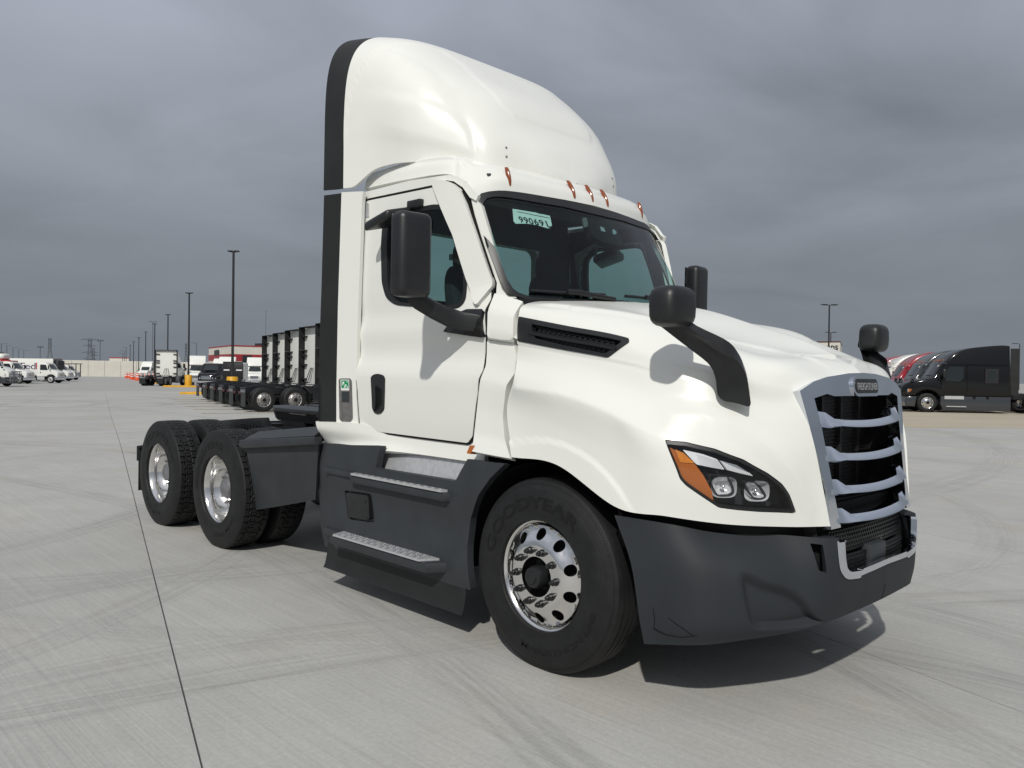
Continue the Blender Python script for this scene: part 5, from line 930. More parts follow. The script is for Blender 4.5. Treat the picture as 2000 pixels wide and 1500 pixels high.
# ---- wheels
def flat_foot(v, zlim): return [(x, y, max(z, zlim)) for x, y, z in v]
TR = .525
def steer_tyre():
    pr = [(.298, .115), (.296, .135), (.300, .142), (.315, .138), (.34, .140), (.37, .1435), (.40, .1445), (.432, .142), (.436, .1400), (.440, .1405), (.446, .1375), (.450, .1380), (.456, .1350), (.460, .1355), (.466, .1325), (.475, .129), (.490, .121), (.4905, .1185), (.497, .116), (.511, .107)]
    W = []
    rib = [-.107, -.066, -.022, .022, .066, .107]
    for i in range(5):
        a, b = rib[i], rib[i+1]; a2 = a+(.0045 if i else 0); b2 = b-(.0045 if i < 4 else 0)
        cr_ = lambda y: TR-.4*y*y*1.0
        if i: W.append((cr_(a)-.013, a))
        if i: W.append((cr_(a)-.013, a2-.001))
        W.append((cr_(a2) if i else .514, a2)); W.append((cr_((a2+b2)/2), (a2+b2)/2)); W.append((cr_(b2) if i < 4 else .514, b2))
        if i < 4: W.append((cr_(b)-.013, b2+.001))
    left = [(r_, -y) for r_, y in pr]; right = [(r_, y) for r_, y in pr[::-1]]
    m_ = MB().lathe(left+W+right, 112, 'y'); 
    m_.v = flat_foot(m_.v, -.512)
    # serrated shoulder
    for sy in (-1, 1):
        for k in range(180):
            a = 2*math.pi*k/180; ca, sa = math.cos(a), math.sin(a); cb, sb = math.cos(a+.012), math.sin(a+.012)
            if -.512 > .49*sa-.015: continue
            m_.add([(.4895*ca, .1225*sy, .4895*sa), (.4985*ca, .1165*sy, .4985*sa), (.4985*cb, .1165*sy, .4985*sb), (.4895*cb, .1225*sy, .4895*sb)], [(0, 1, 2, 3)], False)
    return m_
def drive_tyre():
    NA = 416; pr = [(.298, .115), (.296, .135), (.300, .142), (.32, .139), (.36, .143), (.40, .1445), (.43, .142), (.455, .138), (.478, .133), (.495, .128)]
    ws = np.array([-.1225, -.118, -.112, -.10, -.09, -.078, -.070, -.064, -.058, -.052, -.044, -.032, -.024, -.016, -.008, 0, .008, .016, .024, .032, .044, .052, .058, .064, .070, .078, .09, .10, .112, .118, .1225])
    ang = np.arange(NA)*2*np.pi/NA
    rows = [[(r_*math.cos(a), -y, r_*math.sin(a)) for a in ang] for r_, y in pr]
    N = 56
    for w in ws:
        ph = (ang*N/(2*np.pi)) % 1.0
        zig = .007*np.where(ph < .5, 1, -1)
        d = np.zeros(NA)
        sgn = 1 if w > 0 else -1
        lg = np.abs(w-sgn*(.058+0*zig)-zig) < .0055
        d[lg] = .014
        if .066 < abs(w) < .110: d[(ph > .89)] = .011
        elif abs(w) < .05:
            p2 = (ph*1.0+.25*(1 if w > 0 else 0)) % 1.0
            d[(p2 > .87)] = .012
            if abs(w) < .003: d[:] = np.maximum(d, .006)
            d[(np.abs(p2-.45) < .03)] = np.maximum(d[(np.abs(p2-.45) < .03)], .006)
        base = TR-.35*w*w-(.012 if abs(w) > .12 else 0)-(.004 if .115 < abs(w) < .12 else 0)
        rr = base-d
        rows.append([(rr[k]*math.cos(ang[k]), w, rr[k]*math.sin(ang[k])) for k in range(NA)])
    rows += [[(r_*math.cos(a), y, r_*math.sin(a)) for a in ang] for r_, y in pr[::-1]]
    m_ = MB().rings(rows, cap=False); m_.v = flat_foot(m_.v, -.512); return m_
def arc_text(s, rad, mid, hgt, span, ycoord, up=True):
    """raised lettering on a tyre side wall; angles measured in the x-z plane as seen from -y"""
    v, f = text_geo(s, 1., .0, .96, .022); v = np.array(v); v[:, 0] -= v[:, 0].mean()*0; w = np.ptp(v[:, 0]); h0 = np.ptp(v[:, 1])
    out = []
    for x, y, z in v:
        t = x/w*span; rr = rad+(y/h0)*hgt*(1 if up else -1)
        a = mid-(t if up else -t)
        out.append((rr*math.cos(a), ycoord-.0016, rr*math.sin(a)))
    return out, f
front_rim_disc = Func(lambda a, b: (a, -np.interp(np.hypot(a, b), [.0, .10, .168, .18, .20, .235, .262, .275], [.048, .048, .048, .046, .034, .008, -.004, -.004]), b), (-.3, .3, -.3, .3))
def front_wheel(par, name='front_wheel'):
    w = empty(name); w.parent = par
    tyre = steer_tyre().build('tyre', RUBBER, w, 32, loc=(0, .115, 0))
    lm = MB()
    for a_ in (arc_text('GOODYEAR', .392, R(110), .066, R(122), -.1445), ): lm.add(*a_)
    for a_ in (arc_text('MARATHON LHS', .405, R(-62), .034, R(92), -.1442, up=False), ): lm.add(*a_)
    tag(lm.build('tyre_lettering', RUBLET, tyre, recalc=False), kind='stuff')
    rim = MB().lathe([(.298, .24), (.285, .23), (.272, .05), (.272, .022), (.283, .012), (.288, .003), (.296, -.001), (.303, .001), (.305, .008), (.300, .014)], 72, 'y').build('rim', ALUP, w, 40)
    holes = [circle(.226*math.cos(R(36*k+18)), .226*math.sin(R(36*k+18)), .031, 20) for k in range(10)]
    d = panel('rim_disc', front_rim_disc, circle(0, 0, .269, 72), ALUP, rim, holes=holes+[circle(0, 0, .108, 40)], th=.010, step=.022, edge=.002, angle=50)
    MB().lathe([(.112, .06), (.100, .05), (.086, .034), (.064, .022), (.061, -.055), (.054, -.078), (.034, -.083), (.031, -.091), (0, -.092)], 32, 'y').build('hub', BLACKP, w, 35)
    MB().lathe([(.27, .06), (.0, .06)], 24, 'y').build('brake_drum', BLACKM, w)
    for k in range(10):
        a = R(36*k); x, z = .1425*math.cos(a), .1425*math.sin(a)
        MB().lathe([(.0205, -.047), (.0205, -.055), (.0165, -.056), (.0165, -.076), (.011, -.078), (.011, -.092), (0, -.094)], 12, 'y', (x, 0, z)).build('lug_nut', BLACKP, w, 30)
    return w
wf = front_wheel(T); wf.location = (0, -1.17, .514)
wf2 = copy_tree(wf); wf2.location = (0, 1.17, .514); wf2.rotation_euler = (0, 0, math.pi); wf2.parent = T
def drive_wheel(par):
    w = empty('drive_wheel'); w.parent = par
    tm = drive_tyre()
    tyre = tm.build('tyre', RUBBER, w, 30, loc=(0, .115, 0))
    lm = MB(); lm.add(*arc_text('GOODYEAR', .392, R(128), .062, R(118), -.146)); lm.add(*arc_text('FUEL MAX', .40, R(-60), .034, R(60), -.1455, up=False))
    tag(lm.build('tyre_lettering', RUBLET, tyre, recalc=False), kind='stuff')
    rim = MB().lathe([(.300, .014), (.305, .008), (.303, .001), (.296, -.001), (.288, .004), (.281, .02), (.272, .04), (.266, .06), (.268, .075), (.255, .09), (.252, .15), (.240, .158), (.236, .20)], 72, 'y').build('rim', ALUP, w, 60)
    disc = Func(lambda a, b: (a, np.interp(np.hypot(a, b), [.0, .17, .19, .24, .26], [.135, .135, .142, .17, .175]), b), (-.3, .3, -.3, .3))
    holes = [circle(.214*math.cos(R(36*k+18)), .214*math.sin(R(36*k+18)), .026, 14) for k in range(10)]
    panel('rim_disc', disc, circle(0, 0, .250, 60), ALUP, rim, holes=holes+[circle(0, 0, .108, 32)], th=.016, step=.03, angle=50)
    MB().lathe([(.108, .16), (.098, .10), (.086, .06), (.070, .05), (.0, .048)], 28, 'y').build('hub', STEEL, w, 35)
    for k in range(10):
        a = R(36*k); x, z = .1425*math.cos(a), .1425*math.sin(a)
        MB().lathe([(.019, .136), (.019, .108), (.013, .106), (.013, .088), (0, .086)], 10, 'y', (x, 0, z)).build('lug_nut', STEEL, w, 30)
    return w
AX = (-3.895, -5.215)
wd = drive_wheel(T); wd.location = (AX[0], -1.20, .514)
for i, x in enumerate(AX):
    if i: c = copy_tree(wd); c.location = (x, -1.20, .514); c.parent = T; c.rotation_euler = (0, R(47), 0); 
    c = copy_tree(wd); c.location = (x, 1.20, .514); c.rotation_euler = (0, R(20+30*i), math.pi); c.parent = T
    for sg in (-1, 1):
        iw = empty('inner_wheel'); iw.parent = T; iw.location = (x, sg*.74, .514); 
        ty = link('tyre', [ch for ch in wd.children if ch.name.startswith('tyre')][0].data, iw, (0, 0, 0))
        MB().lathe([(.298, -.10), (.25, -.09), (.25, .10), (.298, .10)], 32, 'y').build('rim', FRAME, iw)
    MB().tube([(x, -1.0, .514), (x, 1.0, .514)], .07, 12).build('drive_axle', FRAME, T)
    v, f = superbox((x, 0, .53), (.42, .42, .42), 2.4); MB().add(v, f).build('differential', FRAME, T)
for o in list(ROOT.children): o.parent = truck; o.matrix_parent_inverse = Matrix.Translation((2.4, 0, 0))
bpy.data.objects.remove(ROOT)
bpy.context.view_layer.update()

# ================================================================ the lot
UP = Vector((-.0116, .0019, .9999))
TILT = Vector((0, 0, 1)).rotation_difference(UP)
def zg(x, y):
    """height of the concrete: level under the near truck, falling away gently beyond"""
    rr = math.hypot(x+2.5, y); t = min(1, max(0, (rr-7)/18)); w = t*t*(3-2*t)
    return -(UP.x*x+UP.y*y)/UP.z*w
def concrete(name, tint=(.415, .413, .390), tracks=True):
    m = bpy.data.materials.new(name); m.use_nodes = True; nt = m.node_tree; b = nt.nodes['Principled BSDF']; L = nt.links.new
    b.inputs['Roughness'].default_value = .82; b.inputs['Specular IOR Level'].default_value = .3
    tcn = nt.nodes.new('ShaderNodeTexCoord'); oi = nt.nodes.new('ShaderNodeObjectInfo')
    def ma(op, *q, clamp=False):
        n = nt.nodes.new('ShaderNodeMath'); n.operation = op; n.use_clamp = clamp
        for i, v in enumerate(q):
            if isinstance(v, (int, float)): n.inputs[i].default_value = v
            else: L(v, n.inputs[i])
        return n.outputs[0]
    def nz(scale, det, rough, vec=None, rot=0., sc=(1, 1, 1), dist=0.):
        mp = nt.nodes.new('ShaderNodeMapping'); mp.inputs['Rotation'].default_value = (0, 0, rot); mp.inputs['Scale'].default_value = sc
        mp.vector_type = 'TEXTURE' if False else 'POINT'
        L(vec or tcn.outputs['Object'], mp.inputs[0]); n = nt.nodes.new('ShaderNodeTexNoise'); n.inputs['Scale'].default_value = scale
        n.inputs['Detail'].default_value = det; n.inputs['Roughness'].default_value = rough; n.inputs['Distortion'].default_value = dist; L(mp.outputs[0], n.inputs['Vector']); return n.outputs['Fac']
    def rng(x, a, b_, c, d):
        n = nt.nodes.new('ShaderNodeMapRange'); n.inputs[1].default_value = a; n.inputs[2].default_value = b_; n.inputs[3].default_value = c; n.inputs[4].default_value = d; L(x, n.inputs[0]); return n.outputs[0]
    JROT = -R(162.6)                                     # broom strokes run along the long joints
    big = rng(nz(.35, 4, .55), .3, .7, .93, 1.06); mid = rng(nz(2.2, 5, .6), .3, .7, .955, 1.04); fine = rng(nz(38, 3, .7), .25, .75, .90, 1.09); grit = rng(nz(150, 2, .7), .2, .8, .90, 1.10)
    br = nz(1.0, 3, .65, rot=JROT, sc=(.9, 95, 1)); broom = rng(br, .32, .68, .91, 1.08)
    br2 = nz(1.0, 2, .5, rot=JROT, sc=(.25, 22, 1)); broom2 = rng(br2, .3, .7, .97, 1.03)
    slab = rng(oi.outputs['Random'], 0, 1, .965, 1.03)
    v = ma('MULTIPLY', ma('MULTIPLY', big, mid), ma('MULTIPLY', ma('MULTIPLY', fine, grit), ma('MULTIPLY', ma('MULTIPLY', broom, broom2), slab)))
    # dust and long streaks left by turning vehicles
    sx = nt.nodes.new('ShaderNodeSeparateXYZ'); L(tcn.outputs['Object'], sx.inputs[0])
    if tracks:
        tot = None
        for (cx, cy, rad), w, amt in TRACKS:
            dx = ma('SUBTRACT', sx.outputs[0], cx); dy = ma('SUBTRACT', sx.outputs[1], cy)
            dd = ma('SUBTRACT', ma('SQRT', ma('ADD', ma('MULTIPLY', dx, dx), ma('MULTIPLY', dy, dy))), rad)
            ad = ma('ABSOLUTE', dd); band = rng(ad, w*.45, w*.75, 1., 0.)
            cmb = nt.nodes.new('ShaderNodeCombineXYZ'); L(ma('MULTIPLY', dd, 14.0), cmb.inputs[0]); L(ma('MULTIPLY', sx.outputs[0], .35), cmb.inputs[1]); L(ma('MULTIPLY', sx.outputs[1], .35), cmb.inputs[2])
            nn = nt.nodes.new('ShaderNodeTexNoise'); nn.inputs['Scale'].default_value = 1.6; nn.inputs['Detail'].default_value = 4; L(cmb.outputs[0], nn.inputs['Vector'])
            k = ma('MULTIPLY', band, rng(nn.outputs['Fac'], .38, .68, 0., amt)); tot = k if tot is None else ma('MAXIMUM', tot, k)
        v = ma('MULTIPLY', v, ma('SUBTRACT', 1.0, tot))
    # sparse dark spots
    vo = nt.nodes.new('ShaderNodeTexVoronoi'); vo.inputs['Scale'].default_value = 2.3; L(tcn.outputs['Object'], vo.inputs['Vector'])
    sp = ma('MULTIPLY', rng(vo.outputs['Distance'], .012, .045, 1., 0.), rng(nz(1.3, 3, .6), .56, .64, 0., .55)); v = ma('MULTIPLY', v, ma('SUBTRACT', 1.0, sp))
    col = nt.nodes.new('ShaderNodeVectorMath'); col.operation = 'SCALE'
    mx = nt.nodes.new('ShaderNodeMix'); mx.data_type = 'RGBA'; mx.inputs[6].default_value = (*tint, 1); mx.inputs[7].default_value = (tint[0]*1.02, tint[1]*.955, tint[2]*.86, 1)
    L(rng(nz(.5, 5, .6), .52, .72, 0, .8), mx.inputs[0]); L(mx.outputs[2], col.inputs[0]); L(v, col.inputs['Scale']); L(col.outputs[0], b.inputs['Base Color'])
    bp = nt.nodes.new('ShaderNodeBump'); bp.inputs['Strength'].default_value = .35; bp.inputs['Distance'].default_value = .003
    L(ma('ADD', ma('MULTIPLY', br, .7), ma('MULTIPLY', nz(120, 2, .6), .5)), bp.inputs['Height']); L(bp.outputs[0], b.inputs['Normal'])
    MATS[name] = m; return m
TRACKS = [((2.153, -3.161, 3.762), 0.30, .17), ((12.618, -5.900, 14.058), .30, .2), ((0.391, -2.045, 3.701), .30, .18), ((-10.244, -7.555, 9.271), .28, .16),
          ((-28.886, -52.310, 60.426), .22, .22), ((-6.277, 3.158, 7.136), .26, .13), ((-27.479, 8.567, 26.462), .5, .14), ((-2.361, 14.993, 2.298), .5, .13),
          ((-38.559, 8.184, 3.621), .6, .26), ((-41.756, 1.686, 7.642), .5, .24), ((-11.034, -5.932, 6.951), .28, .2), ((-40.916, 1.311, 23.741), .4, .16),
          ((-48.976, 10.706, 4.667), .7, .25), ((-46.692, 5.304, 3.194), .45, .3), ((-4.856, -18.080, 17.171), .26, .2)]
CONC = concrete('broomed_concrete'); CONCF = concrete('far_concrete', (.36, .358, .345)); CONCT = concrete('dusty_concrete', (.43, .385, .30), False)
gm = MB(); radii = [0, 2, 4, 6, 7]+[7+1.2*i for i in range(1, 17)]+[28, 34, 42, 55, 75, 110, 180, 300, 600, 1500, 4000]; NA_ = 120
gv = [(-2.5, 0, -.02)]; gf = []
for r_ in radii[1:]:
    for k in range(NA_):
        a = 2*math.pi*k/NA_; x, y = -2.5+r_*math.cos(a), r_*math.sin(a); gv.append((x, y, zg(x, y)-.02))
for k in range(NA_): gf.append((0, 1+k, 1+(k+1) % NA_))
for i in range(len(radii)-2):
    for k in range(NA_): a, b = 1+i*NA_+k, 1+i*NA_+(k+1) % NA_; gf.append((a, a+NA_, b+NA_, b))
ground = MB().add(gv, gf).build('ground', CONCF, recalc=False); tag(ground, kind='structure')
# concrete slabs between saw-cut joints
D_ = Vector((-.9543, .2988)); N_ = Vector((.2988, .9543))
def slab_at(i, j):
    a0, a1 = 4.70+4.57*i, 4.70+4.57*(i+1); b0, b1 = -2.868+3.63*j, -2.868+3.63*(j+1); ga, gb = .0028, .0045
    a0 += ga; a1 -= ga; b0 += gb; b1 -= gb; n = 5; v = []; f = []
    for p in range(n):
        for q_ in range(n):
            w = D_*(a0+(a1-a0)*p/(n-1))+N_*(b0+(b1-b0)*q_/(n-1)); v.append((w.x, w.y, zg(w.x, w.y)))
    for p in range(n-1):
        for q_ in range(n-1): k = p*n+q_; f.append((k, k+n, k+n+1, k+1))
    rim = [q_ for q_ in range(n)]+[p*n+n-1 for p in range(1, n)]+[(n-1)*n+q_ for q_ in range(n-2, -1, -1)]+[p*n for p in range(n-2, 0, -1)]
    k0 = len(v); v += [(v[i_][0], v[i_][1], v[i_][2]-.03) for i_ in rim]
    for t in range(len(rim)): u_ = (t+1) % len(rim); f.append((rim[t], k0+t, k0+u_, rim[u_]))
    return v, f
for i in range(-5, 14):
    for j in range(-3, 12):
        if j > 8 and i > 8: continue
        v, f = slab_at(i, j); me = bpy.data.meshes.new('slab'); me.from_pydata(v, [], f); me.materials.append(CONC); me.validate()
        me.polygons.foreach_set('use_smooth', [True]*len(me.polygons)); me.set_sharp_from_angle(angle=R(40)); link('slab', me, ground)
def sheet(name, pts, m, h, n=14):
    """a thin sheet lying on the lot; pts: four corners"""
    v = []; f = []; P_ = [Vector(p[:2]) for p in pts]
    for i in range(n):
        for j in range(n):
            s_, t_ = i/(n-1), j/(n-1); w = (P_[0]*(1-s_)+P_[1]*s_)*(1-t_)+(P_[3]*(1-s_)+P_[2]*s_)*t_; v.append((w.x, w.y, zg(w.x, w.y)+h))
    for i in range(n-1):
        for j in range(n-1): k = i*n+j; f.append((k, k+1, k+n+1, k+n))
    o = MB().add(v, f).build(name, m); return tag(o, kind='structure')
sheet('apron', [(-11.6498, 19.3392, -.1537), (1.8681, 35.8733, -.045), (3.4875, 102.9769, -.1509), (-37.6171, 61.3557, -.552)], CONCT, .004, 30)

CAMYAW = R(135.36)
def place(o, pos, yaw_img, lift=0.):
    """yaw_img: heading measured from the picture's right towards the distance, degrees"""
    o.location = (pos[0], pos[1], pos[2]+lift); o.rotation_euler = (TILT @ Matrix.Rotation(CAMYAW-R(90)+R(yaw_img), 3, 'Z').to_quaternion()).to_euler(); return o
def recolour(o, frm, to):
    for c in [o]+list(o.children_recursive):
        if c.type == 'MESH':
            for sl_ in c.material_slots:
                if sl_.material == frm: sl_.link = 'OBJECT'; sl_.material = to
# ---- wheels of the parked vehicles
def bg_wheel(par, x, y, out, rimm, dual=False, dish=False):
    w = empty('wheel'); w.parent = par; w.location = (x, y, .5); w.rotation_euler = (0, 0, 0 if out < 0 else math.pi)
    key = ('t', dual)
    if key not in _bgm:
        ty = MB().lathe([(.30, -.0), (.33, -.012), (.42, -.014), (.475, .0), (.498, .03), (.502, .14), (.498, .25), (.475, .28), (.42, .294), (.30, .28)], 36, 'y')
        _bgm[key] = ty.build('tyre', RUBBER, None, 40); me = _bgm[key].data; bpy.data.objects.remove(_bgm[key]); _bgm[key] = me
    link('tyre', _bgm[key], w)
    if dual: link('tyre', _bgm[key], w, (0, .32, 0))
    key = ('r', rimm.name, dish)
    if key not in _bgm:
        d = (.12, .10, .11) if dish else (.0, -.045, -.03)
        rm = MB().lathe([(.302, .005), (.285, .012), (.27, .06 if dish else .03), (.25, d[0]+.02 if dish else .02), (.20, d[0] if dish else -.02), (.17, d[1]), (.10, d[1]), (.09, d[1]-.05), (.0, d[1]-.055)], 30, 'y')
        o = rm.build('rim', rimm, None, 40); _bgm[key] = o.data; bpy.data.objects.remove(o)
        hh = MB()
        for k in range(10):
            a = R(36*k); c, s_ = math.cos(a), math.sin(a); y0 = (d[0]-.004) if dish else -.012
            hh.lathe([(.030, y0), (.0, y0-.001)], 8, 'y', (.225*c, .004, .225*s_))
            hh.lathe([(.018, d[1]-.035), (.018, d[1])], 6, 'y', (.14*c, 0, .14*s_), True)
        hh.lathe([(.085, d[1]-.052), (.06, d[1]-.075), (0, d[1]-.077)], 12, 'y')
        o = hh.build('rim_holes', BLACKM, None, 30); _bgm[key+('h',)] = o.data; bpy.data.objects.remove(o)
    r_ = link('rim', _bgm[key], w); tag(link('rim_holes', _bgm[key+('h',)], w), kind='stuff'); return w
_bgm = {}
def poly(name, m, par, pts, off=None):
    """flat plate with a little thickness through 3D points"""
    P_ = [Vector(p) for p in pts]; n = (P_[1]-P_[0]).cross(P_[2]-P_[0]).normalized()*.012
    k = len(P_); v = [p[:] for p in P_]+[(p-n)[:] for p in P_]
    return MB().add(v, [tuple(range(k)), tuple(range(2*k-1, k-1, -1))]+[(i, i+k, (i+1) % k+k, (i+1) % k) for i in range(k)]).build(name, m, par, 30)
def smoothpoly(pts, k=4):
    out = []; n = len(pts)
    for i in range(n-1):
        p0 = pts[max(0, i-1)]; p1 = pts[i]; p2 = pts[i+1]; p3 = pts[min(n-1, i+2)]
        for t in [q_/k for q_ in range(k)]:
            out.append(tuple(.5*(2*p1[e]+(p2[e]-p0[e])*t+(2*p0[e]-5*p1[e]+4*p2[e]-p3[e])*t*t+(-p0[e]+3*p1[e]-3*p2[e]+p3[e])*t**3) for e in (0, 1)))
    return out+[pts[-1]]
def arch(cx, cz, r_, a0=0, a1=180, n=10): return [(cx+r_*math.cos(R(a0+(a1-a0)*i/n)), cz+r_*math.sin(R(a0+(a1-a0)*i/n))) for i in range(n+1)]
# ---- sleeper tractors (right-hand row)
def sleeper(label):
    t = empty('sleeper_truck', label, 'semi truck')
    top = smoothpoly([(1.20, .83), (1.22, 1.10), (1.12, 1.38), (.80, 1.58), (.25, 1.71), (-.30, 1.80)])+smoothpoly([(-.40, 1.98), (-.71, 2.50), (-.86, 2.66), (-1.12, 2.94), (-1.45, 3.16), (-2.0, 3.36), (-2.9, 3.48), (-3.6, 3.53), (-3.95, 3.50)])+[(-4.0, .85), (-.78, .85)]
    prof = top+[(x, z) for x, z in arch(0, .5, .66, 150, 32, 9)]
    def shape(x, y, z):
        w = 1.0
        if x > -.2: w *= 1-.17*min(1, (x+.2)/1.3)**1.6
        if x > -.75 and z > 1.55: w *= 1-.12*min(1, (z-1.55)/.5)
        if z > 2.5: w *= 1-.10*((z-2.5)/1.0)
        return (x, y*w, z)
    MB().prism(prof, -1.2, 1.2, 'y', .09, 3, shape).build('body', BLKP, t, 45)
    MB().prism([(-.78, .12), (-.62, .45), (-.66, .85), (-3.98, .85), (-3.98, .12)], -1.19, 1.19, 'y', .03).build('side_skirt', DGREYP, t)
    bmp = MB().prism([(.62, .28), (1.28, .30), (1.33, .55), (1.22, .82), (.50, .82)], -1.16, 1.16, 'y', .06, 3, lambda x, y, z: (x-.35*(abs(y)/1.16)**3*max(0, x-.5), y, z)).build('bumper', DGREYP, t)
    gr = MB().prism([(-.42, .86), (.42, .86), (.50, 1.36), (-.50, 1.36)], 1.10, 1.245, 'x', .01).build('grille', BLACKP, t)
    for z in (.95, 1.07, 1.19, 1.30): box('grille_bar', BLKP, gr, 1.20, 1.27, -.44, .44, z-.02, z+.02)
    for sg in (-1, 1):
        poly('headlight', LAMPW, t, [(x, sg*y, z) for x, y, z in ((1.17, .76, .93), (.98, 1.0, 1.18), (.86, 1.06, 1.22), (.92, 1.03, 1.0), (1.05, .9, .92))][::sg])
        poly('turn_signal', AMBER, t, [(x, sg*y, z) for x, y, z in ((.90, 1.065, 1.02), (.86, 1.075, 1.215), (.74, 1.09, 1.2), (.80, 1.085, 1.08))][::sg])
        poly('side_window', DGLASS, t, [(x, sg*1.209, z) for x, z in ((-.85, 1.66), (-.85, 2.12), (-1.05, 2.40), (-1.72, 2.40), (-1.72, 1.80), (-1.55, 1.62))][::-sg])
        pn = poly('sleeper_panel', BLACKP, t, [(x, sg*1.206, z) for x, z in ((-2.75, 1.55), (-2.75, 2.3), (-3.38, 2.3), (-3.38, 1.55))][::-sg])
        poly('sleeper_window', DGLASS, t, [(x, sg*1.216, z) for x, z in ((-2.90, 1.68), (-2.90, 2.18), (-3.22, 2.18), (-3.22, 1.68))][::-sg])
        box('door_seam', BLACKM, t, -1.92, -1.90, sg*1.203-.004, sg*1.203+.004, .9, 2.5); box('roof_seam', BLKP, t, -3.9, -.9, sg*1.19-.015, sg*1.19+.02, 2.50, 2.525)
        box('kick_plate', ALUB, t, -1.75, -.82, sg*1.2-.02, sg*1.2+.02, .70, .87); box('step', ALUB, t, -1.85, -.9, sg*1.22-.06, sg*1.22+.06, .30, .345)
        box('step_hole', BLACKM, t, -2.32, -2.18, sg*1.19-.01, sg*1.19+.012, .72, .86); box('step_hole', BLACKM, t, -2.95, -2.81, sg*1.19-.01, sg*1.19+.012, .72, .86)
        v, f = superbox((-.72, sg*1.46, 2.02), (.14, .22, .50), 4); mi = MB().add(v, f).build('mirror', BLACKP, t, 60); MB().tube([(-.72, sg*1.42, 1.8), (-.66, sg*1.2, 1.64)], .04, 8).build('mirror_arm', BLACKP, mi)
        v, f = superbox((.72, sg*1.16, 1.72), (.14, .20, .18), 3.4); hm_ = MB().add(v, f).build('hood_mirror', BLACKP, t, 60); MB().tube([(.74, sg*1.14, 1.66), (.92, sg*.98, 1.42)], [.03, .055], 8).build('mirror_arm', BLACKP, hm_)
        box('extender', FLAP, t, -4.38, -3.98, sg*1.06-.012, sg*1.06+.012, .95, 3.36)
        for x_ in (0,): bg_wheel(t, x_, sg*1.18, sg, RIMW if False else ALUP)
        for x_ in (-5.2, -6.5): bg_wheel(t, x_, sg*1.2, sg, ALUP, True, True)
        box('frame_rail', FRAME, t, -7.1, .6, sg*.43-.05, sg*.43+.05, .72, .98)
    box('chassis', BLACKM, t, -4.0, .6, -.9, .9, .35, .86)
    ws = MB(); rows = []
    for s_ in np.linspace(0, 1, 5):
        x = -.41-.33*s_; z = 1.93+.62*s_; rows.append([(x+.06-.16*abs(q_)**2.5, q_*(1.05-.05*s_), z+.03) for q_ in np.linspace(-1, 1, 9)])
    ws.rings(rows, False, False).build('windscreen', DGLASS, t, 50)
    for y in (-.8, -.2, 0, .2, .8): box('marker_light', AMBER, t, -.90, -.82, y-.02, y+.02, 2.74, 2.78)
    poly('window_sticker', YELLOW if False else PAPER, t, [(-.60, .70, 2.40), (-.60, .86, 2.40), (-.65, .86, 2.48), (-.65, .70, 2.48)][::-1])
    return t
base_s = sleeper('tmp')
specs = [(BLKP, 'glossy black sleeper truck nearest on the right, dark grey skirts and white kick plate'), (DGREYP, 'charcoal sleeper truck parked directly behind the black one'),
         (REDP, 'red sleeper truck between the charcoal truck and the white truck'), (BGWHITE, 'white sleeper truck with red sleeper trucks parked on both sides'),
         (REDP, 'red sleeper truck just beyond the white sleeper truck in the right row'), (REDP, 'second red sleeper truck beyond the white one, mostly hidden by the hood mirror'),
         (BGWHITE, 'far white sleeper truck peeking out behind the hood mirror arm'), (NAVY, 'navy sleeper truck farthest along the right row')]
_fr = Vector((math.cos(CAMYAW), math.sin(CAMYAW), 0)); _rt = Vector((_fr.y, -_fr.x, 0))
p0 = Vector((-11.63, 40.7062, -.2111)); PHI = R(-11)
perp = (_rt*-math.sin(PHI)*1.0+_fr*math.cos(PHI))
for i, (m_, lb) in enumerate(specs):
    o = base_s if i == 0 else copy_tree(base_s)
    p = p0+perp*3.55*i+_rt*(.10*i); p.z = zg(p.x, p.y)
    # the wheel track nearest the viewer stands on p
    place(o, p+perp*1.2, 180-11 if False else 180+11-22); o['label'] = lb; o['group'] = 'sleeper trucks parked in the right-hand row'
    if m_ is not BLKP: recolour(o, BLKP, m_)
# white truck behind the black one at the right edge
o = copy_tree(base_s); recolour(o, BLKP, BGWHITE); p = p0+perp*2.2+_rt*9.4; p.z = zg(p.x, p.y); place(o, p, 180-11); o['label'] = 'white sleeper truck behind the black truck at the right edge'; o['group'] = 'trucks parked behind the right-hand row'
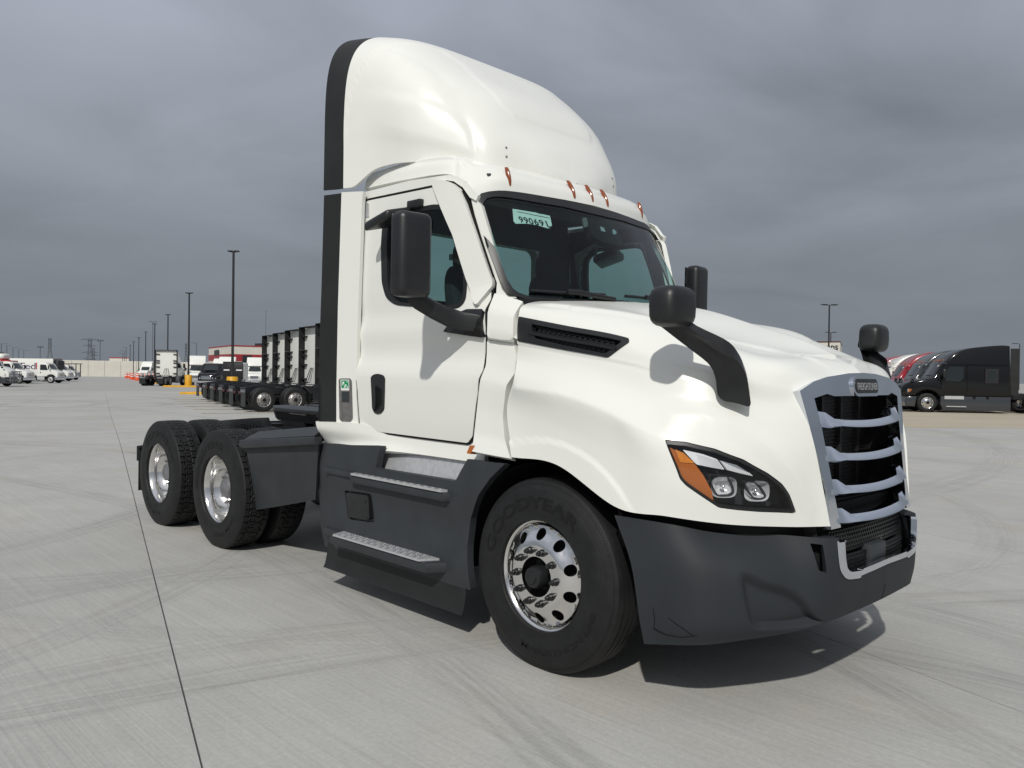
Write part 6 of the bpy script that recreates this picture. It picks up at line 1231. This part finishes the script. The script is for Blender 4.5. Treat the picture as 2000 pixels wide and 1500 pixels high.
# ---- day cabs seen from behind
def daycab(label):
    t = empty('day_cab_truck', label, 'semi truck')
    prof = smoothpoly([(1.2, .9), (1.2, 1.3), (1.0, 1.55), (.4, 1.85), (-.3, 2.0)])+[(-.75, 2.72), (-.95, 2.95)]+smoothpoly([(-1.0, 3.2), (-1.3, 3.65), (-1.8, 3.9)])+[(-1.82, 1.0), (-.75, 1.0)]+arch(0, .5, .66, 140, 35, 8)
    MB().prism(prof, -1.14, 1.14, 'y', .08, 3, lambda x, y, z: (x, y*(1-.22*max(0, min(1, (x+.2)/1.4))-.06*max(0, (z-2.6))), z)).build('body', BGWHITE, t, 45)
    MB().prism([(.55, .3), (1.28, .3), (1.32, .6), (1.2, .88), (.5, .88)], -1.14, 1.14, 'y', .06, 3, lambda x, y, z: (x-.35*(abs(y)/1.14)**3*max(0, x-.5), y, z)).build('bumper', DGREYP, t)
    gr = MB().prism([(-.42, .9), (.42, .9), (.50, 1.42), (-.50, 1.42)], 1.06, 1.235, 'x', .01).build('grille', CHROME, t)
    rows = [[(-.28-.42*s_+.07-.16*abs(q_)**2.5, q_*(1.0-.04*s_), 2.03+.66*s_+.02) for q_ in np.linspace(-1, 1, 9)] for s_ in np.linspace(0, 1, 4)]
    MB().rings(rows, False, False).build('windscreen', DGLASS, t, 50)
    box('back_panel', BGWHITE, t, -1.86, -1.82, -1.10, 1.10, 1.1, 3.84)
    box('rear_window', DGLASS, t, -1.875, -1.86, -.55, .55, 2.0, 2.45) if False else None
    for sg in (-1, 1):
        ex_ = box('extender', FLAP, t, -2.16, -1.84, sg*1.16-.012, sg*1.16+.012, 1.05, 3.90)
        box('extender_seam', STEEL, ex_, -2.165, -1.84, sg*1.16-.016, sg*1.16+.016, 2.78, 2.80)
        for z in (1.35, 2.05, 2.5, 2.75, 3.45): box('extender_strut', BLACKP, t, -2.02, -1.86, min(sg*.72, sg*1.15), max(sg*.72, sg*1.15), z-.035, z+.035)
        box('side_skirt', DGREYP, t, -2.2, -.7, sg*1.1-.06, sg*1.1+.06, .3, 1.05)
        poly('side_window', DGLASS, t, [(x, sg*1.15, z) for x, z in ((-.85, 1.95), (-.95, 2.55), (-1.65, 2.55), (-1.65, 1.95))][::-sg])
        poly('headlight', LAMPW, t, [(x, sg*y, z) for x, y, z in ((1.14, .72, .95), (.95, .95, 1.2), (.80, 1.02, 1.24), (.9, .98, 1.02))][::sg])
        v, f = superbox((-.70, sg*1.45, 2.2), (.14, .22, .48), 4); MB().add(v, f).build('mirror', BLACKP, t, 60)
        v, f = superbox((.72, sg*1.16, 1.85), (.14, .20, .18), 3.4); MB().add(v, f).build('hood_mirror', BLACKP, t, 60)
        bg_wheel(t, 0, sg*1.17, sg, ALUP)
        for x_ in (-3.9, -5.22): bg_wheel(t, x_, sg*1.2, sg, RIMG, True, False)
        box('frame_rail', FRAME, t, -5.95, .8, sg*.43-.05, sg*.43+.05, .72, .98)
        mf_ = box('mud_flap', BLACKP, t, -5.98, -5.96, min(sg*.58, sg*1.2), max(sg*.58, sg*1.2), .22, .95); box('flap_weight', STEEL, mf_, -6.0, -5.98, min(sg*.6, sg*1.18), max(sg*.6, sg*1.18), .80, .92)
        MB().tube([(-5.95, sg*.4, .98), (-5.95, sg*1.22, .98)], .025, 6).build('flap_hanger', FRAME, t); box('tail_light', TRIMD, t, -6.0, -5.95, min(sg*.3, sg*.48), max(sg*.3, sg*.48), .74, .84)
        MB().prism([(-4.5, .98), (-5.9, .98), (-5.9, 1.0), (-4.7, 1.16), (-4.5, 1.16)], sg*.43-.06, sg*.43+.06, 'y').build('pickup_ramp', FRAME, t)
        MB().tube([(-3.2, sg*.98, .35), (-3.25, sg*.98, .8), (-3.5, sg*.98, 1.06)], .05, 8, flat=4.).build('fender', BLACKP, t)
    box('extender_top', FLAP, t, -2.16, -1.80, -1.14, 1.14, 3.88, 3.905)
    fw_ = MB().prism([(-3.5, -.46), (-4.3, -.48), (-4.65, -.2), (-4.2, 0), (-4.65, .2), (-4.3, .48), (-3.5, .46)], 1.15, 1.2, 'z').build('fifth_wheel', FRAME, t); fw_.rotation_euler = (0, R(-4), 0); fw_.location = (0, 0, -.28)
    for y in (-.3, 0, .3): MB().tube([(-1.9, y*.5, 1.9), (-2.1, y, 1.2), (-2.6, y, 1.05)], .02, 6).build('air_hose', BLACKP, t)
    box('chassis', BLACKM, t, -2.0, .8, -.9, .9, .4, 1.0)
    return t
base_d = daycab('tmp')
TH = 34.5; hd = _rt*math.cos(R(TH))+_fr*math.sin(R(TH)); pn_ = -_rt*math.sin(R(TH))+_fr*math.cos(R(TH)); pp = -_rt*.45+_fr*.89
pt = Vector((-27.7267, 11.5991, -.3443))                                   # rearmost wheel of the nearest one
lbs = ['nearest white day cab of the row behind, its rear wheels fully visible', 'second white day cab from the front of the row with black side extenders', 'third white day cab in the row, middle of the five',
       'fourth white day cab in the row, next to last', 'farthest white day cab of the row, its black extender at the left end']
for i in range(5):
    o = base_d if i == 0 else copy_tree(base_d)
    p = pt+hd*5.22+pn_*1.2+pp*3.55*i; p.z = zg(p.x, p.y); place(o, p, TH); o['label'] = lbs[i]; o['group'] = 'day cabs parked in a row seen from behind'
PAINTY = mat('worn_yellow_paint', (.50, .33, .09), .7, noise=.3, nscale=6, dirt=((.38, .37, .33), 3, .48, .62))
# bay lines between them
for i in range(7):
    p = pt+hd*-2.6+pn_*-.65+pp*3.55*i; a = p+hd*9
    ln = sheet('bay_line', [p-pn_*.12, a-pn_*.12, a+pn_*.12, p+pn_*.12], PAINTY, .008, 6)
# white sleeper seen from behind, and another far away
o = copy_tree(base_d); p = Vector((-96.9455, 35.4368, -1.1943)); p.z = zg(p.x, p.y); o.scale = (1.1, 1.12, 1.1); place(o, p, 92); o['label'] = 'white truck standing alone, seen straight from behind beside the yellow post'; o['group'] = 'trucks parked in the middle distance'
o = copy_tree(base_d); p = Vector((-174.9246, 60.366, -2.1483)); p.z = zg(p.x, p.y); place(o, p, -88); o['label'] = 'distant white truck facing the camera behind the orange barrels'; o['group'] = 'trucks parked in the middle distance'
# ---- medium trucks
def medium(label, paint=BGWHITE, bump=CHROME, cs=0.):
    t = empty('medium_truck', label, 'truck')
    prof = smoothpoly([(.82, .78), (.85, 1.15), (.74, 1.42), (.45+cs*.3, 1.58), (.02+cs, 1.72)])+[(-.06+cs, 1.82), (-.48+cs, 2.48)]+smoothpoly([(-.62+cs, 2.58), (-1.1+cs, 2.66), (-1.72+cs, 2.62)])+[(-1.78+cs, .85), (-.75, .85)]+arch(0, .5, .62, 145, 25, 8)
    b_ = MB().prism(prof, -1.1, 1.1, 'y', .08, 3, lambda x, y, z: (x, y*(1-.16*max(0, min(1, (x+.3)/1.0))-(.07*min(1, (z-1.6)/.9) if z > 1.6 else 0)), z)).build('body', paint, t, 45)
    rows = [[(-.06+cs-.40*s_+.05-.13*abs(q_)**2.5, q_*(.98-.05*s_), 1.86+.58*s_+.02) for q_ in np.linspace(-1, 1, 9)] for s_ in np.linspace(0, 1, 4)]
    MB().rings(rows, False, False).build('windscreen', DGLASS, t, 50)
    bm_ = MB().prism([(.55, .42), (.96, .44), (.98, .72), (.88, .78), (.5, .78)], -1.1, 1.1, 'y', .03, 2, lambda x, y, z: (x-.2*(abs(y)/1.1)**3*max(0, x-.4), y, z)).build('bumper', bump, t)
    gr = MB().prism([(-.50, .88), (.50, .88), (.56, 1.26), (-.56, 1.26)], 0.74, .875, 'x', .02).build('grille', CHROME, t)
    for k in range(5): box('grille_bar', BLACKM, gr, .87, .882, -.48, .48, .92+.065*k, .945+.065*k)
    for sg in (-1, 1):
        poly('headlight', LAMPW, t, [(x, sg*y, z) for x, y, z in ((.875, .60, .92), (.865, .62, 1.12), (.78, .90, 1.16), (.74, .97, 1.05), (.80, .93, .92))][::sg])
        poly('side_window', DGLASS, t, [(x, sg*(1.122-.088*(z-1.6)), z) for x, z in ((-.35+cs, 1.70), (-.62+cs, 2.38), (-1.32+cs, 2.40), (-1.32+cs, 1.70))][::-sg])
        v, f = superbox((-.12+cs, sg*1.35, 2.05), (.12, .20, .50), 4); mi = MB().add(v, f).build('mirror', BLACKP, t, 60); MB().tube([(-.12+cs, sg*1.3, 1.85), (-.2+cs, sg*1.05, 1.75)], .03, 6).build('mirror_arm', BLACKP, mi)
        box('step_box', ALUB, t, -1.7+cs, -.78, sg*1.0-.08, sg*1.0+.08, .42, .84)
        box('door_handle', BLACKM, t, -1.32+cs, -1.20+cs, sg*1.1-.01, sg*1.1+.012, 1.30, 1.42)
        bg_wheel(t, 0, sg*1.1, sg, RIMW); bg_wheel(t, -4.6, sg*1.12, sg, RIMW, True, True); box('frame_rail', FRAME, t, -6.0, .6, sg*.4-.05, sg*.4+.05, .66, .9)
    box('chassis', BLACKM, t, -2.4, .4, -.85, .85, .45, .86)
    for y in (-.75, -.15, 0, .15, .75): box('marker_light', AMBER, t, -.74+cs, -.66+cs, y-.03, y+.03, 2.58, 2.64)
    return t
base_m = medium('dark blue-black medium truck facing the camera with chrome grille and bumper', BLKP, cs=-.45)
place(base_m, (-82.1006, 33.3908, -1.0177), -88); base_m['group'] = 'trucks parked in the middle distance'
base_c = medium('white truck in front of the lettered trailer', BLKP)
base_c['group'] = 'white trucks parked at the far left'; recolour(base_c, BLKP, BGWHITE); place(base_c, (-113.8959, 26.8122, -1.3756), 3)
def white_medium(p, yaw, lb, grp, fair=False, src=None):
    o = copy_tree(src or base_m); recolour(o, BLKP, BGWHITE); place(o, p, yaw); o['label'] = lb; o['group'] = grp
    if fair:
        MB().prism([(-.75, 2.60), (-.95, 3.2), (-1.45, 3.7), (-1.80, 3.75), (-1.80, 2.60)], -1.05, 1.05, 'y', .10, 3).build('roof_fairing', BGWHITE, o, 45)
    return o
MG = 'trucks parked in the middle distance'; LG = 'white trucks parked at the far left'
white_medium((-95.929, 37.8892, -1.187), -72, 'white truck with tall fairing left of the dark facing truck', MG, True)
white_medium((-97.1745, 42.3205, -1.2098), -78, 'white truck with tall fairing right of the dark facing truck', MG, True)
white_medium((-103.5672, 47.2326, -1.2933), -80, 'white truck behind the lamp post beside the black bulkhead', MG)
white_medium((-96.4339, 45.9168, -1.2078), -75, 'white truck with fairing at the left edge of the day cab row', MG, True)
white_medium((-111.4503, 47.7891, -1.3861), -85, 'white truck behind the dark facing truck, only roof showing', MG, True)
o = white_medium((-107.652, 21.7495, -1.2935), 4, 'white medium truck with chrome bumper second from the left edge', LG)
o = white_medium((-138.2792, 34.8544, -1.6743), 4, 'white crew cab truck right of the lettered trailer', LG, src=base_c)
o = white_medium((-157.1533, 41.3594, -1.9061), 5, 'white truck with ladder rack at the right end of the left group', LG, src=base_c)
for z_ in (2.8,): MB().tube([(1.2, -.9, 2.95), (-3.5, -.9, 2.85)], .06, 6).tube([(1.2, .9, 2.95), (-3.5, .9, 2.85)], .06, 6).tube([(.9, -.9, 2.95), (.9, .9, 2.95)], .05, 6).tube([(.85, -.9, 2.95), (.85, -.9, .6)], .09, 6).tube([(.85, .9, 2.95), (.85, .9, .6)], .09, 6).tube([(-.5, -1.0, 2.9), (.8, -1.0, 1.2)], .05, 6).build('ladder_rack', BLACKP, o)
# white tractor with a grille guard at the left edge
o = copy_tree(base_d); place(o, (-88.6926, 15.3308, -1.0609), 4); o['label'] = 'white tractor nose with steel grille guard at the left edge'; o['group'] = LG
gg = MB()
for y in (-.55, .55): gg.tube([(1.42, y, .45), (1.48, y, 1.5)], .05, 8)
for z in (.55, .9, 1.2, 1.48): gg.tube([(1.45, -.95, z), (1.48, 0, z), (1.45, .95, z)], .04, 8)
for y in (-.95, .95): gg.tube([(1.38, y, .5), (1.42, y, 1.35)], .045, 8)
gg.build('grille_guard', STEEL, o)
# navy refrigerated truck behind it
o = copy_tree(base_m); recolour(o, BLKP, NAVY); place(o, (-115.5855, 23.6782, -1.3894), 4); o['label'] = 'navy truck with red roof stripe and white refrigeration unit at far left'; o['group'] = LG
box('cargo_box', BGWHITE, o, -9.0, -3.2, -1.25, 1.25, 1.1, 3.95, .03); box('roof_deflector', REDL, o, -2.5, -1.3, -1.0, 1.0, 2.69, 2.86, .03)
v, f = superbox((-2.6, 0, 3.35), (1.15, 1.9, .8), 3.2); MB().add(v, f).build('refrigeration_unit', BGWHITE, o, 60); box('unit_base', REDL, o, -3.1, -2.2, -.9, .9, 2.86, 3.0)
box('box_corner', STEEL, o, -3.24, -3.18, -1.27, 1.27, 1.1, 3.97)
# trailer with lettering
tr = empty('box_trailer', 'white trailer lettered in purple and red behind the white trucks', 'trailer'); place(tr, (-128.0421, 30.9888, -1.548), 2)
tb = box('trailer_box', BGWHITE, tr, -7.5, 0, -1.28, 1.28, .95, 3.35, .03)
for wd_, col_, xo, w_ in (('Fed', PURPLE, -3.62, 2.15), ('Ex', REDL, -1.86, 1.32)):
    tv, tf = text_geo(wd_, 1.0, .006, .92); sc_ = w_/np.ptp(tv[:, 0]); tv = tv*np.array([sc_, 1.36, 1]); MB().add([(x+xo, -1.292-z, y+2.2) for x, y, z in tv], tf).build('lettering', col_, tr, recalc=False)
box('front_rail', STEEL, tr, -.05, .02, -1.29, 1.29, .95, 3.4); box('unit', GREY, tr, .02, .5, -.9, .9, 1.8, 3.1, .05)
for x_ in (-5.0, -6.3):
    for sg in (-1, 1): bg_wheel(tr, x_, sg*1.22, sg, RIMW, True, True)
box('landing_gear', STEEL, tr, -1.9, -1.7, -.9, .9, .05, .95); box('side_skirt', STEEL, tr, -4.2, -2.2, -1.2, -1.17, .4, .95)
# black bulkhead of a flatbed behind the nearest post
bk = empty('flatbed_bulkhead', 'black bulkhead with two pale marker bars behind the tall lamp post', 'truck'); place(bk, (-77.3917, 33.8894, -.9638), 90)
box('bulkhead', BLACKP, bk, -.08, 0, -1.05, 1.05, .95, 2.75, .05); MB().tube([(-.1, -1.05, 2.75), (-.1, 1.05, 2.75)], .05, 8).build('top_bar', BLACKP, bk)
for sg in (-1, 1):
    box('marker_bar', REFLW, bk, -.12, -.08, min(sg*.35, sg*.95), max(sg*.35, sg*.95), 1.85, 1.98); bg_wheel(bk, -1.5, sg*1.1, sg, RIMG, True)
box('deck', FRAME, bk, -3.2, 0, -1.0, 1.0, .85, .97); box('cab', BGWHITE, bk, .1, 1.6, -1.08, 1.08, .9, 2.7, .12, 3)
# ---- lamp posts
def lamp(p, top=10.5, base=False, island=0, lb='', cat='lamp post', group='lamp posts down the lot', arms=2, al=.20, m=POLE, ry=0.):
    t = empty('lamp_post', lb, cat, group=group); place(t, p, ry)
    MB().tube([(0, 0, 0), (0, 0, top)], [.11, .085], 10).build('pole', m, t)
    for k in range(arms):
        sg = (-1, 1)[k]
        MB().box(min(0, sg*al), max(0, sg*al), -.05, .05, top-.06, top).build('arm', m, t)
        MB().box(min(sg*al*.3, sg*(al+.20)), max(sg*al*.3, sg*(al+.20)), -.18, .18, top-.02, top+.08, .03).build('lamp_head', m, t)
    if base: MB().lathe([(0, 0), (.39, 0), (.40, 1.28), (.36, 1.33), (0, 1.34)], 24, 'z').build('base', YELLOW, t, 40)
    return t
_lp = [((-53.3321, 22.3886, -.6624), 1), ((-86.6494, 33.0542, -1.07), 1), ((-122.7793, 44.8566, -1.5125), 1), ((-148.8183, 52.6454, -1.8301), 0), ((-180.969, 62.7844, -2.2232), 0), ((-213.2149, 72.8271, -2.6172), 0), ((-243.3925, 82.1179, -2.9857), 0), ((-277.5985, 93.0221, -3.4041), 0)]
_ll = ['tallest and nearest lamp post, in front of the red striped building', 'lamp post on the round yellow base in the middle of a yellow island', 'lamp post rising behind the lone white truck', 'lamp post just left of the lone white truck',
       'lamp post fifth from the nearest, above the orange barrels', 'lamp post sixth from the nearest, above the orange barrels', 'lamp post second from the far end of the row', 'lamp post at the far end of the row, shortest']
for (p, bs), lb in zip(_lp, _ll): lamp(p, 10.5, bool(bs), lb=lb)
for p, ln_, lb in (((-84.9974, 32.5922, -1.0499), 5.2, 'yellow kerbed island around the post with round yellow base'), ((-55.3245, 21.3673, -.6837), 3.2, 'yellow kerbed island nearest, partly hidden by mud flaps'), ((-112.173, 38.5186, -1.3773), 2.4, 'small yellow kerbed island left of the lone white truck')):
    t = MB().box(-ln_/2, ln_/2, -1.1, 1.1, -.1, .16, .06, 3).build('kerb_island', YELLOW); tag(t, lb, 'kerb island', 'yellow kerbed islands'); place(t, p, 0)
lamp((-207.621, 74.222, -2.5547), 14.5, lb='pale tall lamp post behind the row, two flat arms', al=.9, m=FARST)
lamp((-37.4503, 87.141, -.598), 10.4, lb='tall lamp post with two long arms before the sign building', group='lamp posts on the right', al=.75)
lamp((-62.8155, 145.4215, -1.0016), 10.8, lb='shorter lamp post with two arms behind the tall one', group='lamp posts on the right', al=.9)
lamp((-47.7752, 214.7297, -.9555), 11, lb='lone lamp post with single arm at the right edge', group='lamp posts on the right', arms=1, al=1.6)
for k, (p, lb) in enumerate((((-332.0004, 69.2453, -3.9931), 'far lamp post above the white refrigeration unit'), ((-356.8771, 76.7879, -4.2967), 'far lamp post right of the refrigeration unit'), ((-386.2353, 85.4852, -4.6546), 'far lamp post third from the left edge'), ((-404.0903, 91.599, -4.8738), 'far lamp post fourth from the left edge'), ((-310.2234, 62.8334, -3.7277), 'far lamp post cut by the left edge'))):
    t = empty('lamp_post', lb, 'lamp post', group='lamp posts beyond the wall'); place(t, p, 0); MB().tube([(0, 0, 0), (0, 0, 10.6)], .14, 6).build('pole', FARST, t); MB().box(0, 2.0, -.08, .08, 10.5, 10.65).build('arm', FARST, t)
for p, h_, lb in (((-334.7792, 80.6629, -4.0467), 10.5, 'floodlight pole left of the narrow lattice tower'), ((-319.0163, 96.6238, -3.8929), 13.2, 'floodlight pole right of the wide lattice tower')):
    t = empty('floodlight_pole', lb, 'lamp post', group='floodlight poles beyond the wall'); place(t, p, 0); MB().tube([(0, 0, 0), (0, 0, h_)], .16, 6).build('pole', FARST, t)
    MB().box(-.9, .9, -.06, .06, h_-.3, h_-.18).build('crossarm', FARST, t)
    for x_ in (-.9, 0, .9): MB().box(x_-.28, x_+.28, -.2, .2, h_-.2, h_+.25).build('floodlight', FARST, t)
for p, h_, lb in (((-313.0884, 102.6262, -3.8351), 8.6, 'small far lamp post left of three near the low roof'), ((-302.0986, 99.5228, -3.7014), 9.2, 'small far lamp post, middle of three near the low roof'), ((-285.889, 94.5892, -3.5035), 10.0, 'small far lamp post, tallest of three near the low roof'), ((-234.3536, 96.9629, -2.9081), 10.5, 'far lamp post behind the white fairings')):
    t = empty('lamp_post', lb, 'lamp post', group='lamp posts beyond the wall'); place(t, p, 0); MB().tube([(0, 0, 0), (0, 0, h_)], .12, 6).build('pole', FARST, t); MB().box(-1.5, 0, -.08, .08, h_-.1, h_+.05).build('arm', FARST, t)
t = MB().tube([(0, 0, 0), (0, 0, 17.5)], .06, 5).build('antenna_mast', FARST); tag(t, 'thin antenna mast rising behind the day cab row', 'antenna'); place(t, (-182.681, 92.3597, -2.2981), 0)
# ---- lattice towers
def tower(p, h_, wb, arms, lb):
    t = empty('lattice_tower', lb, 'pylon', group='lattice towers on the horizon'); place(t, p, 12)
    lv = [0, .22, .40, .55, .68, .79, .89, 1.0]; hw = lambda s_: wb*(1-.78*min(1, s_/.62)) if s_ < .62 else wb*.22
    leg = MB(); br = MB()
    for sx in (-1, 1):
        for sy in (-1, 1): MB().tube([(sx*hw(s_), sy*hw(s_), h_*s_) for s_ in lv], .16, 4).build('tower_leg', FARST, t)
    for a, b in zip(lv, lv[1:]):
        for sy in (-1, 1):
            br.tube([(-hw(a), sy*hw(a), h_*a), (hw(b), sy*hw(b), h_*b)], .09, 3); br.tube([(hw(a), sy*hw(a), h_*a), (-hw(b), sy*hw(b), h_*b)], .09, 3)
            br.tube([(sy*hw(a), -hw(a), h_*a), (sy*hw(b), hw(b), h_*b)], .09, 3)
    tag(br.build('tower_bracing', FARST, t), kind='stuff')
    for z_, w_ in arms:
        MB().tube([(-w_, 0, h_*z_), (0, 0, h_*z_-.3), (w_, 0, h_*z_)], [.1, .35, .1], 4).tube([(-w_, 0, h_*z_), (0, 0, h_*z_+1.3), (w_, 0, h_*z_)], .12, 4).build('crossarm', FARST, t)
tower((-689.7402, 176.6418, -8.3568), 27, 3.6, [], 'narrow lattice tower on the horizon')
tower((-754.5656, 224.8519, -9.201), 30, 5.0, [(.98, 7.5), (.80, 5.4), (.60, 7.0), (.42, 5.6)], 'wide lattice tower with four crossarms on the horizon')
tower((-925.0427, 279.9329, -11.2877), 27, 4.0, [(.7, 5.5), (.5, 6.0)], 'fainter lattice tower just behind the wide one')
tower((-635.6037, 259.9212, -7.8816), 25, 2.6, [], 'slim lattice tower behind the white trucks')
# ---- boundary wall of cream panels
wl_ = empty('boundary_wall', 'long cream concrete boundary wall across the back of the lot', 'wall')
A = Vector((-295.5249, 17.9453, -3.4731)); B = Vector((-243.3914, 151.8522, -3.1154)); L_ = (B-A).length; dv_ = (B-A).normalized(); n_ = int(L_/4.5)
wl_.location = A
pm = MB().box(0.03, L_/n_-.03, -.12, .12, -.5, 5.05, .02, 1).build('wall_panel', CREAM, None).data
for o in [o for o in bpy.data.objects if o.data == pm]: bpy.data.objects.remove(o)
for k in range(n_):
    p = A+dv_*(L_/n_*k); o = link('wall_panel', pm, wl_); o.location = (p.x-A.x, p.y-A.y, zg(p.x, p.y)-A.z); o.rotation_euler = (0, 0, math.atan2(dv_.y, dv_.x))
o = MB().box(0, L_, .02, .10, -.6, 4.9).build('wall_core', FARST, wl_); o.rotation_euler = (0, math.asin((A.z-B.z)/L_), math.atan2(dv_.y, dv_.x))
# ---- buildings
def building(name, lb, P1, P2, P3, hgt, bands, m=CREAM, extra=None):
    """two visible walls meeting at the corner P2"""
    t = empty(name, lb, 'building'); P1, P2, P3 = Vector(P1), Vector(P2), Vector(P3); t.location = P2; P4 = P1+(P3-P2)
    q_ = [p-P2 for p in (P1, P2, P3, P4)]
    def ring(z0, z1, g, nm, mm):
        c = sum(q_, Vector())/4; vv = []
        for z in (z0, z1):
            for p in q_: e = (p-c); e = e+Vector((e.x, e.y, 0)).normalized()*g; vv.append((c.x+e.x, c.y+e.y, z))
        return MB().add(vv, [(0, 1, 5, 4), (1, 2, 6, 5), (2, 3, 7, 6), (3, 0, 4, 7), (4, 5, 6, 7)]).build(nm, mm, t, 30)
    ring(-1, hgt, 0, 'wall', m)
    for z0, z1, nm, mm in bands: ring(z0, z1, .06, nm, mm)
    return t, q_
bd, q_ = building('dealer_building', 'cream building with red band behind the parked trucks', (-145.7044, 61.4909, -1.8103), (-119.764, 53.6022, -1.4937), (-115.5424, 74.9544, -1.4843), 6.05, [(5.9, 6.1, 'parapet_trim', REDTRIM), (3.55, 4.65, 'red_band', REDTRIM)])
e = (q_[0]-q_[1]); en = e.normalized(); nv = Vector((-en.y, en.x, 0)); nv = nv if nv.dot(-_fr) > 0 else -nv
sgc = q_[1]+e*.58+nv*.12; MB().add([tuple(sgc+en*a+Vector((0, 0, z))) for a, z in ((-3.0, 4.75), (3.0, 4.75), (3.0, 5.65), (-3.0, 5.65))], [(0, 1, 2, 3)]).build('sign_board', GREY, bd)
e2 = (q_[2]-q_[1]).normalized(); nv2 = Vector((-e2.y, e2.x, 0)); nv2 = nv2 if nv2.dot(-_fr) > 0 else -nv2
for a0 in (1.8, 9.5): 
    c = e2*a0+nv2*.1; MB().add([tuple(c+e2*a+Vector((0, 0, z))) for a, z in ((0, 3.2), (1.5, 3.2), (1.5, 4.5), (0, 4.5))], [(0, 1, 2, 3)]).build('window', DGLASS, bd)
MB().box(-1.2, 1.2, -.6, .6, 6.05, 6.6).build('roof_unit', GREY, bd, loc=(e2.x*6+.0-nv2.x*4, e2.y*6-nv2.y*4, 0))
lowb, q_ = building('low_building', 'small cream building with red trim beyond the boundary wall', (-348.5434, 109.4195, -4.2604), (-327.1028, 102.667, -3.9983), (-321.9518, 107.8827, -3.948), 7.0, [(6.8, 7.15, 'parapet_trim', REDTRIM)])
sgb, q_ = building('sign_building', 'cream building with bold black lettering behind the hood', (-55.5757, 104.3659, -.841), (-43.7795, 104.9254, -.7047), (-49.9525, 120.0217, -.8047), 7.0, [(6.9, 7.05, 'parapet_trim', TRIMD)])
e = (q_[0]-q_[1]).normalized(); nv = Vector((-e.y, e.x, 0)); nv = nv if nv.dot(-_fr) > 0 else -nv
for s_, wid, zo in (('Stoops', 3.2, 6.28), ('FREIGHTLINER', 2.7, 5.82)):
    tv, tf = text_geo(s_, 1., .03, .95); k_ = wid/np.ptp(tv[:, 0]); tv = tv*np.array([k_, k_*(1.05 if s_ == 'Stoops' else 1.15), 1]); xo = wid/2+.28
    MB().add([tuple(e*(xo-x)+nv*(.04+z)+Vector((0, 0, y+zo))) for x, y, z in tv], tf).build('wall_lettering', INK, sgb, recalc=False)
# ---- orange barrels and posts
def barrel():
    t = empty('traffic_barrel', 'tmp', 'traffic barrel'); MB().lathe([(.36, 0), (.37, .09), (.29, .10), (.28, .42), (.265, .43), (.25, .72), (.24, .73), (.21, 1.0), (0, 1.02)], 18, 'z').build('drum', ORANGE, t, 40)
    for z0, z1, r0 in ((.46, .58, .270), (.76, .88, .243)): MB().lathe([(r0, z0), (r0-.008, z1)], 18, 'z').build('stripe', REFLW, t)
    return t
def dpost():
    t = empty('channel_post', 'tmp', 'traffic post'); MB().lathe([(.3, 0), (.3, .06), (.1, .08), (.09, 1.1), (0, 1.12)], 12, 'z').build('post', ORANGE, t, 40)
    for z0, z1 in ((.55, .7), (.85, 1.0)): MB().lathe([(.115, z0), (.112, z1)], 12, 'z').build('stripe', REFLW, t)
    return t
b0, c0 = barrel(), dpost()
bl = [((-169.4647, 55.9326, -2.0765), 'orange traffic barrel left of the largest one'), ((-150.9717, 50.4649, -1.8511), 'largest orange traffic barrel, white striped, below the lamp posts'), ((-207.0213, 67.7135, -2.5356), 'leftmost orange traffic barrel'), ((-201.2909, 66.4003, -2.4664), 'second orange traffic barrel from the left')]
cl_ = [((-144.286, 48.6958, -1.77), 'orange traffic post right of the largest barrel'), ((-141.7725, 48.3947, -1.7402), 'orange and white traffic post before the distant white truck'), ((-144.3274, 50.0771, -1.773), 'orange traffic post right of the distant white truck'), ((-140.7665, 49.4133, -1.7304), 'orange and white traffic post left of the lone white truck'), ((-161.7962, 53.7356, -1.9832), 'thin orange post between the two larger barrels')]
for L_, src in ((bl, b0), (cl_, c0)):
    for i, (p, lb) in enumerate(L_):
        o = src if i == 0 else copy_tree(src)
        o.scale = (1.3, 1.3, 1.35); place(o, p, 0); o['label'] = lb; o['group'] = 'orange barrels and posts'
